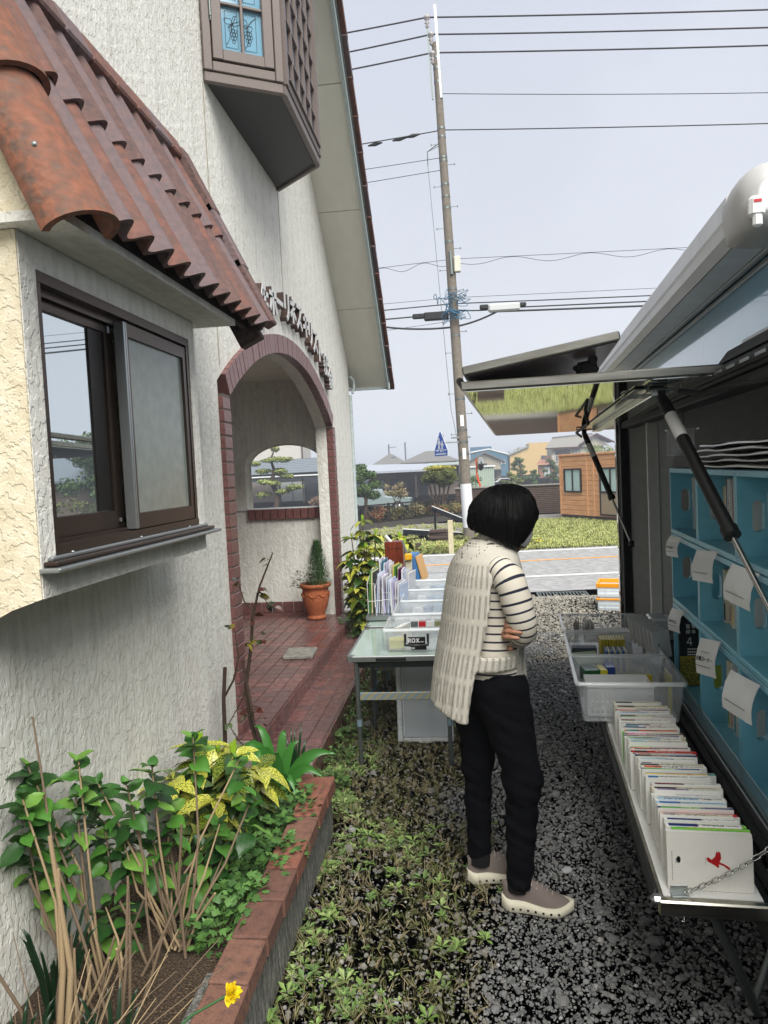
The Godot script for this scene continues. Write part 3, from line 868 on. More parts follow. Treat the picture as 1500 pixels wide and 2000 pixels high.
func lower_bay(ch):
	var by = holder(ch, "bay_window")
	var w = MB.new(); w.xf = FACADE
	rect(w, 1.635, 1.70, 1.305, 2.165, -1.1, -1.0); rect(w, 2.69, 2.75, 1.305, 2.165, -1.1, -1.0)
	rect(w, 1.70, 2.69, 2.093, 2.165, -1.1, -1.0); rect(w, 1.70, 2.69, 1.305, 1.40, -1.1, -1.0)
	rect(w, 2.69, 2.75, 1.305, 2.165, -1.2195, -1.102)
	part(by, "bay_wall", w, M.stucco)
	var sd = MB.new(); sd.xf = FACADE
	sd.xf = Transform3D.IDENTITY
	sd.prism(PackedVector2Array([Vector2(-1.002, 1.305), Vector2(-1.002, 2.165), Vector2(-1.62, 2.165), Vector2(-1.62, 1.08), Vector2(-1.35, 1.15), Vector2(-1.2, 1.22), Vector2(-1.08, 1.28)]), -1.634, -1.630)
	part(by, "bay_side", sd, M.stucco_sunlit)
	# aluminium frame
	var fr = MB.new(); fr.xf = FACADE
	rect(fr, 1.70, 1.722, 1.40, 2.093, -1.10, -1.003); rect(fr, 2.668, 2.69, 1.40, 2.093, -1.10, -1.003)
	rect(fr, 1.70, 2.69, 2.066, 2.093, -1.10, -1.001); rect(fr, 1.70, 2.69, 1.40, 1.425, -1.10, -1.001)
	rect(fr, 1.722, 2.668, 2.045, 2.066, -1.035, -1.028); rect(fr, 1.722, 2.668, 1.425, 1.436, -1.035, -1.028); rect(fr, 1.722, 2.668, 1.425, 1.440, -1.075, -1.068)
	part(by, "frame", fr, M.bronze)
	var s1 = holder(ch, "window_sash")
	var f1 = MB.new(); f1.xf = FACADE
	rect(f1, 1.724, 2.165, 1.428, 1.49, -1.072, -1.044); rect(f1, 1.724, 2.165, 2.02, 2.058, -1.072, -1.044)
	rect(f1, 1.724, 1.745, 1.49, 2.02, -1.072, -1.044); rect(f1, 2.115, 2.165, 1.49, 2.02, -1.072, -1.044)
	part(s1, "rail", f1, M.bronze)
	var g1 = MB.new(); g1.xf = FACADE
	rect(g1, 1.746, 2.114, 1.491, 2.019, -1.061, -1.055)
	var film = mat(Color(0.86, 0.89, 0.90), 0.012, 0.96)
	part(s1, "pane", g1, film)
	var dk = MB.new(); dk.xf = FACADE
	rect(dk, 2.03, 2.112, 1.492, 2.018, -1.0535, -1.050)
	part(s1, "screen_edge", dk, M.bronze_dark)
	var s2 = holder(ch, "window_sash")
	var f2 = MB.new(); f2.xf = FACADE
	rect(f2, 2.165, 2.196, 1.428, 2.058, -1.033, -1.006); rect(f2, 2.638, 2.664, 1.428, 2.058, -1.033, -1.006)
	rect(f2, 2.196, 2.638, 1.428, 1.475, -1.033, -1.006); rect(f2, 2.196, 2.638, 2.018, 2.058, -1.033, -1.006)
	part(s2, "rail", f2, M.bronze)
	var ed = MB.new(); ed.xf = FACADE
	rect(ed, 2.152, 2.163, 1.43, 2.056, -1.03, -1.0); rect(ed, 2.166, 2.174, 1.43, 2.056, -1.005, -1.0)
	part(s2, "bright_edge", ed, M.alu)
	var g2 = MB.new(); g2.xf = FACADE
	rect(g2, 2.1965, 2.6375, 1.4755, 2.0175, -1.022, -1.016)
	var fm = tmat(ramp(noise(101, 0.03, 256, 3), [[0.0, Color(0.50, 0.535, 0.51)], [1.0, Color(0.57, 0.60, 0.575)]]), 0.5, 0.22)
	part(s2, "frosted_pane", g2, fm)
	var lk = MB.new(); lk.xf = FACADE
	lk.box(V(2.135, 2.03, -1.04), V(0.012, 0.02, 0.006), 0.001); lk.box(V(2.135, 1.46, -1.04), V(0.008, 0.012, 0.006), 0.001)
	part(s1, "catch", lk, M.alu)
	# backing behind the panes, the dim room put into its dark colour
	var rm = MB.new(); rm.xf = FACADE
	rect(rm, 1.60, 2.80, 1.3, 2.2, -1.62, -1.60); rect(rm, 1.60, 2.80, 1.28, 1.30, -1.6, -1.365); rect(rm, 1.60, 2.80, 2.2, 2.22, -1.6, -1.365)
	part(by, "dark_backing", rm, M.charcoal)
	# sill of three stepped bars
	var si = holder(by, "sill")
	for k in 3:
		var q = MB.new(); q.xf = FACADE
		var y = [1.402, 1.392, 1.379][k]; var xo = [-0.985, -0.965, -0.945][k]
		q.box(V(2.2, y - 0.006, (-1.0 + xo) / 2), V([1.08, 1.12, 1.16][k], 0.011, xo + 1.0), 0.003)
		part(si, "sill_bar", q, M.alu if k != 1 else M.bronze)
	for k in 3:
		var q = MB.new(); q.xf = FACADE * Transform3D(Basis(), V(1.76 + k * 0.4, 1.4035, -0.99))
		q.lathe([Vector2(0.005, 0), Vector2(0.0045, 0.003), Vector2(0.0, 0.004)], 8)
		part(si, "screw", q, M.alu)
	# eaves and tiles over the bay
	var ro = holder(ch, "bay_roof")
	var sf = MB.new(); sf.xf = FACADE
	sf.prism(PackedVector2Array([Vector2(1.59, 2.167), Vector2(2.86, 2.167), Vector2(2.86, 2.19), Vector2(1.59, 2.19)]), -1.7, -0.868)
	part(ro, "soffit", sf, M.stucco)
	var up = V(-0.433, 0.901, 0); var nr = V(0.901, 0.433, 0); var ac = V(0, 0, -1)
	var eave = V(-0.845, 2.205, 0)
	var deck = MB.new()
	deck.xf = Transform3D(Basis(ac, nr, -up), eave)
	deck.xf = deck.xf * Transform3D(Basis(V(1, 0, 0), V(0, 0, -1), V(0, 1, 0)), Vector3.ZERO)
	deck.prism(PackedVector2Array([Vector2(1.66, 0.0), Vector2(3.05, 0.0), Vector2(3.05, 0.85), Vector2(1.66, 0.85)]), -0.045, -0.03)
	part(ro, "deck", deck, M.wood_dark)
	var tile = s_tile(0.125, 0.05, 0.46, 0.016)
	for row in 2:
		for k in 12:
			var d = 1.63 + k * 0.125 - 0.0
			if d > 3.02 or d < 1.68: continue
			var o = part(ro, "roof_tile", tile, pick(M.roof))
			o.transform = Transform3D(Basis(ac, nr, -up).rotated(nr, rf(-0.012, 0.012)), eave + ac * d + up * (0.20 + row * 0.40) + nr * (row * 0.004 + rf(-0.002, 0.003)))
	# clay band and metal flashing along the wall
	for k in 9:
		var bn = MB.new(); bn.xf = Transform3D(Basis(ac, nr, -up), eave)
		bn.box(V(1.74 + k * 0.16, 0.045, -0.80), V(0.16, 0.06, 0.11), 0.008)
		part(ro, "band_tile", bn, pick(M.roof))
	var fl = MB.new()
	fl.bar(V(-1.195, 3.0, -1.75), V(-1.195, 3.0, -3.20), 0.05, 0.02, V(0, 1, 0.0))
	fl.bar(V(-1.165, 2.985, -1.75), V(-1.165, 2.985, -3.20), 0.004, 0.05)
	part(ro, "flashing", fl, M.brown_frame)
	# far verge: rake tiles over a dark board
	for k in 3:
		var rk = MB.new(); rk.xf = Transform3D(Basis(ac, nr, -up), eave + nr * (0.035 + 0.004 * k))
		rk.box(V(3.075, 0.02, -0.12 - k * 0.26), V(0.085, 0.05, 0.30), 0.006)
		part(ro, "rake_tile", rk, M.roof[1 + k % 2])
	var wb = MB.new(); wb.xf = Transform3D(Basis(ac, nr, -up), eave)
	wb.box(V(3.07, -0.045, -0.36), V(0.06, 0.10, 0.84), 0.004)
	part(ro, "barge_board", wb, M.wood_dark)
	# barrel tiles down the near verge
	var hb = V(-0.835, 2.215, -1.60); var ht = V(-1.2, 2.975, -1.61)
	var hz = (hb - ht).normalized()
	var hy = V(0.82, 0.42, 0.38); hy = (hy - hz * hy.dot(hz)).normalized()
	var hx = hy.cross(hz)
	for k in 3:
		var o = part(ro, "verge_barrel", half_barrel(0.085, 0.10, 0.42, 0.02), M.hip)
		o.transform = Transform3D(Basis(hx, hy * 0.75, hz), hb - hz * (0.14 + k * 0.36) + hy * (-0.03 + k * 0.012))
	var bt = MB.new(); bt.xf = Transform3D(Basis(hx, hy, hz), hb - hz * 0.10 + hy * 0.046)
	bt.xf = bt.xf * Transform3D(Basis(V(0, 0, 1), 0.75), V(-0.06, -0.03, 0))
	bt.lathe([Vector2(0.011, 0), Vector2(0.011, 0.004), Vector2(0.006, 0.005), Vector2(0.006, 0.010), Vector2(0, 0.011)], 6)
	part(ro, "bolt", bt, M.alu)
	# cheek wall closing the near end under the verge tiles
	var ns = MB.new()
	ns.prism(PackedVector2Array([Vector2(-1.8, 2.192), Vector2(-0.90, 2.192), Vector2(-1.25, 2.93), Vector2(-1.8, 2.93)]), -1.66, -1.605)
	part(ro, "cheek_wall", ns, M.stucco_sunlit)

func upper_bay(ch):
	var ub = holder(ch, "upper_bay_window")
	var A = Vector2(-1.2185, -3.72); var B = Vector2(-0.86, -3.93); var C = Vector2(-0.86, -4.86); var D = Vector2(-1.2185, -5.21)
	var y0 = 3.58; var y1 = 5.2
	var fl = MB.new()
	var down = Transform3D(Basis(V(1, 0, 0), V(0, 0, 1), V(0, -1, 0)), Vector3.ZERO)
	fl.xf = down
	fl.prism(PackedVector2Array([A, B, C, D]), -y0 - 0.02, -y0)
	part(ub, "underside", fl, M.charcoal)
	var top = MB.new(); top.xf = down
	top.prism(PackedVector2Array([A, B, C, D]), -y1 - 0.06, -y1)
	part(ub, "bay_top", top, M.brown_frame)
	var edge = MB.new()
	for q in [[A, B], [B, C], [C, D]]:
		edge.bar(V(q[0].x, y0 + 0.012, q[0].y), V(q[1].x, y0 + 0.012, q[1].y), 0.03, 0.055, Vector3.UP, 0.006)
	part(ub, "bottom_rail", edge, M.brown_frame)
	var blue = mat(Color(0.46, 0.63, 0.72), 0.06)
	var film2 = mat(Color(0.62, 0.63, 0.68), 0.06, 0.5)
	var faces = [[A, B, 0], [B, C, 1], [C, D, 0]]
	for q in faces:
		var a = q[0]; var b = q[1]
		var L = a.distance_to(b)
		var dir = V(b.x - a.x, 0, b.y - a.y) / L
		var out = dir.cross(Vector3.UP)
		var f = Transform3D(Basis(dir, Vector3.UP, out), V(a.x, y0, a.y))
		if out.dot(V(1, 0, 0)) < 0: f = Transform3D(Basis(dir, Vector3.UP, out), V(a.x, y0, a.y))
		var post = MB.new(); post.xf = f
		post.box(V(0.022, 0.82, 0), V(0.044, 1.56, 0.05), 0.004); post.box(V(L - 0.022, 0.82, 0), V(0.044, 1.56, 0.05), 0.004)
		post.box(V(L / 2, 0.065, 0), V(L - 0.09, 0.05, 0.045), 0.004)
		part(ub, "post", post, M.brown_frame)
		if q[2] == 0:
			var sa = MB.new(); sa.xf = f
			sa.box(V(0.075, 0.82, 0.008), V(0.052, 1.44, 0.04), 0.003); sa.box(V(L - 0.075, 0.82, 0.008), V(0.052, 1.44, 0.04), 0.003)
			sa.box(V(L / 2, 0.125, 0.008), V(L - 0.20, 0.055, 0.04), 0.003)
			part(ub, "casement", sa, M.brown_frame)
			var gl = MB.new(); gl.xf = f
			gl.box(V(L / 2, 0.84, -0.004), V(L - 0.2, 1.38, 0.006))
			part(ub, "pane", gl, blue)
			var mu = MB.new(); mu.xf = f
			mu.box(V(L / 2, 0.84, 0.01), V(0.014, 1.38, 0.022), 0.002)
			for k in 5:
				for s in [-1, 1]: mu.box(V(L / 2 + s * ((L - 0.2) / 4 + 0.0035), 0.385 + k * 0.24, 0.01), V((L - 0.2) / 2 - 0.007, 0.013, 0.022), 0.002)
			part(ub, "glazing_bar", mu, M.brown_frame)
			var le = MB.new(); le.xf = f
			leading(le, L)
			part(ub, "leading", le, M.black)
			var hg = MB.new(); hg.xf = f
			hg.tube([V(0.045, 0.30, 0.032), V(0.045, 0.40, 0.032)], 0.007, 8); hg.tube([V(0.045, 0.28, 0.032), V(0.045, 0.42, 0.032)], 0.004, 6)
			part(ub, "hinge", hg, M.alu_dull)
		else:
			var gl = MB.new(); gl.xf = f
			gl.box(V(L / 2, 0.84, -0.01), V(L - 0.09, 1.5, 0.006))
			part(ub, "pane", gl, film2)
			var mu = MB.new(); mu.xf = f
			for k in 6: mu.box(V(0.06 + k * (L - 0.12) / 5.0, 0.83, 0.004), V(0.016, 1.48, 0.02), 0.002)
			for r in 9:
				for k in 5: mu.box(V(0.06 + (k + 0.5) * (L - 0.12) / 5.0, 0.10 + r * 0.17, 0.004), V((L - 0.12) / 5.0 - 0.018, 0.012, 0.018), 0.002)
			mu.box(V(L / 2, 0.088, 0.02), V(L - 0.09, 0.008, 0.03), 0.001)
			part(ub, "glazing_bar", mu, M.brown_frame)
	var bk = MB.new()
	bk.box(V(-1.21, 4.4, -4.46), V(0.012, 1.6, 1.4))
	part(ub, "curtain", bk, M.white_paint)

func leading(mb, L):
	# came lines of the grape pattern behind the lower panes
	var r = 0.001
	var circle = func(cx, cy, rad):
		var p = []
		for i in 9: p.append(V(cx + rad * cos(TAU * i / 8.0), cy + rad * sin(TAU * i / 8.0), 0.001))
		mb.tube(p, r, 4, false)
	var curve = func(pts):
		var c = Curve3D.new()
		for q in pts: c.add_point(V(q[0], q[1], 0.001))
		var p = []
		for i in 13:
			var t = i / 12.0 * (pts.size() - 1)
			var k = min(int(t), pts.size() - 2)
			var a = pts[max(k - 1, 0)]; var b = pts[k]; var cc = pts[k + 1]; var d = pts[min(k + 2, pts.size() - 1)]
			var f = t - k
			p.append(V(cubic_interpolate(b[0], cc[0], a[0], d[0], f), cubic_interpolate(b[1], cc[1], a[1], d[1], f), 0.001))
		mb.tube(p, r, 4, false)
	for row in 4:
		var y = 0.16 + row * 0.24
		for s in 2:
			var x0 = 0.125 + s * (L / 2 - 0.11); var w = L / 2 - 0.145
			mb.tube([V(x0, y + 0.02, 0.001), V(x0 + w, y + 0.02, 0.001), V(x0 + w, y + 0.2, 0.001), V(x0, y + 0.2, 0.001), V(x0, y + 0.02, 0.001)], r, 4, false)
			var gx = x0 + w * (0.62 if s == 0 else 0.3)
			for i in 10:
				var lay = [0, 1, 1, 1, 2, 2, 2, 3, 3, 4][i]
				circle.call(gx + [-0.001, -0.012, 0.002, 0.014, -0.009, 0.006, 0.018, -0.003, 0.01, 0.003][i], y + 0.125 - lay * 0.018, 0.008)
			for t in 4:
				var a = t * 1.4 + row + s
				var e = Vector2(gx + cos(a) * 0.045, y + 0.15 + sin(a) * 0.03)
				curve.call([[gx, y + 0.14], [lerp(gx, e.x, 0.5) + 0.012, lerp(y + 0.14, e.y, 0.5) + 0.014], [e.x, e.y], [lerp(gx, e.x, 0.5) - 0.01, lerp(y + 0.14, e.y, 0.5) - 0.014], [gx, y + 0.14]])
			curve.call([[x0, y + 0.03], [x0 + w * 0.3, y + 0.06], [gx, y + 0.14], [x0 + w, y + 0.19]])

func porch_steps():
	var st = thing("porch_steps", "red quarry tiled porch floor and step under the arch", "steps")
	var base = MB.new()
	base.box(V(-2.1, -0.04, -5.28), V(1.994, 0.536, 3.42))
	part(st, "bed", base, M.grout)
	var b2 = MB.new()
	b2.box(V(-0.962, -0.19, -5.08), V(0.286, 0.606, 3.02))
	part(st, "step_bed", b2, M.grout)
	var tm = []
	for k in 2: tm.append(box_of(Vector3.ZERO, V(0.0925 - k * 0.0005, 0.014, 0.0925), 0.0025).mesh())
	var nose = MB.new()
	nose.box(Vector3.ZERO, V(0.084, 0.014, 0.0925), 0.003)
	for k in 4: nose.box(V(-0.03 + k * 0.02, 0.0073, 0), V(0.008, 0.0025, 0.088), 0.001)
	var nm = nose.mesh()
	var put = func(called, mesh, at, m):
		var o = part(st, called, mesh, m)
		o.position = at
		o.rotation = V(rf(-0.006, 0.006), 0, rf(-0.006, 0.006))
	# porch floor
	for row in 34:
		var z = -3.64 - row * 0.1
		put.call("nosing_tile", nm, V(-1.143, 0.233, z), pick(M.tile))
		for col in 8:
			put.call("floor_tile", pick(tm), V(-1.2355 - col * 0.1 , 0.232, z), pick(M.tile)) if row * 8 + col < 250 else null
	var rest = MB.new()
	for row in range(0, 34):
		for col in range(0, 18):
			if col < 8 and row * 8 + col < 250: continue
			rest.box(V(-1.2355 - col * 0.1, 0.232 + rf(-0.001, 0.001), -3.64 - row * 0.1), V(0.0925, 0.014, 0.0925), 0.0025)
	var ro = part(st, "far_floor_tiles", rest, M.tile[0])
	ro.set_meta("kind", "stuff")
	# lower step
	for row in 28:
		var z = -3.64 - row * 0.1
		put.call("nosing_tile", nm, V(-0.862, 0.118, z), pick(M.tile))
		for col in 2: put.call("step_tile", pick(tm), V(-0.9535 - col * 0.099, 0.117, z), pick(M.tile))
	# risers: tiles on end
	var rm = box_of(Vector3.ZERO, V(0.012, 0.108, 0.0625), 0.002).mesh()
	for k in 50:
		put.call("riser_tile", rm, V(-1.1, 0.172, -3.63 - k * 0.0665), pick(M.tile))
	for k in 43:
		put.call("riser_tile", rm, V(-0.817, 0.056, -3.63 - k * 0.0665), pick(M.tile))
	var sl = MB.new()
	sl.xf = Transform3D(Basis(V(0, 1, 0), 0.05), V(-1.255, 0.254, -5.28))
	sl.box(Vector3.ZERO, V(0.22, 0.028, 0.26), 0.006)
	solo("stone_slab", sl, M.concrete, "flat rough stone slab lying on the tiled porch floor", "slab")

# ---- planting ----------------------------------------------------------------
func leaf_mesh(L, W, droop, fold, wave = 0.0, teeth = 0.0, nlen = 7):
	# leaf along +z, face up; droop bends the tip down, fold lifts the edges
	var P = []
	for i in nlen + 1:
		var t = float(i) / nlen
		var w = W * pow(sin(PI * pow(t, 0.75)), 0.85) * (1.0 + (teeth * (i % 2)))
		if i == 0: w = W * 0.06
		if i == nlen: w = W * 0.02
		var row = []
		for k in 5:
			var s = (k - 2) / 2.0
			row.append(V(s * w * 0.5, -droop * L * t * t + fold * abs(s) * w + wave * sin(t * 9.0 + k * 1.7) * W * abs(s), t * L * (1.0 - 0.12 * droop * t)))
		P.append(row)
	var m = MB.new(); m.grid(P, true, true)
	return m.mesh()

func leaf_xf(at: Vector3, dir: Vector3, s := 1.0, roll := 0.0) -> Transform3D:
	var z = dir.normalized()
	var x = Vector3.UP.cross(z)
	if x.length() < 0.01: x = Vector3.RIGHT
	x = x.normalized()
	var y = z.cross(x)
	return Transform3D(Basis(x, y, z).rotated(z, roll).scaled(V(s, s, s)), at)

func put_leaf(parent, called, mesh, material, at, dir, s = 1.0, roll = 0.0):
	var o = part(parent, called, mesh, material)
	o.transform = leaf_xf(at, dir, s, roll)
	return o

func aucuba(label, at, stems, leaf_len, spread, group = ""):
	# stems: [offset top, height share]
	var p = thing("aucuba_shrub", label, "shrub", "aucuba shrubs by the church", at)
	var yl = leafmat(Color.WHITE, 0.28, M.auc_yellow); var gl = leafmat(Color.WHITE, 0.26, M.auc_green); var dk = leafmat(Color(0.16, 0.27, 0.10), 0.28)
	var fresh = leafmat(Color(0.56, 0.70, 0.18), 0.4)
	var ms = [leaf_mesh(leaf_len, leaf_len * 0.46, 0.45, 0.10, 0.03, 0.12), leaf_mesh(leaf_len * 0.85, leaf_len * 0.42, 0.25, 0.14, 0.03, 0.10), leaf_mesh(leaf_len * 1.1, leaf_len * 0.5, 0.65, 0.08, 0.04, 0.12)]
	var bud = leaf_mesh(leaf_len * 0.45, leaf_len * 0.14, -0.05, 0.35)
	var wood = MB.new()
	for st in stems:
		var tip: Vector3 = st[0]
		wood.tube([V(tip.x * 0.15, 0, tip.z * 0.15), V(tip.x * 0.6, tip.y * 0.5, tip.z * 0.6), tip], [0.008, 0.007, 0.004], 6)
		var whorls = st[1]
		for w in whorls:
			var f = float(w) / max(1, whorls)
			var c = Vector3(tip.x * (1.0 - 0.4 * f), tip.y * (1.0 - f * 0.85), tip.z * (1.0 - 0.4 * f))
			var n_ = 8 if w < 2 else 6
			for k in n_:
				var a = TAU * k / n_ + w * 0.7 + tip.x * 20.0 + rf(-0.3, 0.3)
				var d = V(cos(a), rf(-0.1, 0.35) - w * 0.10, sin(a))
				var shade = yl if (f < 0.35 and rng.randf() < 0.5) else (gl if rng.randf() < 0.55 else dk)
				put_leaf(p, "leaf", pick(ms), shade, c + V(cos(a), 0, sin(a)) * 0.006, d, rf(0.75, 1.1), rf(-0.5, 0.5))
		for k in st[2]:
			var a = TAU * k / max(1, st[2]) + rf(-0.2, 0.2)
			put_leaf(p, "shoot", bud, fresh, tip + V(cos(a), 0, sin(a)) * 0.004, V(cos(a) * 0.22, 1.0, sin(a) * 0.22), rf(0.8, 1.25), rf(-1, 1))
	part(p, "stem", wood, M.bark)
	# older leaves deep in the bush
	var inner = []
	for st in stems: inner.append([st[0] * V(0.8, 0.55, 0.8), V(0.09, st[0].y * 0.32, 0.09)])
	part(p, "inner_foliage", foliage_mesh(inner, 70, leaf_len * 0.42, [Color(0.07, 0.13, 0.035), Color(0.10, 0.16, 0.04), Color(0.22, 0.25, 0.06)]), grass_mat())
	return p

func leafy_clump(called, label, cat, at, n_, leaf_len, w, h, r, cols, group = "", lobes = true, rough = 0.5):
	# one plant of many small leaves: its foliage is one part
	var p = thing(called, label, cat, group, at)
	var m = MB.new()
	var st = MB.new()
	for i in n_:
		var a = rng.randf() * TAU
		var rr = r * sqrt(rng.randf())
		var c = V(cos(a) * rr, h * rf(0.15, 1.0) * (1.0 - 0.45 * rr / r), sin(a) * rr)
		var d = V(cos(a + rf(-0.8, 0.8)), rf(-0.25, 0.8), sin(a + rf(-0.8, 0.8)))
		var x = leaf_xf(c, d, rf(0.7, 1.2), rf(-0.5, 0.5))
		m.xf = x
		m.col = pick(cols) * rf(0.8, 1.2)
		if lobes:
			for q in [[0, 1.0], [0.55, 0.72], [-0.55, 0.72], [1.0, 0.5], [-1.0, 0.5]]:
				var L = leaf_len * q[1]; var e = V(sin(q[0]) * L, -0.12 * L, cos(q[0]) * L); var s = V(cos(q[0]), 0, -sin(q[0])) * w * 0.5
				m.tri(Vector3.ZERO, e * 0.55 - s, e); m.tri(Vector3.ZERO, e, e * 0.55 + s)
		else:
			var e = V(0, -0.2 * leaf_len, leaf_len); var s = V(w * 0.5, 0.1 * w, leaf_len * 0.45)
			m.tri(Vector3.ZERO, V(-s.x, s.y, s.z), e); m.tri(Vector3.ZERO, e, s)
		if i % 6 == 0: st.tube([V(c.x * 0.3, 0, c.z * 0.3), c], [0.002, 0.001], 4, false)
	var fm = vmat(rough); fm.cull_mode = BaseMaterial3D.CULL_DISABLED; fm.backlight_enabled = true; fm.backlight = Color(0.10, 0.14, 0.03)
	part(p, "foliage", m, fm)
	part(p, "stem", st, leafmat(Color(0.25, 0.33, 0.14)))
	return p

func blade(path: Array, w, m: MB):
	# strap leaf along a path, folded along its middle
	var P = []
	var n_ = path.size()
	for i in n_:
		var t = float(i) / (n_ - 1)
		var d = (path[min(i + 1, n_ - 1)] - path[max(i - 1, 0)]).normalized()
		var side = d.cross(V(0.3, 0.2, 1.0)).normalized()
		var up = side.cross(d)
		var ww = w * (0.6 + 0.75 * sin(PI * min(1.0, t * 0.95))) * pow(1.0 - t, 0.8) * 1.1
		P.append([path[i] - side * ww + up * ww * 0.35, path[i], path[i] + side * ww + up * ww * 0.35])
	m.grid(P)

func build_planter():
	# speckled aucuba leaves: colour belongs to the leaf
	var sp = noise(201, 0.045, 256, 4)
	M.auc_yellow = ramp(sp, [[0.0, Color(0.14, 0.24, 0.06)], [0.36, Color(0.20, 0.32, 0.08)], [0.42, Color(0.74, 0.74, 0.28)], [1.0, Color(0.86, 0.84, 0.42)]])
	M.auc_green = ramp(noise(202, 0.07, 256, 3), [[0.0, Color(0.09, 0.17, 0.06)], [0.56, Color(0.15, 0.26, 0.08)], [0.63, Color(0.62, 0.66, 0.22)], [1.0, Color(0.74, 0.76, 0.30)]])
	var pl = thing("planter", "brick edged raised planter bed along the church wall", "planter")
	var m = MB.new(); m.box(V(-0.70, 0.05, -1.20), V(0.14, 0.31, 3.78), 0.006); m.box(V(-0.97, 0.05, -3.03), V(0.40, 0.31, 0.10), 0.006)
	part(pl, "concrete_wall", m, M.old_concrete)
	for k in 19:
		var b = part(pl, "coping_brick", box_of(Vector3.ZERO, V(0.108, 0.064, 0.176), 0.005), pick(M.coping))
		b.position = V(-0.660 + rf(-0.003, 0.003), 0.238 + rf(-0.002, 0.002), -2.97 + k * 0.184)
		b.rotation = V(rf(-0.01, 0.01), rf(-0.012, 0.012), rf(-0.01, 0.01))
	for k in 3:
		var b = part(pl, "coping_brick", box_of(Vector3.ZERO, V(0.176, 0.064, 0.10), 0.005), pick(M.coping))
		b.position = V(-0.80 - k * 0.182, 0.237, -3.035)
	var P = []
	for i in 30:
		var row = []
		for k in 9:
			var x = lerp(-1.22, -0.71, k / 8.0); var z = 0.6 - i * 0.125
			row.append(V(x, 0.205 + fn_a.get_noise_2d(x * 6, z * 6) * 0.03 + fn_b.get_noise_2d(x, z) * 0.01, z))
		P.append(row)
	m = MB.new(); m.grid(P)
	part(pl, "soil", m, M.soil)
	# near aucuba
	aucuba("yellow speckled aucuba shrub in the middle of the planter", V(-0.98, 0.2, -2.62), [[V(-0.05, 0.37, 0.0), 5, 6], [V(0.10, 0.36, 0.05), 5, 6], [V(-0.13, 0.27, 0.06), 4, 0], [V(0.06, 0.24, 0.16), 4, 0], [V(0.15, 0.25, -0.08), 4, 0], [V(-0.02, 0.30, -0.12), 4, 3]], 0.128, 0.2)
	# broad tulip-like leaves
	var tp = thing("tulip_plant", "broad glossy green strap leaves at the far planter corner", "plant", "", V(-0.83, 0.2, -2.98))
	var tm = leafmat(Color(0.22, 0.44, 0.17), 0.4)
	var tips = [[V(0.245, 0.175, -0.05), 0.030, 0.16], [V(0.20, 0.10, 0.02), 0.026, 0.16], [V(-0.10, 0.12, 0.08), 0.034, 0.30], [V(-0.02, 0.10, 0.12), 0.036, 0.30], [V(0.10, 0.05, 0.10), 0.02, 0.18], [V(-0.11, 0.30, -0.05), 0.02, 0.2], [V(0.03, 0.27, -0.05), 0.02, 0.2], [V(0.09, 0.24, -0.03), 0.02, 0.15], [V(-0.16, 0.20, 0.03), 0.026, 0.25]]
	for q in tips:
		var path = []
		for i in 9:
			var t = i / 8.0
			var e: Vector3 = q[0]
			path.append(V(e.x * t, e.y * t + q[2] * sin(PI * min(t, 1.0)) * 0.55, e.z * t))
		m = MB.new(); blade(path, q[1], m)
		part(tp, "leaf", m, tm)
	var nb = thing("narcissus_clump", "upright narrow dark green blades beside the broad leaves", "plant", "", V(-0.80, 0.2, -3.06))
	for k in 13:
		var e = V(rf(-0.02, 0.10), rf(0.20, 0.33), rf(-0.05, 0.05))
		m = MB.new(); blade([V(e.x * 0.3, 0, e.z * 0.3), V(e.x * 0.5, e.y * 0.4, e.z * 0.5), V(e.x * 0.8, e.y * 0.75, e.z * 0.8), e], 0.006, m)
		part(nb, "blade", m, leafmat(Color(0.09, 0.22, 0.10), 0.4))
	rose_bush()
	hydrangea()
	# mugwort along the inside of the bricks
	var gcols = [Color(0.07, 0.16, 0.035), Color(0.10, 0.21, 0.05), Color(0.05, 0.12, 0.03)]
	var spots = [[-0.72, -2.88], [-0.70, -2.75], [-0.76, -2.66], [-0.71, -2.46], [-0.73, -2.32], [-0.75, -2.18], [-0.78, -2.05], [-0.82, -2.42]]
	for k in spots.size():
		leafy_clump("mugwort_plant", "feathery green mugwort plant, %s from the far end along the bricks" % ORD[k], "plant", V(spots[k][0], 0.2, spots[k][1]), 150, 0.032, 0.011, 0.13, 0.095, gcols, "mugwort plants along the planter bricks")
	# dark daffodil clumps at the lower left, one yellow flower
	for c in 3:
		var nc = thing("daffodil_clump", ["dark daffodil leaves at the foot of the wall, far clump", "dark daffodil leaves in the lower left corner", "short daffodil leaves below the cut canes"][c], "plant", "daffodil clumps", [V(-1.10, 0.2, -1.72), V(-1.02, 0.2, -1.42), V(-0.86, 0.2, -1.55)][c])
		for k in [20, 24, 14][c]:
			var a = rng.randf() * TAU
			var e = V(cos(a) * rf(0.03, 0.14), rf(0.16, 0.30) * (0.7 if c == 2 else 1.0), sin(a) * rf(0.03, 0.14))
			m = MB.new(); blade([V(e.x * 0.25, 0, e.z * 0.25), V(e.x * 0.45, e.y * 0.5, e.z * 0.45), V(e.x * 0.8, e.y * 0.9, e.z * 0.8), e], 0.006, m)
			part(nc, "blade", m, leafmat(Color(0.08, 0.18, 0.10), 0.4))
	var fl = thing("yellow_flower", "ruffled yellow daffodil flower leaning over the bricks", "flower", "", V(-0.80, 0.22, -1.42))
	m = MB.new(); m.tube([V(0, 0, 0), V(0.06, 0.10, -0.04), V(0.15, 0.165, -0.09), V(0.225, 0.19, -0.125)], [0.004, 0.0035, 0.003, 0.003], 7)
	part(fl, "stalk", m, leafmat(Color(0.16, 0.34, 0.16)))
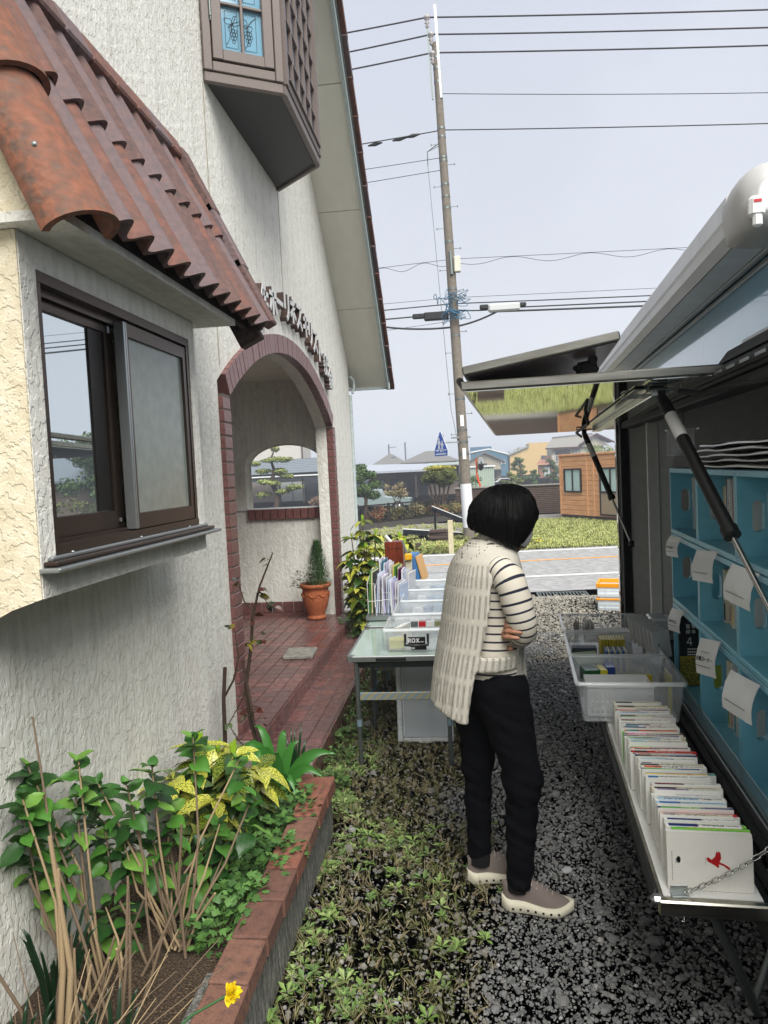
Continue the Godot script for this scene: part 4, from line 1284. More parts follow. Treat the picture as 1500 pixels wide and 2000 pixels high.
	var pm = [leafmat(Color(0.86, 0.74, 0.03), 0.55), leafmat(Color(0.90, 0.80, 0.10), 0.55)]
	var petal = leaf_mesh(0.026, 0.020, -0.3, 0.2, 0.08)
	for k in 22:
		var a = TAU * k * 0.382; var el = 0.2 + 1.1 * k / 22.0
		var d = V(0.75, 0.15, 0.15) * sin(el) + V(-0.1, cos(a), sin(a)) * cos(el) * 0.9
		put_leaf(fl, "petal", petal, pm[k % 2], V(0.228, 0.191, -0.126), d, rf(0.75, 1.1), rf(-0.5, 0.5))
	# far aucuba beside the porch, its neighbours, the pot
	aucuba("tall glossy aucuba shrub at the far end of the porch steps", V(-0.93, -0.01, -6.62), [[V(0.0, 1.13, 0.0), 10, 7], [V(-0.04, 0.72, 0.12), 6, 0], [V(0.16, 0.48, 0.1), 4, 0], [V(0.12, 1.0, 0.05), 7, 6], [V(-0.10, 0.98, 0.06), 7, 6], [V(0.16, 0.84, 0.02), 6, 6], [V(-0.14, 0.78, 0.08), 6, 3], [V(0.04, 0.90, 0.14), 6, 6], [V(0.10, 0.62, 0.16), 5, 0], [V(-0.06, 0.55, 0.18), 5, 0], [V(0.0, 0.35, 0.2), 3, 0]], 0.12, 0.2)
	aucuba("small aucuba sprig with fresh tips behind the wooden box", V(-0.72, -0.01, -7.4), [[V(0.05, 0.90, 0.0), 5, 7], [V(0.10, 0.84, 0.05), 4, 6], [V(0.0, 0.80, 0.03), 4, 6]], 0.13, 0.2)
	leafy_clump("ivy_plant", "variegated ivy hanging at the foot of the far aucuba", "plant", V(-0.86, 0.0, -6.42), 110, 0.05, 0.04, 0.30, 0.13, [Color(0.10, 0.18, 0.07), Color(0.36, 0.40, 0.24), Color(0.07, 0.13, 0.05)], "", true, 0.35)
	leafy_clump("leafy_plant", "dark green leafy plant under the porch pillar", "plant", V(-1.02, 0.05, -6.40), 90, 0.06, 0.035, 0.40, 0.12, [Color(0.03, 0.07, 0.025), Color(0.05, 0.10, 0.03)], "", false, 0.3)
	var pot = thing("terracotta_pot", "terracotta urn pot with rolled rim on the porch floor", "pot", "", V(-1.40, 0.24, -6.62))
	m = MB.new()
	m.lathe([Vector2(0.0, 0.0), Vector2(0.085, 0.0), Vector2(0.09, 0.02), Vector2(0.08, 0.035), Vector2(0.075, 0.045), Vector2(0.10, 0.10), Vector2(0.122, 0.17), Vector2(0.125, 0.23), Vector2(0.118, 0.27), Vector2(0.125, 0.29), Vector2(0.143, 0.30), Vector2(0.145, 0.325), Vector2(0.13, 0.33), Vector2(0.118, 0.32), Vector2(0.115, 0.29)], 28)
	part(pot, "body", m, M.terracotta)
	m = MB.new()
	for k in 8:
		var a = TAU * k / 8.0; var pts = []
		for j in 7: pts.append(V(cos(a + (j - 3) * 0.11) * 0.127, 0.245 - 0.03 * sin(PI * j / 6.0), sin(a + (j - 3) * 0.11) * 0.127))
		m.tube(pts, 0.006, 6)
	part(pot, "garland", m, M.terracotta)
	m = MB.new(); m.lathe([Vector2(0.114, 0.295), Vector2(0.06, 0.30), Vector2(0, 0.30)], 20)
	part(pot, "soil", m, M.soil)
	var cf = thing("potted_conifer", "feathery dark green conifer growing in the terracotta pot", "conifer", "", V(-1.37, 0.53, -6.62))
	m = MB.new()
	for i in 3600:
		var t = rng.randf(); var y = t * 0.42; var r = 0.13 * pow(1.0 - t, 0.6) + 0.01
		var a = rng.randf() * TAU; var rr = r * sqrt(rng.randf())
		m.xf = Transform3D.IDENTITY
		m.col = Color(0.04, 0.11, 0.025) * rf(0.6, 1.6)
		var o = V(cos(a) * rr, y, sin(a) * rr); var d = V(cos(a) * 0.6, 1.0, sin(a) * 0.6).normalized() * rf(0.02, 0.045)
		var s = V(-sin(a), 0, cos(a)) * 0.0022
		m.tri(o - s, o + s, o + d)
	var nm = vmat(0.7); nm.cull_mode = BaseMaterial3D.CULL_DISABLED
	part(cf, "crown", m, nm)
	m = MB.new(); m.tube([V(0, 0, 0), V(0, 0.35, 0)], [0.008, 0.003], 6)
	part(cf, "trunk", m, M.bark)
	leafy_clump("trailing_plant", "sparse dark trailing plant left of the conifer in the pot", "plant", V(-1.50, 0.53, -6.58), 60, 0.035, 0.02, 0.22, 0.10, [Color(0.03, 0.05, 0.02), Color(0.07, 0.04, 0.03)], "", false)

func rose_bush():
	var r = thing("rose_bush", "nearly bare thorny rose bush in front of the porch", "rose", "", V(-1.0, 0.2, -3.18))
	var paths = [[V(0.0, 0, 0), V(0.01, 0.08, 0.02), V(0.03, 0.14, 0.0)], [V(0.03, 0.14, 0.0), V(0.0, 0.26, 0.0), V(-0.015, 0.42, 0.0), V(0.02, 0.62, -0.01), V(0.035, 0.74, 0.0), V(0.075, 0.88, 0.0), V(0.14, 1.03, -0.02)], [V(0.03, 0.14, 0), V(0.045, 0.19, 0.01), V(0.02, 0.26, 0.02), V(-0.0, 0.40, 0.01), V(-0.02, 0.55, 0.01)], [V(-0.13, 0.05, 0.0), V(-0.125, 0.2, 0.0), V(-0.12, 0.38, 0.0), V(-0.105, 0.52, 0.0)], [V(-0.12, 0.38, 0), V(-0.07, 0.46, 0), V(-0.04, 0.56, 0), V(-0.05, 0.70, 0)], [V(0.05, 0.76, 0), V(-0.0, 0.82, 0), V(-0.02, 0.92, 0.01)], [V(0.0, 0.12, 0), V(-0.06, 0.18, 0), V(-0.10, 0.25, 0)], [V(-0.01, 0.42, 0), V(-0.06, 0.33, 0), V(-0.11, 0.25, 0)], [V(0.075, 0.86, 0), V(0.12, 0.80, 0.02), V(0.15, 0.78, 0.02)]]
	var rad = [[0.013, 0.012, 0.012], [0.010, 0.009, 0.009, 0.008, 0.007, 0.005, 0.003], [0.009, 0.008, 0.007, 0.007, 0.006], [0.010, 0.010, 0.009, 0.009], [0.006, 0.005, 0.004, 0.002], [0.004, 0.003, 0.002], [0.004, 0.003, 0.002], [0.003, 0.003, 0.002], [0.003, 0.002, 0.002]]
	var bm = tmat(ramp(noise(211, 0.1, 128, 3), [[0.0, Color(0.16, 0.11, 0.09)], [1.0, Color(0.30, 0.22, 0.17)]]), 0.1, 0.8)
	for i in paths.size():
		var m = MB.new(); m.tube(paths[i], rad[i], 7)
		for k in 9:
			var j = rng.randi_range(0, paths[i].size() - 2); var q = paths[i][j].lerp(paths[i][j + 1], rng.randf())
			var a = rng.randf() * TAU
			m.tube([q, q + V(cos(a) * 0.018, 0.004, sin(a) * 0.018)], [0.002, 0.0002], 4, false)
		part(r, "stem", m, bm)
	var lm = [leafmat(Color(0.16, 0.20, 0.12), 0.3), leafmat(Color(0.30, 0.36, 0.22), 0.35), leafmat(Color(0.26, 0.12, 0.08), 0.4), leafmat(Color(0.44, 0.40, 0.12), 0.4)]
	var lf = leaf_mesh(0.042, 0.026, 0.2, 0.15)
	for q in [[0.04, 0.74, 5], [0.07, 0.86, 6], [-0.02, 0.90, 4], [0.13, 0.80, 6], [0.03, 0.64, 7], [0.09, 0.66, 4], [-0.02, 0.30, 4], [0.03, 0.33, 5], [0.05, 0.28, 3], [0.12, 1.0, 3], [-0.10, 0.25, 2], [-0.05, 0.70, 2]]:
		for k in q[2]:
			var a = rng.randf() * TAU
			put_leaf(r, "leaf", lf, pick(lm), V(q[0] + rf(-0.02, 0.02), q[1] + rf(-0.02, 0.02), rf(-0.02, 0.03)), V(cos(a), rf(-0.7, 0.5), sin(a)), rf(0.7, 1.15), rf(-1, 1))

func hydrangea():
	var h = thing("hydrangea_bush", "leggy hydrangea bush of pruned tan canes with fresh green leaf tufts", "bush")
	var tips = [[-1.2, 0.82, -1.83], [-1.16, 0.78, -1.8], [-1.17, 0.96, -1.82], [-1.09, 0.81, -1.89], [-1.1, 0.71, -1.88], [-1.11, 0.69, -2.02], [-1.13, 0.6, -2.02], [-1.15, 0.78, -1.72], [-1.19, 0.64, -1.79], [-1.19, 0.53, -1.85], [-0.98, 0.72, -1.94], [-1.01, 0.56, -2.06], [-0.85, 0.79, -2.12], [-0.76, 0.66, -2.27], [-0.73, 0.52, -2.25], [-0.85, 0.43, -2.3], [-0.93, 0.59, -2.1], [-0.94, 0.74, -2.02], [-1.07, 0.57, -1.97], [-1.02, 0.53, -1.98], [-0.97, 0.5, -2.06], [-1.02, 0.33, -2.17], [-1.03, 0.32, -1.98], [-1.08, 0.35, -1.96], [-0.84, 0.33, -2.29], [-0.9, 0.37, -2.28], [-1.11, 0.6, -1.81], [-0.94, 0.35, -2.15]]
	var bases = [V(-1.03, 0.2, -1.62), V(-0.98, 0.2, -1.72), V(-0.96, 0.2, -1.82), V(-0.94, 0.2, -1.92), V(-0.90, 0.2, -2.02), V(-1.05, 0.2, -1.85)]
	var lm = [leafmat(Color(0.18, 0.36, 0.11), 0.5), leafmat(Color(0.26, 0.45, 0.15), 0.5), leafmat(Color(0.13, 0.27, 0.10), 0.45), leafmat(Color(0.38, 0.54, 0.21), 0.55)]
	var ms = [leaf_mesh(0.062, 0.046, 0.3, 0.12, 0.05, 0.08), leaf_mesh(0.052, 0.036, 0.1, 0.2, 0.05, 0.08), leaf_mesh(0.072, 0.05, 0.45, 0.08, 0.06, 0.08)]
	for i in tips.size():
		var t: Vector3 = V(tips[i][0], tips[i][1], tips[i][2])
		var b: Vector3 = bases[i % bases.size()]
		var best = 1e9
		for q in bases:
			var dd = Vector2(q.x - t.x, q.z - t.z).length() + rng.randf() * 0.15
			if dd < best: best = dd; b = q
		b += V(rf(-0.03, 0.03), 0, rf(-0.03, 0.03))
		var mid = b.lerp(t, 0.5) + V(rf(-0.05, 0.05), 0.03, rf(-0.05, 0.05))
		var m = MB.new(); m.tube([b, b.lerp(mid, 0.6) + V(rf(-0.01, 0.01), 0, 0), mid, mid.lerp(t, 0.6), t], [0.0046, 0.0042, 0.0036, 0.003, 0.0024], 6)
		part(h, "cane", m, M.cane if i % 2 else M.cane_grey)
		if i == 2:
			continue
		for pair in 6:
			var c = t - V(0, pair * 0.024, 0) + V(rf(-0.006, 0.006), 0, rf(-0.006, 0.006))
			var a0 = pair * 1.57 + i
			for s in [0, PI]:
				var a = a0 + s + rf(-0.3, 0.3)
				var up = [1.1, 0.6, 0.25, 0.0, -0.15, -0.3][pair]
				put_leaf(h, "leaf", pick(ms), pick(lm), c, V(cos(a), up + rf(-0.2, 0.2), sin(a)), rf(0.8, 1.35) * (0.75 if pair == 0 else 1.0), rf(-0.5, 0.5))
	# pruned stubs and the pale thick trunk at the left
	for k in 22:
		var b = pick(bases) + V(rf(-0.06, 0.08), 0, rf(-0.06, 0.06))
		var L = rf(0.16, 0.42)
		var d = V(rf(-0.25, 0.65), 1.0, rf(-0.3, 0.2)).normalized()
		var m = MB.new(); m.tube([b, b + d * L * 0.5 + V(rf(-0.01, 0.01), 0, rf(-0.01, 0.01)), b + d * L + V(rf(-0.03, 0.03), 0, rf(-0.02, 0.02))], [0.005, 0.0042, 0.0036], 6)
		part(h, "cane", m, M.cane if k % 3 == 0 else M.cane_grey)
	for k in 2:
		var m = MB.new(); m.tube([V(-1.02 + k * 0.02, 0.18, -1.58), V(-1.0 + k * 0.02, 0.42, -1.60), V(-1.0 - k * 0.015, 0.66 + k * 0.08, -1.61)], [0.009, 0.0075, 0.005], 7)
		part(h, "trunk", m, M.cane)
	# dry thin stalks leaning out to the right
	var dry = thing("dry_stalks", "sheaf of thin dry tan stalks in the lower left planter", "stalks", "", V(-0.90, 0.2, -1.38))
	for k in 40:
		var e = V(rf(-0.28, 0.36), rf(0.08, 0.34), rf(-0.36, 0.12))
		var m = MB.new(); m.tube([V(rf(-0.03, 0.03), 0, rf(-0.03, 0.03)), e * 0.5 + V(rf(-0.03, 0.03), rf(0.0, 0.06), rf(-0.02, 0.02)), e], [0.0022, 0.0018, 0.0011], 5)
		part(dry, "stalk", m, M.cane if k % 2 else M.cane_grey)

# ---- tables and what stands on them -----------------------------------------
func folding_table(label):
	var t = thing("folding_table", label, "table", "folding tables beside the porch")
	var top = MB.new(); top.box(V(0.28, 0.588, -0.335), V(0.548, 0.018, 0.658), 0.004)
	var tm = tmat(ramp(noise(161, 0.03, 256, 3), [[0.0, Color(0.62, 0.70, 0.66)], [1.0, Color(0.68, 0.75, 0.71)]]), 0.7, 0.1)
	part(t, "top", top, tm)
	var rim = MB.new()
	for s in [0, 1]:
		rim.box(V(0.28, 0.582, -0.67 * s), V(0.52, 0.032, 0.014), 0.004); rim.box(V(0.56 * s, 0.582, -0.335), V(0.014, 0.032, 0.63), 0.004)
	for q in [[0, 0], [1, 0], [0, 1], [1, 1]]:
		rim.tube([V(0.014 + q[0] * 0.532, 0.567, -0.014 - q[1] * 0.642), V(0.014 + q[0] * 0.532, 0.5985, -0.014 - q[1] * 0.642)], 0.021, 12)
	part(t, "edge_rim", rim, M.alu)
	var gp = MB.new(); gp.box(V(0.23, 0.581, 0.009), V(0.16, 0.018, 0.008), 0.003)
	part(t, "carry_grip", gp, M.rubber)
	for q in [[0.042, -0.025], [0.522, -0.025], [0.045, -0.60], [0.515, -0.60]]:
		var g = holder(t, "leg")
		var m = MB.new(); m.tube([V(q[0], 0.57, q[1]), V(q[0], 0.23, q[1])], 0.0135, 12)
		m.tube([V(q[0], 0.23, q[1]), V(q[0], 0.02, q[1])], 0.0115, 12)
		part(g, "tube", m, M.alu_dull)
		m = MB.new(); m.tube([V(q[0], 0.215, q[1]), V(q[0], 0.25, q[1])], 0.0155, 12)
		part(g, "collar", m, mat(Color(0.44, 0.52, 0.56), 0.5))
		m = MB.new(); m.tube([V(q[0], 0.0, q[1]), V(q[0], 0.03, q[1])], 0.0145, 12)
		part(g, "foot", m, mat(Color(0.20, 0.22, 0.23), 0.7))
	var im = Image.create(256, 32, false, Image.FORMAT_RGB8)
	for y in 32:
		for x in 256:
			var k = fposmod(x + y * 1.2, 44.0)
			im.set_pixel(x, y, Color(0.48, 0.54, 0.58) if k < 24 else Color(0.60, 0.57, 0.44))
	var bar_mat = tmat(ImageTexture.create_from_image(im), 0.26, 0.35, null, 0.0, false, V(1, 6, 1))
	for s in 2:
		var m = MB.new(); m.box(V(0.28, 0.375, -0.025 - s * 0.575), V(0.46, 0.042, 0.012), 0.003)
		part(t, "cross_bar", m, bar_mat)
		m = MB.new(); m.box(V(0.28, 0.535, -0.06 - s * 0.55), V(0.46, 0.03, 0.012), 0.003)
		part(t, "upper_rail", m, mat(Color(0.30, 0.33, 0.32), 0.5, 0.6))
	return t

func build_tables():
	var t0 = folding_table("pale green folding table with a ROX box, nearest the customer")
	t0.position = V(-0.65, 0.002, -3.80)
	var labs = ["pale green folding table carrying the wire magazine rack", "pale green folding table farthest from the camera, carrying the wooden box"]
	for i in 2:
		var t = t0.duplicate()
		t.name = named("folding_table", self); add_child(t)
		t.set_meta("label", labs[i])
		t.position = V(-0.655, 0.002, -4.54 - i * 0.74)
	# clear boxes in a row
	var bl = ["clear box with black ROX handle label at the front of the table", "clear box of white tissue-wrapped goods, second in the table row", "clear box with divided trays, third in the table row", "pale clear box, fourth in the table row", "bluish clear box farthest along the table row"]
	for i in 5:
		var z = 3.87 + i * 0.405
		var b = bin("clear_box", bl[i], "box", -0.458 + i * 0.012, -0.105, 0.605, 0.722 + i * 0.004, z, z + 0.355, 0.012, M.plastic, M.plastic_rim, Transform3D.IDENTITY, "clear boxes on the tables")
		if i == 0:
			var m = MB.new(); m.box(V(-0.285, 0.662, -3.862), V(0.092, 0.040, 0.003), 0.001); m.box(V(-0.275, 0.625, -3.858), V(0.082, 0.024, 0.002), 0.001)
			part(b, "label_plate", m, M.black)
			m = MB.new()
			m.tube([V(-0.345, 0.700, -3.858), V(-0.345, 0.655, -3.848), V(-0.348, 0.645, -3.840), V(-0.285, 0.640, -3.836), V(-0.222, 0.645, -3.840), V(-0.225, 0.655, -3.848), V(-0.225, 0.700, -3.858)], 0.0065, 8)
			part(b, "handle", m, M.black)
			var f = SystemFont.new(); f.font_names = ["Droid Sans"]; f.font_weight = 700; f.font_italic = true
			var tx = TextMesh.new(); tx.text = "ROX"; tx.font = f; tx.font_size = 64; tx.depth = 0.001; tx.pixel_size = 0.0005
			var o = part(b, "lettering", tx, mat(Color(0.93, 0.93, 0.93), 0.4))
			o.position = V(-0.302, 0.663, -3.8595)
			m = MB.new(); m.box(V(-0.256, 0.656, -3.8598), V(0.02, 0.003, 0.0008)); m.box(V(-0.305, 0.623, -3.8562), V(0.018, 0.010, 0.0008))
			part(b, "small_print", m, M.white_paint)
	var put = func(called, label, cat, c, size, turn, material, tilt = 0.0):
		var m = MB.new(); m.box(Vector3.ZERO, size, 0.0015)
		var o = solo(called, m, material, label, cat, "goods in the table boxes")
		o.transform = Transform3D(Basis(V(0, 1, 0), turn) * Basis(V(1, 0, 0), tilt), c)
		return o
	put.call("packet", "yellow packet in the corner of the ROX box", "packet", V(-0.40, 0.632, -3.95), V(0.08, 0.045, 0.09), 0.1, mat(Color(0.80, 0.78, 0.45), 0.5))
	put.call("card", "white card standing behind the yellow packet", "card", V(-0.35, 0.66, -4.02), V(0.06, 0.07, 0.002), 0.4, M.paper, 0.2)
	for k in 4:
		put.call("pouch", "white folded pouch, %s along the left wall of the ROX box" % ORD[k], "pouch", V(-0.40 + 0.012 * k, 0.675, -4.05 - k * 0.035), V(0.05, 0.05, 0.01), 0.6, M.paper, 0.3)
	for k in 4:
		put.call("key_holder", ["grey boxed trinket beside the red one", "red boxed trinket in the ROX box", "white boxed trinket beside the red one", "khaki boxed trinket at the right of the ROX box"][k], "trinket", V(-0.315 + k * 0.045, 0.69, -4.15), V(0.04, 0.03, 0.02), 0.0, mat([Color(0.35, 0.36, 0.37), Color(0.72, 0.12, 0.16), Color(0.85, 0.85, 0.85), Color(0.52, 0.52, 0.38)][k], 0.4))
	for k in 7:
		var m = MB.new()
		var P = []
		for a in 6:
			var row = []
			for b_ in 9:
				var th = PI * 0.5 * a / 5.0; var ph = TAU * b_ / 8.0
				var rr = 0.035 * (1.0 + (rf(-0.15, 0.15) if b_ < 8 else 0.0))
				row.append(V(cos(th) * cos(ph) * rr * 1.3, sin(th) * rr * 0.7, -cos(th) * sin(ph) * rr))
			row[8] = row[0]
			P.append(row)
		m.grid(P)
		solo("tissue_bag", m, mat(Color(0.86, 0.86, 0.87), 0.4), "white tissue bag, %s from the left in the second table box" % ORD[k], "bag", "goods in the table boxes", V(-0.41 + k * 0.045, 0.645 + rf(0, 0.02), -4.45 + rf(-0.08, 0.08)))
	for i in range(2, 5):
		for k in 5:
			put.call("small_box", "%s small box, %s from the left in the %s table box" % [["grey", "white", "blue", "pale blue", "dark grey"][k], ORD[k], ORD[i]], "box", V(-0.40 + k * 0.065, 0.635, -4.05 - i * 0.405 + rf(-0.06, 0.06)), V(0.05, rf(0.03, 0.06), 0.09), rf(-0.2, 0.2), mat([Color(0.5, 0.52, 0.54), Color(0.85, 0.85, 0.85), Color(0.34, 0.48, 0.66), Color(0.62, 0.74, 0.84), Color(0.28, 0.30, 0.34)][k], 0.4))
	# lid leaning upright under the front table
	var lid = thing("bin_lid", "clear plastic bin lid standing upright under the table", "lid", "", V(-0.28, 0.004, -4.16))
	var m = MB.new(); m.xf = Transform3D(Basis(V(1, 0, 0), -0.10), Vector3.ZERO)
	m.box(V(0, 0.235, 0), V(0.26, 0.42, 0.003)); 
	part(lid, "panel", m, M.plastic_milky)
	m = MB.new(); m.xf = Transform3D(Basis(V(1, 0, 0), -0.10), Vector3.ZERO)
	for s in [-1, 1]:
		m.box(V(s * 0.146, 0.235, 0.004), V(0.028, 0.47, 0.014), 0.004); m.box(V(s * 0.122, 0.235, 0.006), V(0.006, 0.40, 0.012), 0.002)
		m.box(V(0, 0.235 + s * 0.224, 0.004), V(0.26, 0.022, 0.014), 0.004)
	for k in 9: m.box(V(-0.12 + k * 0.03, 0.011, 0.012), V(0.004, 0.02, 0.006))
	for k in 13: m.box(V(-0.146, 0.05 + k * 0.031, 0.0125), V(0.026, 0.004, 0.005))
	m.box(V(0.0, 0.0, 0.01), V(0.08, 0.02, 0.012), 0.004)
	part(lid, "ribbed_border", m, M.plastic_rim)
	magazine_rack()

func magazine_rack():
	var rk = thing("wire_rack", "white wire rack stepped in four pockets for booklets", "rack", "", V(0, 0, 0))
	var wm = mat(Color(0.88, 0.88, 0.88), 0.4)
	for k in 4:
		var x0 = -0.665 + k * 0.048; var x1 = x0 + 0.046
		var z = -4.80 - 0.02 * k
		var y1 = 0.83 - k * 0.035; var y0 = 0.612
		var w = MB.new()
		w.tube([V(x0, y0, z), V(x0, y1, z), V(x1, y1, z), V(x1, y0 + 0.06, z)], 0.0025, 6)
		w.tube([V(x0, y0 + 0.10, z), V(x1, y0 + 0.10, z)], 0.0022, 6)
		w.tube([V(x0, y1, z), V(x0, y1 + 0.03, z - 0.12), V(x0, y1 + 0.06, z - 0.30)], 0.0022, 6)
		w.tube([V(x0, y0, z), V(x0, y0 + 0.01, z - 0.30), V(x0, y1 + 0.06, z - 0.30)], 0.0022, 6)
		part(rk, "pocket_wire", w, wm)
	var tr = MB.new(); tr.box(V(-0.565, 0.610, -4.85), V(0.20, 0.008, 0.34), 0.003)
	for s in [-1, 1]: tr.box(V(-0.565 + s * 0.10, 0.622, -4.85), V(0.006, 0.022, 0.34)); tr.box(V(-0.565, 0.622, -4.85 + s * 0.17), V(0.20, 0.022, 0.006))
	part(rk, "tray", tr, M.alu)
	var tones = [["green", Color(0.28, 0.50, 0.22)], ["dark", Color(0.14, 0.15, 0.17)], ["white", Color(0.86, 0.86, 0.88)], ["pale blue", Color(0.74, 0.80, 0.90)], ["teal", Color(0.12, 0.40, 0.48)], ["cream", Color(0.86, 0.84, 0.66)], ["lilac", Color(0.76, 0.74, 0.86)], ["purple", Color(0.36, 0.10, 0.34)], ["yellow", Color(0.88, 0.78, 0.36)]]
	var seq = [0, 5, 1, 3, 2, 2, 6, 2, 3, 2, 6, 2, 2, 3, 2, 4, 2, 6, 2, 2, 8, 0, 5, 7, 2, 3, 2, 2]
	for k in seq.size():
		var p = k % 14
		var back = k / 14
		var x = -0.655 + p * 0.0165 + back * 0.02
		var h = 0.29 - p * 0.008 + back * 0.03
		var z = -4.95 - back * 0.36 + rf(-0.02, 0.02)
		var m = MB.new(); m.box(V(0, h / 2, 0), V(0.006 if k % 3 else 0.011, h, 0.19), 0.001)
		var o = solo("booklet", m, mat(tones[seq[k]][1], 0.3), "%s booklet, %s from the left in the %s part of the wire rack" % [tones[seq[k]][0], ORD[p], "back" if back else "front"], "booklet", "booklets in the wire rack")
		o.transform = Transform3D(Basis(V(0, 1, 0), rf(-0.22, -0.02)) * Basis(V(0, 0, 1), rf(-0.09, 0.05)), V(x, 0.618, z))
	var wb = thing("wooden_box", "reddish brown wooden box behind the wire rack", "box", "", V(-0.578, 0.604, -5.87))
	var m = MB.new(); m.box(V(0, 0.20, 0), V(0.145, 0.40, 0.13), 0.004)
	part(wb, "body", m, tmat(ramp(noise(171, 0.03, 256, 4), [[0.0, Color(0.34, 0.13, 0.07)], [1.0, Color(0.50, 0.22, 0.12)]]), 0.3, 0.35, null, 0.0, true, V(1, 0.2, 1)))
	m = MB.new(); m.box(V(-0.03, 0.345, 0.066), V(0.045, 0.003, 0.002)); m.box(V(0.03, 0.345, 0.066), V(0.045, 0.003, 0.002)); 
	part(wb, "slot", m, M.black)
	m = MB.new(); m.xf = Transform3D(Basis(V(0, 0, 1), -0.9), V(-0.62, 1.025, -5.84))
	m.box(Vector3.ZERO, V(0.075, 0.02, 0.03), 0.004)
	solo("card_case", m, M.white_paint, "white card case lying tilted on the wooden box", "case")
	m = MB.new(); m.xf = Transform3D(Basis(V(0, 0, 1), 0.28), V(-0.465, 0.90, -5.72)); m.box(Vector3.ZERO, V(0.018, 0.24, 0.006), 0.002)
	solo("ruler_stick", m, M.alu, "pale metal strip leaning against the wooden box", "strip")
	for k in 2:
		m = MB.new(); m.xf = Transform3D(Basis(V(0, 0, 1), 0.20) * Basis(V(0, 1, 0), -0.3), V(-0.415 + k * 0.034, 0.83, -5.62)); m.box(Vector3.ZERO, V(0.028, 0.20, 0.13), 0.002)
		solo("book", m, mat([Color(0.36, 0.58, 0.78), Color(0.30, 0.50, 0.72)][k], 0.4), ["blue book leaning next to the metal strip", "second blue book leaning beside the pale orange one"][k], "book")
	m = MB.new(); m.xf = Transform3D(Basis(V(0, 0, 1), 0.24) * Basis(V(0, 1, 0), -0.3), V(-0.348, 0.82, -5.62)); m.box(Vector3.ZERO, V(0.016, 0.19, 0.12), 0.002)
	solo("book", m, mat(Color(0.84, 0.66, 0.44), 0.5), "pale orange book at the right of the leaning blue books", "book")
	m = MB.new(); m.box(V(-0.44, 0.755, -5.52), V(0.05, 0.29, 0.04), 0.004)
	solo("file_holder", m, mat(Color(0.80, 0.78, 0.70), 0.5), "cream file holder standing behind the rack", "holder")
	m = MB.new(); m.box(V(-0.44, 0.915, -5.50), V(0.056, 0.05, 0.05), 0.008)
	solo("yellow_pouch", m, mat(Color(0.90, 0.66, 0.08), 0.5), "bright yellow pouch on top of the cream file holder", "pouch")

# ---- the customer ------------------------------------------------------------
func cap_d(p: Vector3, a: Vector3, b: Vector3, ra: float, rb: float) -> float:
	var ab := b - a
	var t: float = clamp((p - a).dot(ab) / ab.length_squared(), 0.0, 1.0)
	return p.distance_to(a + ab * t) - lerp(ra, rb, t)

func smin(a: float, b: float, k: float) -> float:
	var h: float = max(k - abs(a - b), 0.0) / k
	return min(a, b) - h * h * k * 0.25

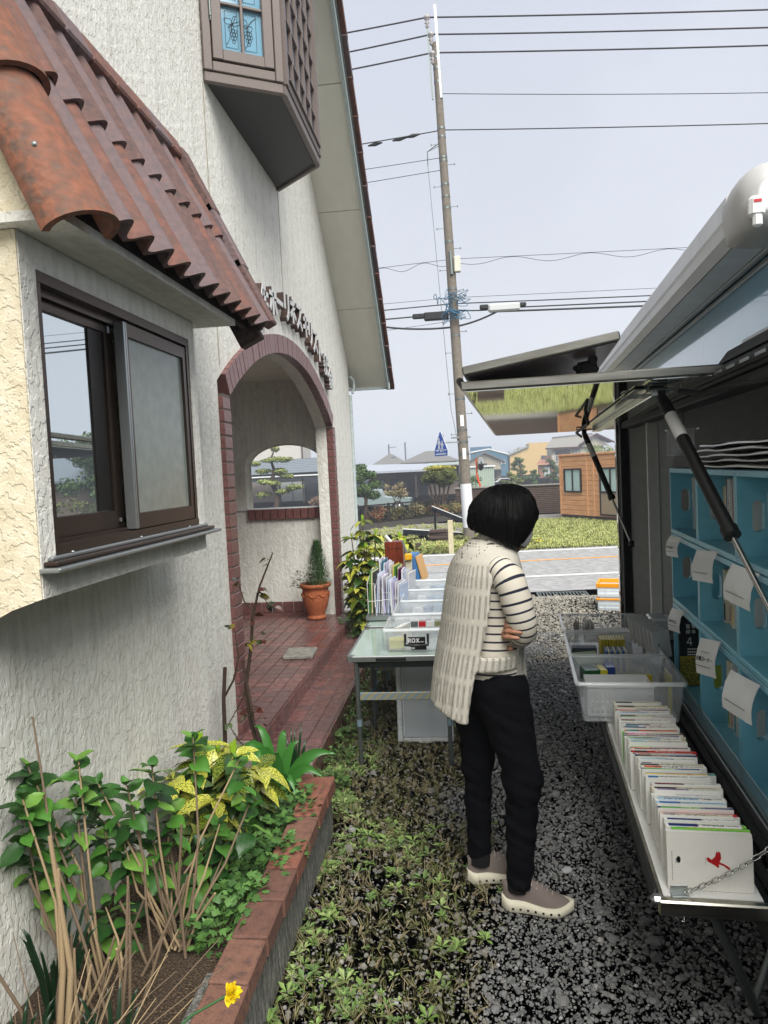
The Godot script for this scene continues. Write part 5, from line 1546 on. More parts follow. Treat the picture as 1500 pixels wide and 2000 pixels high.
func nets(f: Callable, lo: Vector3, hi: Vector3, cell: float, mb: MB, uvf = null):
	# surface nets of the field f
	var nx := int(ceil((hi.x - lo.x) / cell)) + 1
	var ny := int(ceil((hi.y - lo.y) / cell)) + 1
	var nz := int(ceil((hi.z - lo.z) / cell)) + 1
	var val := PackedFloat32Array(); val.resize(nx * ny * nz)
	var i := 0
	for z in nz:
		for y in ny:
			for x in nx:
				val[i] = f.call(lo + Vector3(x, y, z) * cell)
				i += 1
	var id := PackedInt32Array(); id.resize(nx * ny * nz); id.fill(-1)
	var sx := 1; var sy := nx; var sz := nx * ny
	var corner := [0, sx, sy, sx + sy, sz, sx + sz, sy + sz, sx + sy + sz]
	var cpos := [Vector3(0, 0, 0), Vector3(1, 0, 0), Vector3(0, 1, 0), Vector3(1, 1, 0), Vector3(0, 0, 1), Vector3(1, 0, 1), Vector3(0, 1, 1), Vector3(1, 1, 1)]
	var edges := [[0, 1], [2, 3], [4, 5], [6, 7], [0, 2], [1, 3], [4, 6], [5, 7], [0, 4], [1, 5], [2, 6], [3, 7]]
	for z in nz - 1:
		for y in ny - 1:
			for x in nx - 1:
				var b := x + y * sy + z * sz
				var neg := 0
				for k in 8:
					if val[b + corner[k]] < 0.0: neg += 1
				if neg == 0 or neg == 8: continue
				var s := Vector3.ZERO; var c := 0
				for e in edges:
					var v0 := val[b + corner[e[0]]]; var v1 := val[b + corner[e[1]]]
					if (v0 < 0.0) != (v1 < 0.0):
						var p0: Vector3 = cpos[e[0]]; var p1: Vector3 = cpos[e[1]]
						s += p0.lerp(p1, v0 / (v0 - v1)); c += 1
				var p := lo + (Vector3(x, y, z) + s / c) * cell
				var g := Vector3(
					(val[b + 1] - val[b]) + (val[b + 1 + sy] - val[b + sy]) + (val[b + 1 + sz] - val[b + sz]) + (val[b + 1 + sy + sz] - val[b + sy + sz]),
					(val[b + sy] - val[b]) + (val[b + sy + 1] - val[b + 1]) + (val[b + sy + sz] - val[b + sz]) + (val[b + sy + sz + 1] - val[b + 1 + sz]),
					(val[b + sz] - val[b]) + (val[b + sz + 1] - val[b + 1]) + (val[b + sz + sy] - val[b + sy]) + (val[b + sz + sy + 1] - val[b + 1 + sy]))
				var uv := Vector2.ZERO
				if uvf != null: uv = uvf.call(p)
				id[b] = mb.vert(p, g, uv)
	for z in range(1, nz - 1):
		for y in range(1, ny - 1):
			for x in range(1, nx - 1):
				var b := x + y * sy + z * sz
				var inside := val[b] < 0.0
				for ax in 3:
					var st: int = [sx, sy, sz][ax]
					if (val[b + st] < 0.0) == inside: continue
					var u_: int = [sy, sz, sx][ax]; var w_: int = [sz, sx, sy][ax]
					var q := [id[b], id[b - u_], id[b - u_ - w_], id[b - w_]]
					if q.min() < 0: continue
					if inside: mb.ix.append_array([q[0], q[2], q[1], q[0], q[3], q[2]])
					else: mb.ix.append_array([q[0], q[1], q[2], q[0], q[2], q[3]])

const FW := Vector3(0.866, 0, -0.5)
const RT := Vector3(0.5, 0, 0.866)
func table(t: Array, y: float) -> Array:
	# rows [y, ...]; linear in between
	if y <= t[0][0]: return t[0]
	for i in t.size() - 1:
		if y < t[i + 1][0]:
			var f: float = (y - t[i][0]) / (t[i + 1][0] - t[i][0])
			var o := [y]
			for k in range(1, t[i].size()): o.append(lerp(t[i][k], t[i + 1][k], f))
			return o
	return t[-1]

func build_person():
	var p = thing("person", "person in beige knit vest, striped shirt and black trousers browsing with arms folded", "person")
	var skin = mat(Color(0.62, 0.44, 0.35), 0.55)
	skin.subsurf_scatter_enabled = true; skin.subsurf_scatter_strength = 0.1
	# trousers
	var hr = V(0.095, 0.80, -2.545); var hl = V(0.015, 0.80, -2.685)
	var kr = V(0.160, 0.475, -2.53); var kl = V(0.008, 0.475, -2.705)
	var ar = V(0.134, 0.10, -2.553); var al = V(-0.004, 0.12, -2.728)
	var crease = FastNoiseLite.new(); crease.seed = 4; crease.frequency = 9.0
	var leg = func(q: Vector3) -> float:
		var d1 = cap_d(q, hr, kr, 0.098, 0.062); d1 = smin(d1, cap_d(q, kr, ar, 0.060, 0.047), 0.03)
		var d2 = cap_d(q, hl, kl, 0.098, 0.056); d2 = smin(d2, cap_d(q, kl, al, 0.054, 0.044), 0.03)
		var d = smin(d1, d2, 0.018)
		d = smin(d, cap_d(q, V(0.055, 0.84, -2.615), V(0.058, 0.86, -2.61), 0.118, 0.105), 0.05)
		d += crease.get_noise_3d(q.x * 0.5, q.y * 1.6 + q.x * 0.8, q.z * 0.5) * 0.012
		return max(d, 0.088 - q.y)
	var m = MB.new()
	nets(leg, V(-0.13, 0.07, -2.84), V(0.27, 0.98, -2.40), 0.0115, m)
	var trm = mat(Color(0.06, 0.062, 0.075), 0.95); trm.metallic_specular = 0.15
	part(p, "trousers", m, trm)
	# striped shirt: trunk
	var st_img = Image.create(8, 64, false, Image.FORMAT_RGB8)
	for y in 64:
		for x in 8: st_img.set_pixel(x, y, Color(0.09, 0.10, 0.18) if (y % 32) < 7 else Color(0.80, 0.775, 0.72))
	var stripe = ImageTexture.create_from_image(st_img)
	var body_t = [[0.80, 0.055, 0.150, 0.115], [0.92, 0.055, 0.148, 0.105], [1.05, 0.062, 0.150, 0.100], [1.15, 0.068, 0.158, 0.100], [1.22, 0.070, 0.140, 0.088], [1.27, 0.075, 0.085, 0.070], [1.31, 0.085, 0.055, 0.055], [1.36, 0.10, 0.052, 0.052]]
	var trunk = func(q: Vector3) -> float:
		var r = table(body_t, q.y)
		var o = V(q.x - r[1], 0, q.z + 2.605)
		var a = o.dot(RT) / r[2]; var b = o.dot(FW) / r[3]
		var d = (sqrt(a * a + b * b) - 1.0) * min(r[2], r[3])
		return max(d, max(0.832 - q.y, q.y - 1.335))
	m = MB.new()
	nets(trunk, V(-0.14, 0.78, -2.82), V(0.28, 1.36, -2.40), 0.011, m)
	var sm = tmat(stripe, 0.056, 0.85); 
	part(p, "shirt", m, sm)
	# sleeves: bent tubes, stripes run round the arm
	var slm = mat(Color.WHITE, 0.85); slm.albedo_texture = stripe
	slm.uv1_scale = V(1, 8.5, 1)
	var sleeve = func(pts, rad):
		var q = []; var rr = []
		var n_ = 26
		for i in n_:
			var t = float(i) / (n_ - 1) * (pts.size() - 1)
			var k = min(int(t), pts.size() - 2); var f = t - k
			var a = pts[max(k - 1, 0)]; var b = pts[k]; var c = pts[k + 1]; var d = pts[min(k + 2, pts.size() - 1)]
			q.append(b.cubic_interpolate(c, a, d, f)); rr.append(lerp(rad[k], rad[k + 1], f) + 0.0025 * sin(i * 1.9))
		var mm = MB.new(); mm.tube(q, rr, 18)
		part(p, "sleeve", mm, slm)
	sleeve.call([V(0.100, 1.225, -2.50), V(0.135, 1.19, -2.455), V(0.160, 1.10, -2.44), V(0.174, 1.035, -2.445), V(0.168, 1.003, -2.475), V(0.160, 1.01, -2.55), V(0.145, 1.04, -2.62)], [0.045, 0.053, 0.050, 0.046, 0.044, 0.042, 0.036])
	sleeve.call([V(0.03, 1.225, -2.70), V(0.03, 1.19, -2.77), V(0.09, 1.08, -2.80), V(0.15, 1.0, -2.77), V(0.17, 0.985, -2.70), V(0.165, 0.99, -2.60)], [0.045, 0.056, 0.052, 0.048, 0.044, 0.036])
	# skin: head, neck, hands
	var hc = V(0.142, 1.390, -2.612)
	var face = V(0.80, -0.36, -0.46).normalized()
	var hr_ = face.cross(V(0, 1, 0)).normalized(); var hu = hr_.cross(face)
	var L = func(x, y, z): return hc + hr_ * x + hu * y + face * z
	var pts = {"chin": L.call(0, -0.088, 0.055), "nose0": L.call(0, 0.0, 0.088), "nose1": L.call(0, -0.03, 0.104), "jawr": L.call(0.045, -0.05, 0.01), "jawl": L.call(-0.045, -0.05, 0.01), "er": L.call(0.03, 0.005, 0.083), "el": L.call(-0.03, 0.005, 0.083), "mr": L.call(0.02, -0.055, 0.083), "ml": L.call(-0.02, -0.055, 0.083)}
	var head = func(q: Vector3) -> float:
		var o = q - hc
		var a = V(o.dot(hr_) / 0.072, o.dot(hu) / 0.098, o.dot(face) / 0.09)
		var d = (a.length() - 1.0) * 0.078
		d = smin(d, cap_d(q, pts.jawr, pts.chin, 0.035, 0.026), 0.03); d = smin(d, cap_d(q, pts.jawl, pts.chin, 0.035, 0.026), 0.03)
		d = smin(d, cap_d(q, pts.nose0, pts.nose1, 0.007, 0.012), 0.012)
		d = smin(d, cap_d(q, pts.mr, pts.ml, 0.007, 0.007), 0.012)
		d = max(d, -(q.distance_to(pts.er) - 0.012)); d = max(d, -(q.distance_to(pts.el) - 0.012))
		d = smin(d, cap_d(q, V(0.085, 1.27, -2.607), V(0.125, 1.36, -2.61), 0.052, 0.048), 0.03)
		return d
	m = MB.new()
	nets(head, V(0.02, 1.25, -2.74), V(0.27, 1.51, -2.48), 0.0055, m)
	# left hand closed round the right arm above the elbow; right hand tucked under the left arm
	var hand = func(c: Vector3, fd: Vector3, up: Vector3, curl: float, mm: MB):
		var sd = fd.cross(up).normalized()
		var bones = []
		for k in 4:
			var kb = c + sd * (0.027 - k * 0.018) + fd * 0.042
			var l0 = [0.034, 0.038, 0.036, 0.028][k]
			var d1 = fd; var j = kb
			for s in 3:
				d1 = d1.rotated(sd, -curl * [0.5, 0.9, 0.7][s])
				var e = j + d1 * l0 * [1.0, 0.75, 0.6][s]
				bones.append([j, e, [0.0092, 0.0084, 0.0076][s], [0.0084, 0.0076, 0.0066][s]]); j = e
		var tb = c + sd * 0.034 - fd * 0.018
		var t1 = tb + (sd * 0.7 + fd * 0.8 - up * 0.3).normalized() * 0.034
		bones.append([tb, t1, 0.0115, 0.0098]); bones.append([t1, t1 + (fd - up * 0.6 + sd * 0.1).normalized() * 0.026, 0.0098, 0.008])
		var wrist = c - fd * 0.05
		var palm = [[wrist, c + fd * 0.035 + sd * 0.018, 0.021, 0.0145], [wrist, c + fd * 0.035 - sd * 0.022, 0.020, 0.013], [wrist, c + fd * 0.03, 0.021, 0.015], [wrist - fd * 0.05, wrist, 0.026, 0.022]]
		var fld = func(q: Vector3) -> float:
			var d = 1e9
			for b in palm: d = smin(d, cap_d(q, b[0], b[1], b[2], b[3]), 0.014) if d < 1e8 else cap_d(q, b[0], b[1], b[2], b[3])
			var df = 1e9
			for b in bones: df = min(df, cap_d(q, b[0], b[1], b[2], b[3]))
			return smin(d, df, 0.006)
		nets(fld, c - V(0.11, 0.11, 0.11), c + V(0.11, 0.11, 0.11), 0.0045, mm)
	hand.call(V(0.128, 1.005, -2.505), V(-0.25, 0.35, 0.90).normalized(), V(-0.95, 0.1, -0.25).normalized(), 0.75, m)
	hand.call(V(0.135, 1.075, -2.70), V(-0.1, 0.35, -0.93).normalized(), V(0.95, 0.25, 0.0).normalized(), 0.6, m)
	part(p, "body", m, skin)
	for s in [-1, 1]:
		m = MB.new()
		var c = L.call(s * 0.03, 0.005, 0.076)
		m.xf = Transform3D(Basis(), c); m.lathe([Vector2(0, -0.011), Vector2(0.008, -0.008), Vector2(0.011, 0), Vector2(0.008, 0.008), Vector2(0, 0.011)], 12)
		part(p, "eye", m, mat(Color(0.06, 0.045, 0.04), 0.2))
	# white mask over mouth and nose
	m = MB.new()
	var P = []
	for i in 9:
		var row = []
		for k in 13:
			var a = lerp(-1.15, 1.15, k / 12.0); var y = lerp(-0.088, 0.002, i / 8.0)
			var r = 0.108 - 0.012 * pow(abs(i - 4) / 4.0, 2.0)
			row.append(L.call(sin(a) * r * 0.80, y, cos(a) * r + 0.004))
		P.append(row)
	m.grid(P)
	part(p, "face_mask", m, mat(Color(0.80, 0.80, 0.80), 0.8))
	# bobbed black hair
	var strand = FastNoiseLite.new(); strand.seed = 8; strand.frequency = 30.0
	var hairf = func(q: Vector3) -> float:
		var d = cap_d(q, V(0.142, 1.398, -2.61), V(0.128, 1.375, -2.61), 0.106, 0.108)
		d = smin(d, cap_d(q, V(0.098, 1.385, -2.60), V(0.075, 1.325, -2.595), 0.092, 0.070), 0.03)
		d = smin(d, cap_d(q, V(0.155, 1.37, -2.555), V(0.145, 1.31, -2.535), 0.062, 0.036), 0.03)
		d = smin(d, cap_d(q, V(0.145, 1.37, -2.665), V(0.14, 1.31, -2.68), 0.06, 0.036), 0.03)
		d = smin(d, cap_d(q, V(0.185, 1.415, -2.635), V(0.228, 1.392, -2.655), 0.055, 0.018), 0.03)
		d = smin(d, cap_d(q, V(0.185, 1.425, -2.60), V(0.232, 1.395, -2.61), 0.05, 0.016), 0.03)
		# open in front of the face, cut level with the jaw
		var o = q - hc
		var ff = o.dot(face)
		var open_ = min(ff - 0.035, 0.030 - o.dot(hu))
		open_ = min(open_, 0.060 - abs(o.dot(hr_)))
		d = max(d, open_)
		d = max(d, (1.352 - 0.42 * (q.x - 0.02)) - q.y)
		return d + strand.get_noise_3d(q.x * 1.0 + q.z, q.y * 0.12, q.z - q.x) * 0.0022
	m = MB.new()
	nets(hairf, V(-0.03, 1.25, -2.75), V(0.27, 1.53, -2.46), 0.0055, m)
	var hm = mat(Color(0.03, 0.028, 0.03), 0.5); hm.metallic_specular = 0.25
	strands(m, hairf, hc)
	part(p, "hair", m, hm)
	knit_vest(p)
	# socks and shoes
	for s in [[V(0.128, 0.075, -2.555), V(0.134, 0.14, -2.553)], [V(0.0, 0.075, -2.725), V(0.004, 0.14, -2.725)]]:
		m = MB.new(); m.tube([s[0], s[1]], [0.040, 0.036], 14)
		part(p, "sock", m, mat(Color(0.02, 0.022, 0.03), 0.95))
	shoe(p, V(0.072, 0.004, -2.560), V(0.99, 0, 0.10).normalized(), 1)
	shoe(p, V(-0.050, 0.004, -2.715), V(0.97, 0, -0.24).normalized(), -1)

func strands(m: MB, f: Callable, hc: Vector3):
	# fine locks lying on the hair surface, from the crown down to the cut edge
	for i in 260:
		var a = TAU * i / 260.0 + rf(-0.02, 0.02)
		var pts = []
		var start = rf(0.15, 0.9)
		for k in 9:
			var el = lerp(1.45 - start * 0.5, -0.75 - rf(0, 0.25), k / 8.0)
			var d = V(cos(a) * cos(el), sin(el), sin(a) * cos(el))
			var r = 0.05
			while r < 0.15 and f.call(hc + d * r) < -0.0015: r += 0.004
			if r <= 0.051: break
			pts.append(hc + d * (r + 0.0005))
		if pts.size() > 2: m.tube(pts, rf(0.0012, 0.0022), 4, false)

func knit_vest(p):
	var vt = [[0.68, -0.012, 0.186, 0.142], [0.80, 0.002, 0.184, 0.138], [0.87, 0.012, 0.183, 0.134], [1.0, 0.036, 0.182, 0.129], [1.12, 0.050, 0.179, 0.123], [1.20, 0.058, 0.172, 0.114], [1.245, 0.063, 0.150, 0.103], [1.28, 0.070, 0.118, 0.092], [1.305, 0.078, 0.080, 0.076], [1.325, 0.085, 0.062, 0.064]]
	var phi_of = func(q: Vector3, cx: float) -> float:
		var o = V(q.x - cx, 0, q.z + 2.605)
		return atan2(o.dot(RT), -o.dot(FW))
	var fold = FastNoiseLite.new(); fold.seed = 3; fold.frequency = 3.0
	var f = func(q: Vector3) -> float:
		var r = table(vt, q.y)
		var o = V(q.x - r[1], 0, q.z + 2.605)
		var u_ = o.dot(RT); var w_ = o.dot(FW)
		var ph = atan2(u_, -w_)
		var front = abs(ph) > 1.65
		var a = u_ / r[2]; var b = w_ / (r[3] + (0.055 * smoothstep(1.02, 0.80, q.y) if front else 0.0))
		var d = (sqrt(a * a + b * b) - 1.0) * min(r[2], r[3]) * 1.15
		d += fold.get_noise_2d(ph * 1.2, q.y * 0.5) * 0.008 * smoothstep(1.1, 0.75, q.y)
		var shell = max(d, -(d + 0.019))
		var rr = 0.17
		# arm openings left and right
		var e0 = lerp(0.98, 1.18, smoothstep(0.70, 1.15, q.y)); var e1 = 1.92
		var gr = min(min((ph - e0) * rr, (e1 - ph) * rr), 1.175 - q.y)
		gr = min(gr, abs(q.y - 0.905) - 0.026)
		var gl = min(min((-ph - 1.2) * rr, (e1 + ph) * rr), 1.175 - q.y)
		gl = min(gl, abs(q.y - 0.905) - 0.026)
		var hem = 0.728 - 0.030 * clamp(ph, -1.2, 1.2) if not front else 0.775
		return max(max(shell, max(gr, gl)), max(hem - q.y, q.y - 1.318))
	var uvf = func(q: Vector3) -> Vector2:
		var r = table(vt, q.y)
		return Vector2(phi_of.call(q, r[1]) * 0.17 / 0.108, -q.y / 0.10 if q.y < 1.235 else -12.5)
	# knit: three wales of eyelets between ribs, shifted every course
	var S = 192
	var col = Image.create(S, S, false, Image.FORMAT_RGBA8)
	var hgt = Image.create(S, S, false, Image.FORMAT_L8)
	for y in S:
		for x in S:
			var u_ = float(x) / S; var v_ = float(y) / S
			var wale = fposmod(u_ * 5.0, 1.0)
			var h = 0.5 + 0.15 * cos(TAU * wale)
			h += 0.10 * sin(TAU * v_ * 24.0 + 2.0 * abs(wale - 0.5) * TAU)
			var band = smoothstep(0.06, 0.0, abs(v_ - 0.5 + 0.03 * cos(TAU * wale)) - 0.02)
			h = lerp(h, 0.66, band)
			var hole = false
			if v_ < 0.40 or v_ > 0.62:
				var hy = fposmod(v_ * 20.0, 1.0)
				for cx in [0.40, 0.60]:
					if Vector2((wale - cx) * 36.0, (hy - 0.5) * 5.0).length() < 2.1: hole = true
			var k = 0.92 + 0.10 * h
			col.set_pixel(x, y, Color(0.74 * k, 0.722 * k, 0.68 * k, 0.0 if hole else 1.0))
			hgt.set_pixel(x, y, Color(h, h, h))
	var vm = mat(Color.WHITE, 0.95)
	vm.albedo_texture = ImageTexture.create_from_image(col)
	vm.transparency = BaseMaterial3D.TRANSPARENCY_ALPHA_SCISSOR
	vm.alpha_scissor_threshold = 0.5
	vm.heightmap_enabled = true; vm.heightmap_texture = ImageTexture.create_from_image(hgt); vm.heightmap_scale = 0.05
	var m = MB.new()
	nets(f, V(-0.20, 0.66, -2.84), V(0.26, 1.34, -2.38), 0.0095, m, uvf)
	part(p, "knit_vest", m, vm)

func shoe(p, heel: Vector3, dir: Vector3, side):
	var s = holder(p, "shoe")
	var rt = dir.cross(Vector3.UP)
	var at = func(x, y, z): return heel + dir * x + Vector3.UP * y + rt * z
	var n_ = 16
	var half = func(t): return 0.030 + 0.017 * smoothstep(0.25, 0.7, t) - 0.034 * smoothstep(0.76, 1.02, t) - 0.012 * smoothstep(0.12, 0.0, t)
	# sole: chunky, curved up at both ends
	var rows = []
	for i in n_ + 1:
		var t = float(i) / n_
		var x = t * 0.248
		var hw = half.call(t) + 0.005
		var lift = 0.016 * pow(max(0, (t - 0.72) / 0.28), 2.0) + 0.010 * pow(max(0, (0.14 - t) / 0.14), 2.0)
		var top = 0.046 - 0.012 * smoothstep(0.2, 0.65, t) + lift * 0.6
		var e = 1.0 if i > 0 and i < n_ else 0.5
		var row = []
		for q in [[-1, 0.1], [-1.06, 0.5], [-0.98, 1.0], [0, 1.0], [0.98, 1.0], [1.06, 0.5], [1, 0.1], [0.8, 0.0], [0, 0], [-0.8, 0.0], [-1, 0.1]]:
			row.append(at.call(x, lift + q[1] * (top - lift), q[0] * hw * e))
		rows.append(row)
	var m = MB.new(); m.grid(rows, true, false)
	part(s, "sole", m, mat(Color(0.80, 0.78, 0.70), 0.7))
	for sd in [-1, 1]:
		var hm = MB.new()
		for k in 7:
			var t = 0.16 + k * 0.105
			var hw = half.call(t) + 0.0052
			var x = t * 0.248
			hm.xf = Transform3D(Basis(dir, Vector3.UP, rt), at.call(x, 0.018 + 0.016 * 0.4 * pow(max(0, (t - 0.72) / 0.28), 2.0), sd * hw * 1.035))
			hm.box(Vector3.ZERO, V(0.008, 0.008, 0.003), 0.001)
		part(s, "painted_hole", hm, mat(Color(0.10, 0.07, 0.06), 0.9))  # dark blocks standing proud, the shade of holes put into colour
	# knitted upper
	rows = []
	for i in n_ + 1:
		var t = float(i) / n_
		var x = 0.004 + t * 0.238
		var hw = max(half.call(t) - 0.001, 0.004)
		var base = 0.040 - 0.012 * smoothstep(0.2, 0.65, t)
		var top = 0.105 - 0.01 * smoothstep(0.0, 0.2, t) + 0.012 * smoothstep(0.28, 0.40, t) - 0.052 * smoothstep(0.40, 0.85, t) - 0.018 * smoothstep(0.85, 1.0, t)
		var e = 1.0 if i > 0 and i < n_ else 0.15
		var row = []
		for k in 13:
			var a = PI * k / 12.0
			var yy = pow(sin(a), 0.75)
			row.append(at.call(x, base + (top - base) * yy, -cos(a) * hw * e * (1.0 - 0.18 * yy)))
		rows.append(row)
	m = MB.new(); m.grid(rows, true, true)
	part(s, "upper", m, tmat(ramp(noise(221, 0.25, 128, 2), [[0.0, Color(0.40, 0.36, 0.34)], [1.0, Color(0.50, 0.46, 0.44)]]), 0.05, 0.95))
	m = MB.new()
	for k in 5:
		var x = 0.105 + k * 0.017
		var y = 0.112 - k * 0.0102
		m.tube([at.call(x, y - 0.016, -0.022), at.call(x + 0.003, y - 0.001, 0.0), at.call(x, y - 0.016, 0.022)], 0.0026, 6)
	part(s, "laces", m, mat(Color(0.62, 0.57, 0.54), 0.9))

# ---- bookmobile -------------------------------------------------------------
# Truck space: x outward-to-inside (s), y up, -z along the truck away from the camera (d)
const TRUCK_TURN = -0.0785398
var TR := Transform3D(Basis(Vector3.UP, TRUCK_TURN), Vector3.ZERO)
func T3(s, y, d): return TR * Vector3(s, y, -d)

const ORD = ["first", "second", "third", "fourth", "fifth", "sixth", "seventh", "eighth", "ninth", "tenth", "eleventh", "twelfth", "thirteenth", "fourteenth", "fifteenth", "sixteenth", "seventeenth", "eighteenth", "nineteenth"]
const TENS = ["", "", "twent", "thirt", "fort", "fift", "sixt", "sevent"]
func ordinal(k):
	# k counts from 0
	if k < 19: return ORD[k]
	var t = (k + 1) / 10; var u_ = (k + 1) % 10
	if u_ == 0: return TENS[t] + "ieth"
	return TENS[t] + "y-" + ORD[u_ - 1]

var STRIPS = []
var spine_mat
func make_spines():
	# one sheet of 40 spine prints: [cover colour, spine colour, end band colour]
	var W = 512; var H = 40 * 24
	var im = Image.create(W, H, false, Image.FORMAT_RGB8)
	var white = Color(0.88, 0.88, 0.86); var cream = Color(0.86, 0.83, 0.73)
	var cs = [["white", white], ["white", white], ["cream", cream], ["red", Color(0.72, 0.12, 0.14)], ["navy blue", Color(0.14, 0.18, 0.42)], ["blue", Color(0.22, 0.42, 0.66)], ["green", Color(0.36, 0.62, 0.28)], ["pink", Color(0.82, 0.45, 0.62)], ["yellow", Color(0.88, 0.76, 0.28)], ["teal", Color(0.30, 0.58, 0.58)], ["maroon", Color(0.42, 0.10, 0.16)], ["pale blue", Color(0.66, 0.78, 0.86)], ["orange", Color(0.86, 0.42, 0.26)], ["grey", Color(0.58, 0.58, 0.58)], ["black", Color(0.09, 0.09, 0.10)], ["violet", Color(0.46, 0.34, 0.62)], ["bright green", Color(0.50, 0.78, 0.34)], ["brown", Color(0.42, 0.30, 0.22)]]
	for i in 40:
		var base = cs[[0, 4, 1, 3, 2, 0, 0, 14, 1, 0, 11, 0, 10, 2, 0, 9, 2, 0, 0, 12, 1, 4, 0, 0, 2, 5, 2, 1, 16, 0, 0, 11, 17, 0, 1, 1, 8, 0, 2, 0][i]]
		var y = i * 24
		im.fill_rect(Rect2i(0, y, W, 24), base[1])
		var ink = Color(0.10, 0.10, 0.14) if base[1].get_luminance() > 0.35 else Color(0.93, 0.92, 0.88)
		var band = cs[rng.randi_range(3, 17)]
		var has_band = rng.randf() < 0.85
		if has_band:
			var bw = rng.randi_range(70, 300)
			im.fill_rect(Rect2i(24, y, bw, 24), band[1])
		# title: a row of brush-like characters, then a small author line
		var x = rng.randi_range(60, 200)
		var x1 = rng.randi_range(300, 430)
		var gs = rng.randi_range(11, 17)
		if rng.randf() < 0.3: ink = pick([Color(0.7, 0.1, 0.12), Color(0.12, 0.2, 0.5), Color(0.1, 0.1, 0.1)]) if base[1].get_luminance() > 0.35 else ink
		while x < x1:
			for k in rng.randi_range(3, 6):
				if rng.randf() < 0.5: im.fill_rect(Rect2i(x, y + 12 - gs / 2 + rng.randi_range(0, gs - 2), gs - 2, 2), ink)
				else: im.fill_rect(Rect2i(x + rng.randi_range(0, gs - 3), y + 12 - gs / 2, 2, gs - rng.randi_range(0, gs / 2)), ink)
			x += gs + 1
		x = x1 + 14
		while x < 486:
			for k in 3:
				im.fill_rect(Rect2i(x, y + 9 + rng.randi_range(0, 5), 6, 1), ink)
				im.fill_rect(Rect2i(x + rng.randi_range(0, 5), y + 9, 1, 6), ink)
			x += 9
		STRIPS.append({"name": base[0], "band": band[0] if has_band else "", "col": base[1]})
	var t = ImageTexture.create_from_image(im)
	spine_mat = mat(Color.WHITE, 0.42)
	spine_mat.albedo_texture = t

func book_meshes(L, h, t, i):
	# closed book standing on its fore-edge: spine up, length along x, thickness along z
	var c = MB.new()
	var vy = (i + 0.02) / 40.0
	c.uvr = Rect2(0.002, ((i if i % 5 == 3 else 0) + 0.3) / 40.0, 0.03, 0.4 / 40.0)
	for s in [-1, 1]: c.box(V(0, h / 2, s * (t / 2 - 0.0008)), V(L, h - 0.002, 0.0016))
	c.uvr = Rect2(0.0, vy, 1.0, 0.96 / 40.0)
	var r = t * 0.5
	# rounded spine strip
	var prev = null
	for k in 5:
		var f = k / 4.0 * 2.0 - 1.0
		var p = [f * r, h - 0.002 + 0.002 * (1.0 - f * f)]
		if prev != null:
			var v0 = (k - 1) / 4.0; var v1 = k / 4.0
			var nn = V(0, p[0] - prev[0], -(p[1] - prev[1])).normalized()
			var b = c.v.size()
			c.vert(V(-L / 2, prev[1], prev[0]), nn, Vector2(0, v0)); c.vert(V(L / 2, prev[1], prev[0]), nn, Vector2(1, v0))
			c.vert(V(L / 2, p[1], p[0]), nn, Vector2(1, v1)); c.vert(V(-L / 2, p[1], p[0]), nn, Vector2(0, v1))
			c.ix.append_array([b, b + 1, b + 2, b, b + 2, b + 3])
		prev = p
	var pg = MB.new()
	pg.box(V(0, (h - 0.006) / 2, 0), V(L - 0.006, h - 0.006, t - 0.0036))
	return [c.mesh(), pg.mesh()]

func add_book(xf: Transform3D, L, h, t, i, label, group):
	var b = thing("book", label, "book", group)
	b.transform = xf
	var m = book_meshes(L, h, t, i)
	part(b, "cover", m[0], spine_mat)
	part(b, "pages", m[1], M.pages)
	return b

func slotted(w, h, th, cx, cy, rx, ry, mb):
	# plate in x,y (0..w, 0..h), th thick, with an upright rounded slot
	var angs = []
	for k in 40: angs.append(TAU * k / 40.0)
	for q in [[0, 0], [w, 0], [w, h], [0, h]]: angs.append(fposmod(atan2(q[1] - cy, q[0] - cx), TAU))
	angs.sort()
	var I = []; var O = []
	for a in angs:
		var d = Vector2(cos(a), sin(a))
		var t = 1e9
		if d.x > 1e-6: t = min(t, (w - cx) / d.x)
		if d.x < -1e-6: t = min(t, -cx / d.x)
		if d.y > 1e-6: t = min(t, (h - cy) / d.y)
		if d.y < -1e-6: t = min(t, -cy / d.y)
		O.append(Vector2(cx, cy) + d * t)
		# stadium: half-circle ends
		var e = Vector2(d.x * rx, d.y * rx)
		var yy = ry - rx
		if abs(d.y) > 0.02: e.y += sign(d.y) * yy * min(1.0, abs(d.y) * 3.0)
		I.append(Vector2(cx, cy) + e)
	var n_ = angs.size()
	for k in n_:
		var j = (k + 1) % n_
		mb.quad(V(I[k].x, I[k].y, th / 2), V(O[k].x, O[k].y, th / 2), V(O[j].x, O[j].y, th / 2), V(I[j].x, I[j].y, th / 2))
		mb.quad(V(I[j].x, I[j].y, -th / 2), V(O[j].x, O[j].y, -th / 2), V(O[k].x, O[k].y, -th / 2), V(I[k].x, I[k].y, -th / 2))
		mb.quad(V(I[j].x, I[j].y, -th / 2), V(I[k].x, I[k].y, -th / 2), V(I[k].x, I[k].y, th / 2), V(I[j].x, I[j].y, th / 2))
		if O[k].distance_to(O[j]) > 1e-5: mb.quad(V(O[k].x, O[k].y, -th / 2), V(O[j].x, O[j].y, -th / 2), V(O[j].x, O[j].y, th / 2), V(O[k].x, O[k].y, th / 2))

func sbox(mb, s0, s1, y0, y1, d0, d1, b = 0.0):
	mb.box(V((s0 + s1) / 2, (y0 + y1) / 2, -(d0 + d1) / 2), V(s1 - s0, y1 - y0, d1 - d0), b)

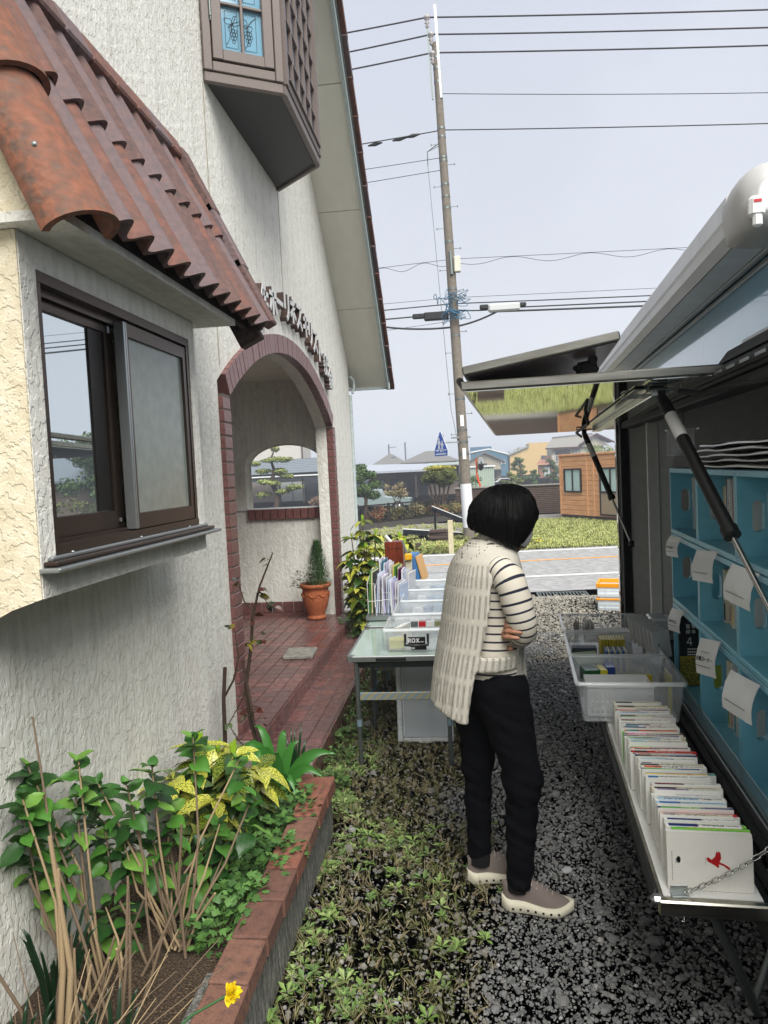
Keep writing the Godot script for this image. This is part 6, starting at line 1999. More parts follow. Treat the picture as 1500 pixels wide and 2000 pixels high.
func build_truck():
	make_spines()
	var tk = thing("bookmobile", "light blue bookmobile truck with its mirror-bright side flap raised", "truck", "", Vector3.ZERO, TRUCK_TURN)
	var blue = mat(Color(0.40, 0.64, 0.76), 0.16)
	blue.clearcoat_enabled = true; blue.clearcoat = 1.0; blue.clearcoat_roughness = 0.03
	var m = MB.new()
	sbox(m, 0.65, 0.68, 1.845, 2.12, 0.9, 5.0)
	part(tk, "side_panel", m, blue)
	m = MB.new(); sbox(m, 0.655, 1.9, 2.121, 2.2, 0.6, 5.02, 0.02)
	part(tk, "roof", m, M.white_paint)
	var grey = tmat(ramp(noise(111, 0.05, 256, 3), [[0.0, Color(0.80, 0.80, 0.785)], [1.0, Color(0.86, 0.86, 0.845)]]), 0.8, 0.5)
	m = MB.new()
	sbox(m, 0.665, 1.9, 0.42, 2.12, 4.86, 4.90); sbox(m, 0.665, 0.80, 0.5, 1.79, 4.20, 4.235)
	part(tk, "end_wall", m, grey)
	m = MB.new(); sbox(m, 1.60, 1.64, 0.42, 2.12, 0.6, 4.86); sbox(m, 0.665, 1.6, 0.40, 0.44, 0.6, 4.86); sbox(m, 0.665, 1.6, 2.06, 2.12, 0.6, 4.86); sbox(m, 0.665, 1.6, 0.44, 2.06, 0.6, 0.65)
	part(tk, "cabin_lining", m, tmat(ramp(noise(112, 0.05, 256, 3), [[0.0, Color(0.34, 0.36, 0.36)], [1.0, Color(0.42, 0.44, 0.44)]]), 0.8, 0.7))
	m = MB.new(); sbox(m, 0.72, 0.724, 0.5, 1.79, 4.196, 4.2)
	part(tk, "lining_seam", m, M.alu)
	# jamb, rubber and rails of the opening
	m = MB.new()
	sbox(m, 0.615, 0.66, 0.44, 1.84, 4.855, 4.93, 0.006); sbox(m, 0.60, 0.613, 0.44, 1.80, 4.80, 4.85, 0.004)
	part(tk, "jamb_rubber", m, M.rubber)
	m = MB.new(); sbox(m, 0.59, 0.66, 0.40, 1.90, 4.935, 5.0, 0.004)
	part(tk, "corner_trim", m, M.mirror)
	m = MB.new()
	sbox(m, 0.60, 0.664, 1.795, 1.843, 1.0, 4.93, 0.008); sbox(m, 0.575, 0.60, 1.80, 1.825, 1.0, 4.93, 0.006); sbox(m, 0.61, 0.70, 1.76, 1.793, 1.0, 4.85, 0.006)
	part(tk, "header_rubber", m, M.rubber)
	m = MB.new()
	for k in 22: sbox(m, 0.572, 0.5745, 1.808, 1.816, 1.9 + k * 0.13, 1.9 + k * 0.13 + 0.08)
	part(tk, "header_clip", m, M.alu)
	m = MB.new()
	sbox(m, 0.60, 0.625, 0.475, 0.50, 1.0, 4.85, 0.008); sbox(m, 0.565, 0.595, 0.455, 0.478, 1.0, 4.85, 0.008); sbox(m, 0.53, 0.57, 0.435, 0.455, 1.0, 4.85, 0.004)
	part(tk, "sill_rubber", m, M.rubber)
	m = MB.new(); sbox(m, 0.627, 0.633, 0.478, 0.53, 1.0, 4.2, 0.002); sbox(m, 0.633, 0.664, 0.47, 0.482, 1.0, 4.2, 0.002)
	part(tk, "sill_strip", m, M.alu)
	m = MB.new(); sbox(m, 0.637, 0.641, 0.484, 0.60, 1.0, 3.52, 0.001)
	part(tk, "clear_guard", m, M.acrylic)
	# chassis and wheel under the body
	m = MB.new(); sbox(m, 0.70, 1.8, 0.30, 0.40, 0.4, 5.0); sbox(m, 0.56, 0.70, 0.33, 0.43, 0.6, 4.95)
	part(tk, "chassis", m, M.rubber)
	for dd in [0.35, 4.25]:
		var wh = holder(tk, "wheel", V(0.78, 0.29, -dd))
		var tm = MB.new(); tm.xf = Transform3D(Basis(V(0, 0, 1), PI / 2), Vector3.ZERO)
		tm.lathe([Vector2(0.17, -0.08), Vector2(0.26, -0.085), Vector2(0.288, -0.06), Vector2(0.29, 0.06), Vector2(0.26, 0.085), Vector2(0.17, 0.08)], 28)
		part(wh, "tyre", tm, M.rubber)
		var rm = MB.new(); rm.xf = tm.xf
		rm.lathe([Vector2(0.0, -0.06), Vector2(0.17, -0.06), Vector2(0.175, 0.06), Vector2(0.14, 0.05), Vector2(0.05, 0.02), Vector2(0.0, 0.025)], 24)
		part(wh, "rim", rm, M.alu)
	# raised flap: lower leaf, folded outer leaf
	var lf = holder(tk, "flap_door")
	var fx = Transform3D(Basis(V(1, 0, 0), -0.012), V(0, 1.826, -2.37))
	m = MB.new(); m.xf = fx
	m.box(V(0.23, 0.0, -1.42), V(0.83, 0.028, 2.84), 0.004)
	part(lf, "leaf", m, M.brushed)
	m = MB.new(); m.xf = fx; m.box(V(0.23, -0.0165, -1.42), V(0.80, 0.003, 2.81))
	part(lf, "mirror_skin", m, M.mirror)
	m = MB.new(); m.xf = fx * Transform3D(Basis(V(0, 0, 1), 0.155), V(-0.178, 0.047, 0))
	m.box(V(0.245, 0.0, -1.42), V(0.49, 0.028, 2.84), 0.004)
	part(lf, "folded_leaf", m, M.brushed)
	m = MB.new(); m.xf = fx * Transform3D(Basis(V(0, 0, 1), 0.155), V(-0.178, 0.047, 0))
	m.box(V(0.245, -0.016, -1.42), V(0.47, 0.003, 2.81))
	part(lf, "folded_skin", m, tmat(ramp(noise(113, 0.03, 256, 4), [[0.0, Color(0.20, 0.16, 0.18)], [1.0, Color(0.34, 0.29, 0.31)]]), 0.6, 0.3))  # purple-brown reflection of the lower leaf put into the colour
	for k in 3:
		m = MB.new(); m.xf = fx
		m.tube([V(-0.192, 0.024, -0.06 - k * 1.1), V(-0.192, 0.024, -0.20 - k * 1.1)], 0.012, 8)
		m.box(V(-0.15, 0.018, -0.13 - k * 1.1), V(0.08, 0.006, 0.10))
		part(lf, "hinge", m, M.rubber)
	m = MB.new(); m.xf = fx
	m.box(V(0.455, -0.035, -1.30), V(0.055, 0.03, 2.15), 0.003); m.box(V(0.40, -0.024, -1.30), V(0.05, 0.004, 2.15))
	part(lf, "stiffener", m, M.steel)
	m = MB.new(); m.xf = fx
	m.box(V(0.40, -0.028, -0.45), V(0.07, 0.004, 0.09)); 
	for a in 2:
		for b in 2:
			m.xf = fx * Transform3D(Basis(V(1, 0, 0), PI), V(0.385 + a * 0.03, -0.03, -0.43 - b * 0.04))
			m.lathe([Vector2(0.005, 0), Vector2(0.004, 0.003), Vector2(0, 0.004)], 8)
	part(lf, "bolt_plate", m, M.alu)
	m = MB.new(); m.xf = fx * Transform3D(Basis(V(0, 0, 1), 0.155), V(-0.178, 0.047, 0))
	m.box(V(0.40, -0.05, -0.25), V(0.07, 0.05, 0.06), 0.01); m.tube([V(0.36, -0.045, -0.2), V(0.44, -0.05, -0.32), V(0.42, -0.07, -0.36)], 0.01, 8)
	m.tube([V(0.42, -0.03, -0.215), V(0.42, -0.03, -0.195)], 0.016, 12)
	part(lf, "latch", m, M.rubber)
	m = MB.new(); m.xf = fx * Transform3D(Basis(V(0, 0, 1), 0.155), V(-0.178, 0.047, 0))
	m.tube([V(0.20, 0.01, -1.3), V(0.20, 0.035, -1.3), V(0.24, 0.04, -1.3), V(0.25, 0.085, -1.3), V(0.31, 0.10, -1.3)], 0.008, 8)
	part(lf, "crank_handle", m, M.alu_dull)
	m = MB.new(); m.xf = fx * Transform3D(Basis(V(0, 0, 1), 0.155), V(-0.178, 0.047, 0))
	m.prism(PackedVector2Array([Vector2(0.32, 0.014), Vector2(0.47, 0.014), Vector2(0.44, 0.045), Vector2(0.35, 0.042)]), -1.5, -1.25)
	part(lf, "cover_plate", m, M.alu)
	# strut brackets and gas struts
	var strut = func(a, b, share, r):
		var g = holder(tk, "gas_strut")
		var c = a.lerp(b, share)
		var q = MB.new(); q.tube([a, a.lerp(b, 0.03), c], [r * 0.8, r, r], 14); q.tube([c.lerp(a, 0.04), c.lerp(b, 0.02)], r * 1.25, 14)
		part(g, "cylinder", q, M.black)
		q = MB.new(); q.tube([c, b], r * 0.42, 10)
		part(g, "rod", q, M.steel)
		q = MB.new(); q.tube([a.lerp(b, 0.10), a.lerp(b, 0.22)], r * 1.02, 14, false)
		part(g, "label_sleeve", q, M.paper)
		q = MB.new(); q.box(a + V(0, 0.01, 0), V(0.03, 0.035, 0.02), 0.006); q.tube([a + V(0, 0.002, 0.022), a + V(0, 0.002, -0.022)], 0.012, 10)
		q.box(b, V(0.03, 0.04, 0.03), 0.006)
		part(g, "end_joint", q, M.rubber)
		q = MB.new()
		var t = a + V(0.0, 0.025, 0)
		q.tube([t + V(-0.045, 0.03, 0.02), t + V(-0.045, 0.0, 0.02), t + V(0.06, 0.0, 0.02), t + V(0.06, 0.03, 0.02)], 0.004, 6)
		q.tube([t + V(-0.045, 0.03, -0.02), t + V(-0.045, 0.0, -0.02), t + V(0.06, 0.0, -0.02), t + V(0.06, 0.03, -0.02)], 0.004, 6)
		part(g, "bracket", q, M.steel)
	strut.call(V(0.462, 1.768, -2.60), V(0.615, 1.13, -1.97), 0.66, 0.0195)
	strut.call(V(0.39, 1.745, -4.85), V(0.625, 1.06, -4.62), 0.60, 0.0175)
	m = MB.new(); m.tube([V(0.50, 1.775, -2.5), V(0.55, 1.755, -2.38), V(0.60, 1.765, -2.25), V(0.63, 1.76, -2.1), V(0.64, 1.77, -1.9)], 0.009, 8)
	m.tube([V(0.28, 1.80, -3.4), V(0.30, 1.74, -3.5), V(0.31, 1.735, -4.4), V(0.36, 1.72, -4.7)], 0.007, 8)
	part(tk, "cable", m, M.rubber)
	awning(tk)
	# tilted-out tray under the shelves
	var ty = holder(tk, "book_tray")
	m = MB.new(); sbox(m, 0.292, 0.53, 0.478, 0.496, 1.835, 4.6)
	part(ty, "panel", m, M.brushed)
	m = MB.new(); sbox(m, 0.30, 0.528, 0.4965, 0.499, 1.84, 3.4)
	part(ty, "liner", m, M.paper)
	m = MB.new(); sbox(m, 0.272, 0.291, 0.47, 0.508, 1.84, 4.6, 0.008)
	part(ty, "edge_rubber", m, M.rubber)
	m = MB.new(); sbox(m, 0.285, 0.545, 0.462, 0.5, 1.812, 1.834, 0.004)
	part(ty, "end_lip", m, M.brushed)
	m = MB.new(); m.box(V(0.283, 0.495, -1.83), V(0.03, 0.02, 0.03), 0.008)
	part(ty, "corner_cap", m, M.alu)
	m = MB.new(); m.tube([V(0.41, 0.47, -1.86), V(0.50, 0.24, -2.0), V(0.59, 0.0, -2.13)], 0.013, 10)
	m.tube([V(0.57, 0.05, -2.1), V(0.70, 0.30, -2.2)], 0.011, 8)
	part(ty, "support_leg", m, M.alu_dull)
	m = MB.new(); m.tube([V(0.33, 0.462, -1.825), V(0.33, 0.445, -1.825), V(0.345, 0.445, -1.825), V(0.345, 0.462, -1.825)], 0.003, 6)
	part(ty, "eye_ring", m, M.steel)
	bookcase()
	tray_books()
	tray_bins()

func awning(tk):
	var aw = holder(tk, "awning")
	var wm = tmat(ramp(noise(121, 0.03, 256, 3), [[0.0, Color(0.78, 0.79, 0.81)], [1.0, Color(0.85, 0.86, 0.88)]]), 0.9, 0.3)
	var prof = PackedVector2Array()
	# round-backed case
	for i in 13:
		var a = lerp(-0.2, PI * 0.93, i / 12.0)
		prof.append(Vector2(0.585 + 0.062 * cos(a), 2.185 + 0.062 * sin(a)))
	prof.append(Vector2(0.512, 2.185)); prof.append(Vector2(0.516, 2.135)); prof.append(Vector2(0.645, 2.125))
	var m = MB.new(); m.prism(prof, -4.95, -1.93)
	part(aw, "case", m, wm)
	m = MB.new()
	m.prism(PackedVector2Array([Vector2(0.496, 2.178), Vector2(0.505, 2.19), Vector2(0.510, 2.18), Vector2(0.512, 2.125), Vector2(0.50, 2.118), Vector2(0.494, 2.13)]), -4.95, -1.91)
	part(aw, "front_rail", m, wm)
	m = MB.new()
	m.prism(PackedVector2Array([Vector2(0.494, 2.115), Vector2(0.516, 2.118), Vector2(0.535, 2.085), Vector2(0.525, 2.078), Vector2(0.50, 2.095)]), -4.95, -1.915)
	part(aw, "lower_rail", m, wm)
	m = MB.new(); sbox(m, 0.535, 0.615, 2.082, 2.088, 1.93, 4.95); sbox(m, 0.512, 0.52, 2.118, 2.134, 1.93, 4.95)
	part(aw, "lower_skin", m, wm)
	m = MB.new(); sbox(m, 0.616, 0.638, 2.076, 2.098, 1.93, 4.95, 0.004); sbox(m, 0.638, 0.65, 2.06, 2.075, 1.9, 4.95, 0.003)
	part(aw, "mounting_rail", m, M.alu)
	m = MB.new(); sbox(m, 0.640, 0.649, 2.10, 2.118, 1.9, 4.95)
	part(aw, "seal", m, M.rubber)
	# moulded end cap with crank socket
	var cap = MB.new()
	var rows = []
	for j in 5:
		var row = []
		var inset = [0.0, 0.0, 0.006, 0.018, 0.045][j]
		var z = [-1.935, -1.86, -1.825, -1.80, -1.79][j]
		for i in 25:
			var a = TAU * i / 24.0
			var r = 0.085 - inset
			var e = Vector2(cos(a), sin(a))
			# squarish lower half, round top
			var k = 1.0 / max(abs(e.x), abs(e.y)) if e.y < 0 else 1.0
			k = lerp(1.0, k, 0.55 if e.y < 0 else 0.0)
			row.append(V(0.565 + e.x * r * k * 0.86, 2.140 + e.y * r * k * 0.98, z))
		rows.append(row)
	cap.grid(rows, true, true)
	var cz = []
	for q in rows[4]: cz.append(V(0.565, 2.140, -1.788))
	cap.grid([rows[4], cz], true, true)
	var capm = mat(Color(0.70, 0.70, 0.70), 0.38)
	part(aw, "end_cap", cap, capm)
	m = MB.new(); m.box(V(0.525, 2.11, -1.786), V(0.034, 0.045, 0.026), 0.007); m.box(V(0.526, 2.08, -1.782), V(0.02, 0.03, 0.016), 0.005)
	part(aw, "crank_socket", m, M.white_paint)
	m = MB.new(); m.box(V(0.525, 2.12, -1.7722), V(0.016, 0.006, 0.001))
	part(aw, "red_mark", m, mat(Color(0.75, 0.12, 0.16), 0.5))
	m = MB.new(); m.tube([V(0.578, 2.115, -1.785), V(0.60, 2.11, -1.776), V(0.60, 2.09, -1.776), V(0.57, 2.088, -1.78)], 0.002, 6)
	part(aw, "wire_clip", m, M.alu_dull)
	m = MB.new(); m.box(V(0.515, 2.155, -1.915), V(0.012, 0.02, 0.012), 0.004)
	part(aw, "reflector", m, mat(Color(0.35, 0.03, 0.06), 0.2))
	# folded black hood beside the near end of the opening
	m = MB.new()
	m.prism(PackedVector2Array([Vector2(0.60, 1.845), Vector2(0.648, 1.845), Vector2(0.648, 1.885), Vector2(0.63, 1.885)]), -2.45, -1.6)
	part(tk, "hood_gasket", m, M.rubber)
	m = MB.new(); sbox(m, 0.632, 0.6485, 1.886, 1.894, 1.6, 2.3)
	part(tk, "hood_trim", m, M.alu)

func bookcase():
	var bc = thing("bookcase", "sky blue wooden bookcase of boxes with oval handholes inside the truck", "bookcase", "", Vector3.ZERO, TRUCK_TURN)
	var paint = tmat(ramp(noise(131, 0.04, 256, 4), [[0.0, Color(0.44, 0.72, 0.81)], [1.0, Color(0.48, 0.76, 0.85)]]), 0.5, 0.38, noise(132, 0.15, 256, 2), 0.05)
	var cols = [3.52, 3.0, 2.47, 1.94, 1.41]
	var ys = [0.515, 0.912, 1.226, 1.523]
	for r in 3:
		for k in 4:
			var box = holder(bc, "shelf_box")
			var d1 = cols[k]; var d0 = cols[k + 1] + 0.003
			var y0 = ys[r] + (0.001 if r else 0.0); var y1 = ys[r + 1] - 0.003
			var m = MB.new(); sbox(m, 0.65, 0.93, y0, y0 + 0.02, d0, d1, 0.002)
			part(box, "board", m, paint)
			m = MB.new(); sbox(m, 0.65, 0.93, y1 - 0.02, y1, d0, d1, 0.002)
			part(box, "board", m, paint)
			m = MB.new(); sbox(m, 0.92, 0.93, y0 + 0.02, y1 - 0.02, d0, d1)
			part(box, "back", m, paint)
			for e in 2:
				m = MB.new()
				var dd = (d1 - 0.0075) if e == 0 else (d0 + 0.0075)
				m.xf = Transform3D(Basis(), V(0.65, y0 + 0.02, -dd))
				slotted(0.27, y1 - y0 - 0.04, 0.0145, 0.062, (y1 - y0 - 0.04) * 0.5, 0.0185, 0.05, m)
				part(box, "slotted_side", m, paint)
	# books standing in the boxes, spines out
	var names = ["bottom", "middle", "top"]
	var colname = ["far", "second", "third", "nearest"]
	for r in 3:
		for k in 4:
			var nbooks = [[0, 7, 6, 6], [0, 8, 8, 6], [3, 8, 7, 6]][r][k]
			var d = cols[k] - 0.024
			for i in nbooks:
				var t = rf(0.014, 0.032); var L = rf(0.19, 0.235); var h = rf(0.13, 0.15)
				if L > ys[r + 1] - ys[r] - 0.05: L = ys[r + 1] - ys[r] - 0.06
				if r == 0: L = rf(0.24, 0.30)
				var si = rng.randi_range(0, 39)
				# spine toward -s, length upright
				var b = Basis(V(0, 1, 0), V(-1, 0, 0), V(0, 0, 1))
				var s_front = 0.735 + rf(-0.006, 0.012)
				var y = ys[r] + 0.0215 + L / 2
				var x = Transform3D(Basis(), Vector3.ZERO)
				x = TR * Transform3D(b, V(s_front + h, y, -(d - t / 2)))
				add_book(x, L, h, t, si, "%s spined book, %s in the %s box of the %s column" % [STRIPS[si].name, ordinal(i), names[r], colname[k]], "books in the blue bookcase")
				d -= t + 0.001
	# picture book facing out in the lowest far box
	var pb = thing("picture_book", "tall black picture book with white Japanese title and number 4", "book", "", Vector3.ZERO, TRUCK_TURN)
	var m2 = MB.new(); sbox(m2, 0.662, 0.80, 0.537, 0.865, 3.465, 3.485, 0.001)
	part(pb, "cover", m2, mat(Color(0.06, 0.05, 0.06), 0.3))
	var pm = tmat(ramp(noise(141, 0.05, 256, 4), [[0.0, Color(0.10, 0.16, 0.07)], [0.4, Color(0.42, 0.44, 0.12)], [0.65, Color(0.72, 0.62, 0.16)], [1.0, Color(0.80, 0.74, 0.30)]]), 0.16, 0.35)
	m2 = MB.new(); sbox(m2, 0.664, 0.785, 0.54, 0.665, 3.4635, 3.4648)
	part(pb, "picture", m2, pm)
	m2 = MB.new(); sbox(m2, 0.664, 0.785, 0.6655, 0.671, 3.4635, 3.4648)
	part(pb, "yellow_band", m2, mat(Color(0.82, 0.70, 0.12), 0.4))
	m2 = MB.new()
	m2.xf = Transform3D(Basis(), V(0, 0, -3.464))
	for i in 4: glyph_bars(m2, "聖書もの"[i], Vector2(0.692 + i * 0.0235, 0.80), 0.018, 0.0022, 0, 0.0008)
	for i in 2: glyph_bars(m2, "絵本"[i], Vector2(0.692 + i * 0.0235, 0.775), 0.018, 0.0022, 0, 0.0008)
	m2.bar(V(0.708, 0.757, 0), V(0.696, 0.733, 0), 0.003, 0.0008, V(0, 0, 1)); m2.bar(V(0.694, 0.733, 0), V(0.718, 0.733, 0), 0.003, 0.0008, V(0, 0, 1)); m2.bar(V(0.711, 0.757, 0), V(0.711, 0.722, 0), 0.003, 0.0008, V(0, 0, 1))
	for i in 6: m2.box(V(0.70 + i * 0.008, 0.705, 0), V(0.006, 0.005, 0.0006))
	for i in 4: m2.box(V(0.70 + i * 0.009, 0.692, 0), V(0.007, 0.006, 0.0006)); m2.box(V(0.70 + i * 0.009, 0.68, 0), V(0.007, 0.006, 0.0006))
	part(pb, "title", m2, mat(Color(0.9, 0.9, 0.9), 0.5))
	for i in 2:
		var gb = MB.new(); sbox(gb, 0.765 + i * 0.0, 0.90, 0.537, 0.80 - i * 0.03, 3.43 - i * 0.016, 3.445 - i * 0.016, 0.001)
		solo("thin_book", gb, mat([Color(0.12, 0.50, 0.36), Color(0.74, 0.80, 0.30)][i], 0.4), ["green thin book leaning before the black picture book", "lime yellow thin book beside the green thin book"][i], "book", "", Vector3.ZERO).rotation.y = TRUCK_TURN
	# laminated cards hanging from the shelf edges
	var cards = [[3.26, 1.205, 0.10, 0.085, "small laminated shelf card at the far end of the upper shelf edge"], [2.72, 1.20, 0.135, 0.11, "blank white laminated card in the middle of the upper shelf edge"], [2.27, 1.20, 0.14, 0.11, "laminated card behind the near gas strut on the upper shelf edge"], [3.25, 0.895, 0.10, 0.095, "laminated card with black writing at the far end of the lower shelf edge"], [2.70, 0.885, 0.125, 0.125, "laminated sign reading used book corner on the lower shelf edge"], [2.30, 0.87, 0.15, 0.12, "large crinkled white card at the near end of the lower shelf edge"], [2.04, 0.42, 0.08, 0.10, "white paper slip hanging at the right edge near the chain"]]
	for i in cards.size():
		var q = cards[i]
		var c = thing("shelf_card", q[4], "card", "cards on the shelf edges")
		c.transform = TR * Transform3D(Basis(V(0, 1, 0), 0.28) * Basis(V(0, 0, 1), -0.2) * Basis(V(1, 0, 0), rf(-0.12, 0.12)), V(0.62, q[1] + q[3] * 0.35, -q[0]))
		var P = []
		for a in 7:
			var row = []
			for b in 7: row.append(V(-0.012 * sin(a * 0.5) + rf(-0.002, 0.002), -q[3] * a / 6.0, (0.5 - b / 6.0) * q[2]))
			P.append(row)
		var cm = MB.new(); cm.grid(P); 
		for a in 7:
			for b in 7: P[a][b] += V(0.0012, 0, 0)
		cm.grid(P, true, true)
		var gm = mat(Color(0.88, 0.89, 0.90), 0.12)
		part(c, "sheet", cm, gm)
		if i == 6: continue
		var w = MB.new()
		w.xf = Transform3D(Basis(V(0, 0, -1), V(0, 1, 0), V(1, 0, 0)) * Basis(V(0, 1, 0), PI), V(-0.0155, -q[3] * 0.62, 0))
		var k0 = q[2] / 0.125
		if i == 4:
			for g in 6: glyph_bars(w, "古書コーナー"[g], Vector2(-0.052 + g * 0.0175, 0), 0.0145, 0.0022, 0, 0.0008)
			w.box(V(0.0, -0.018, 0.0004), V(0.09, 0.002, 0.0008)); w.box(V(0.0, 0.032, 0.0004), V(0.05, 0.0015, 0.0008))
		else:
			for g in 5:
				if i in [0, 3]: glyph_bars(w, pick(["コ", "ー", "ナ", "ワ", "本"]), Vector2((-0.045 + g * 0.017) * k0, 0), 0.013 * k0, 0.0022, 0, 0.0008)
			w.box(V(0.0, -0.012, 0.0004), V(q[2] * 0.7, 0.0016, 0.0008))
		part(c, "writing", w, mat(Color(0.12, 0.12, 0.13), 0.5))
	# plastic-wrapped bundles on top of the bookcase, carton behind, hanging pocket
	for i in 5:
		var bm = MB.new()
		var P = []; var Q = []
		var y = 1.527 + i * 0.0175
		for a in 15:
			var row = []; var row2 = []
			for b in 5:
				var s = lerp(0.625 + 0.012 * (i % 3), 0.90, b / 4.0); var d = lerp(2.99 - 0.03 * i, 1.5, a / 14.0)
				var wv = 0.003 * sin(a * 1.3 + i * 2.0 + b) + rf(-0.0012, 0.0012)
				var edge = 0.006 if b == 0 else 0.0
				row.append(V(s, y + 0.014 + wv - edge, -d)); row2.append(V(s, y + wv * 0.6 + edge * 0.5, -d))
			P.append(row); Q.append(row2)
		bm.grid(P, true, true); bm.grid(Q)
		for a in 14: bm.quad(Q[a + 1][0], P[a + 1][0], P[a][0], Q[a][0])
		for b in 4: bm.quad(Q[0][b], P[0][b], P[0][b + 1], Q[0][b + 1])
		var o = solo("wrapped_bundle", bm, [mat(Color(0.80, 0.80, 0.78), 0.2, 0.35), mat(Color(0.66, 0.66, 0.64), 0.22, 0.35)][i % 2], "flat plastic-wrapped paper bundle, %s from the bottom on the bookcase" % ORD[i], "bundle", "wrapped bundles on the bookcase")
		o.rotation.y = TRUCK_TURN
	var cb = MB.new(); sbox(cb, 0.80, 1.1, 1.525 + 0.095, 1.78, 1.4, 2.62, 0.004)
	solo("cardboard_carton", cb, tmat(ramp(noise(142, 0.06, 256, 3), [[0.0, Color(0.48, 0.36, 0.24)], [1.0, Color(0.56, 0.43, 0.30)]]), 0.4, 0.9), "brown cardboard carton lying on the bundles in the truck", "carton").rotation.y = TRUCK_TURN
	var pk = thing("hanging_pocket", "clear plastic pocket with handwriting hanging in the truck opening", "pocket", "", Vector3.ZERO, TRUCK_TURN)
	var pm2 = MB.new()
	sbox(pm2, 0.585, 0.69, 1.575, 1.68, 3.20, 3.203); sbox(pm2, 0.60, 0.675, 1.575, 1.672, 3.16, 3.162); sbox(pm2, 0.60, 0.675, 1.573, 1.576, 3.162, 3.20)
	sbox(pm2, 0.578, 0.70, 1.676, 1.684, 3.155, 3.21, 0.002)
	part(pk, "sleeve", pm2, M.plastic)
	var ps = MB.new(); sbox(ps, 0.615, 0.66, 1.59, 1.64, 3.164, 3.166)
	part(pk, "note", ps, M.paper)
	var pw = MB.new(); pw.xf = Transform3D(Basis(), V(0, 0, -3.1595))
	for g in 4: glyph_bars(pw, "ナの本会"[g], Vector2(0.607 + g * 0.016, 1.632), 0.0145, 0.0018, 0, 0.0006)
	part(pk, "writing", pw, M.black)
	var ph = MB.new(); ph.tube([V(0.645, 1.68, -3.18), V(0.645, 1.80, -3.18)], 0.0015, 5)
	part(pk, "string", ph, M.rubber)

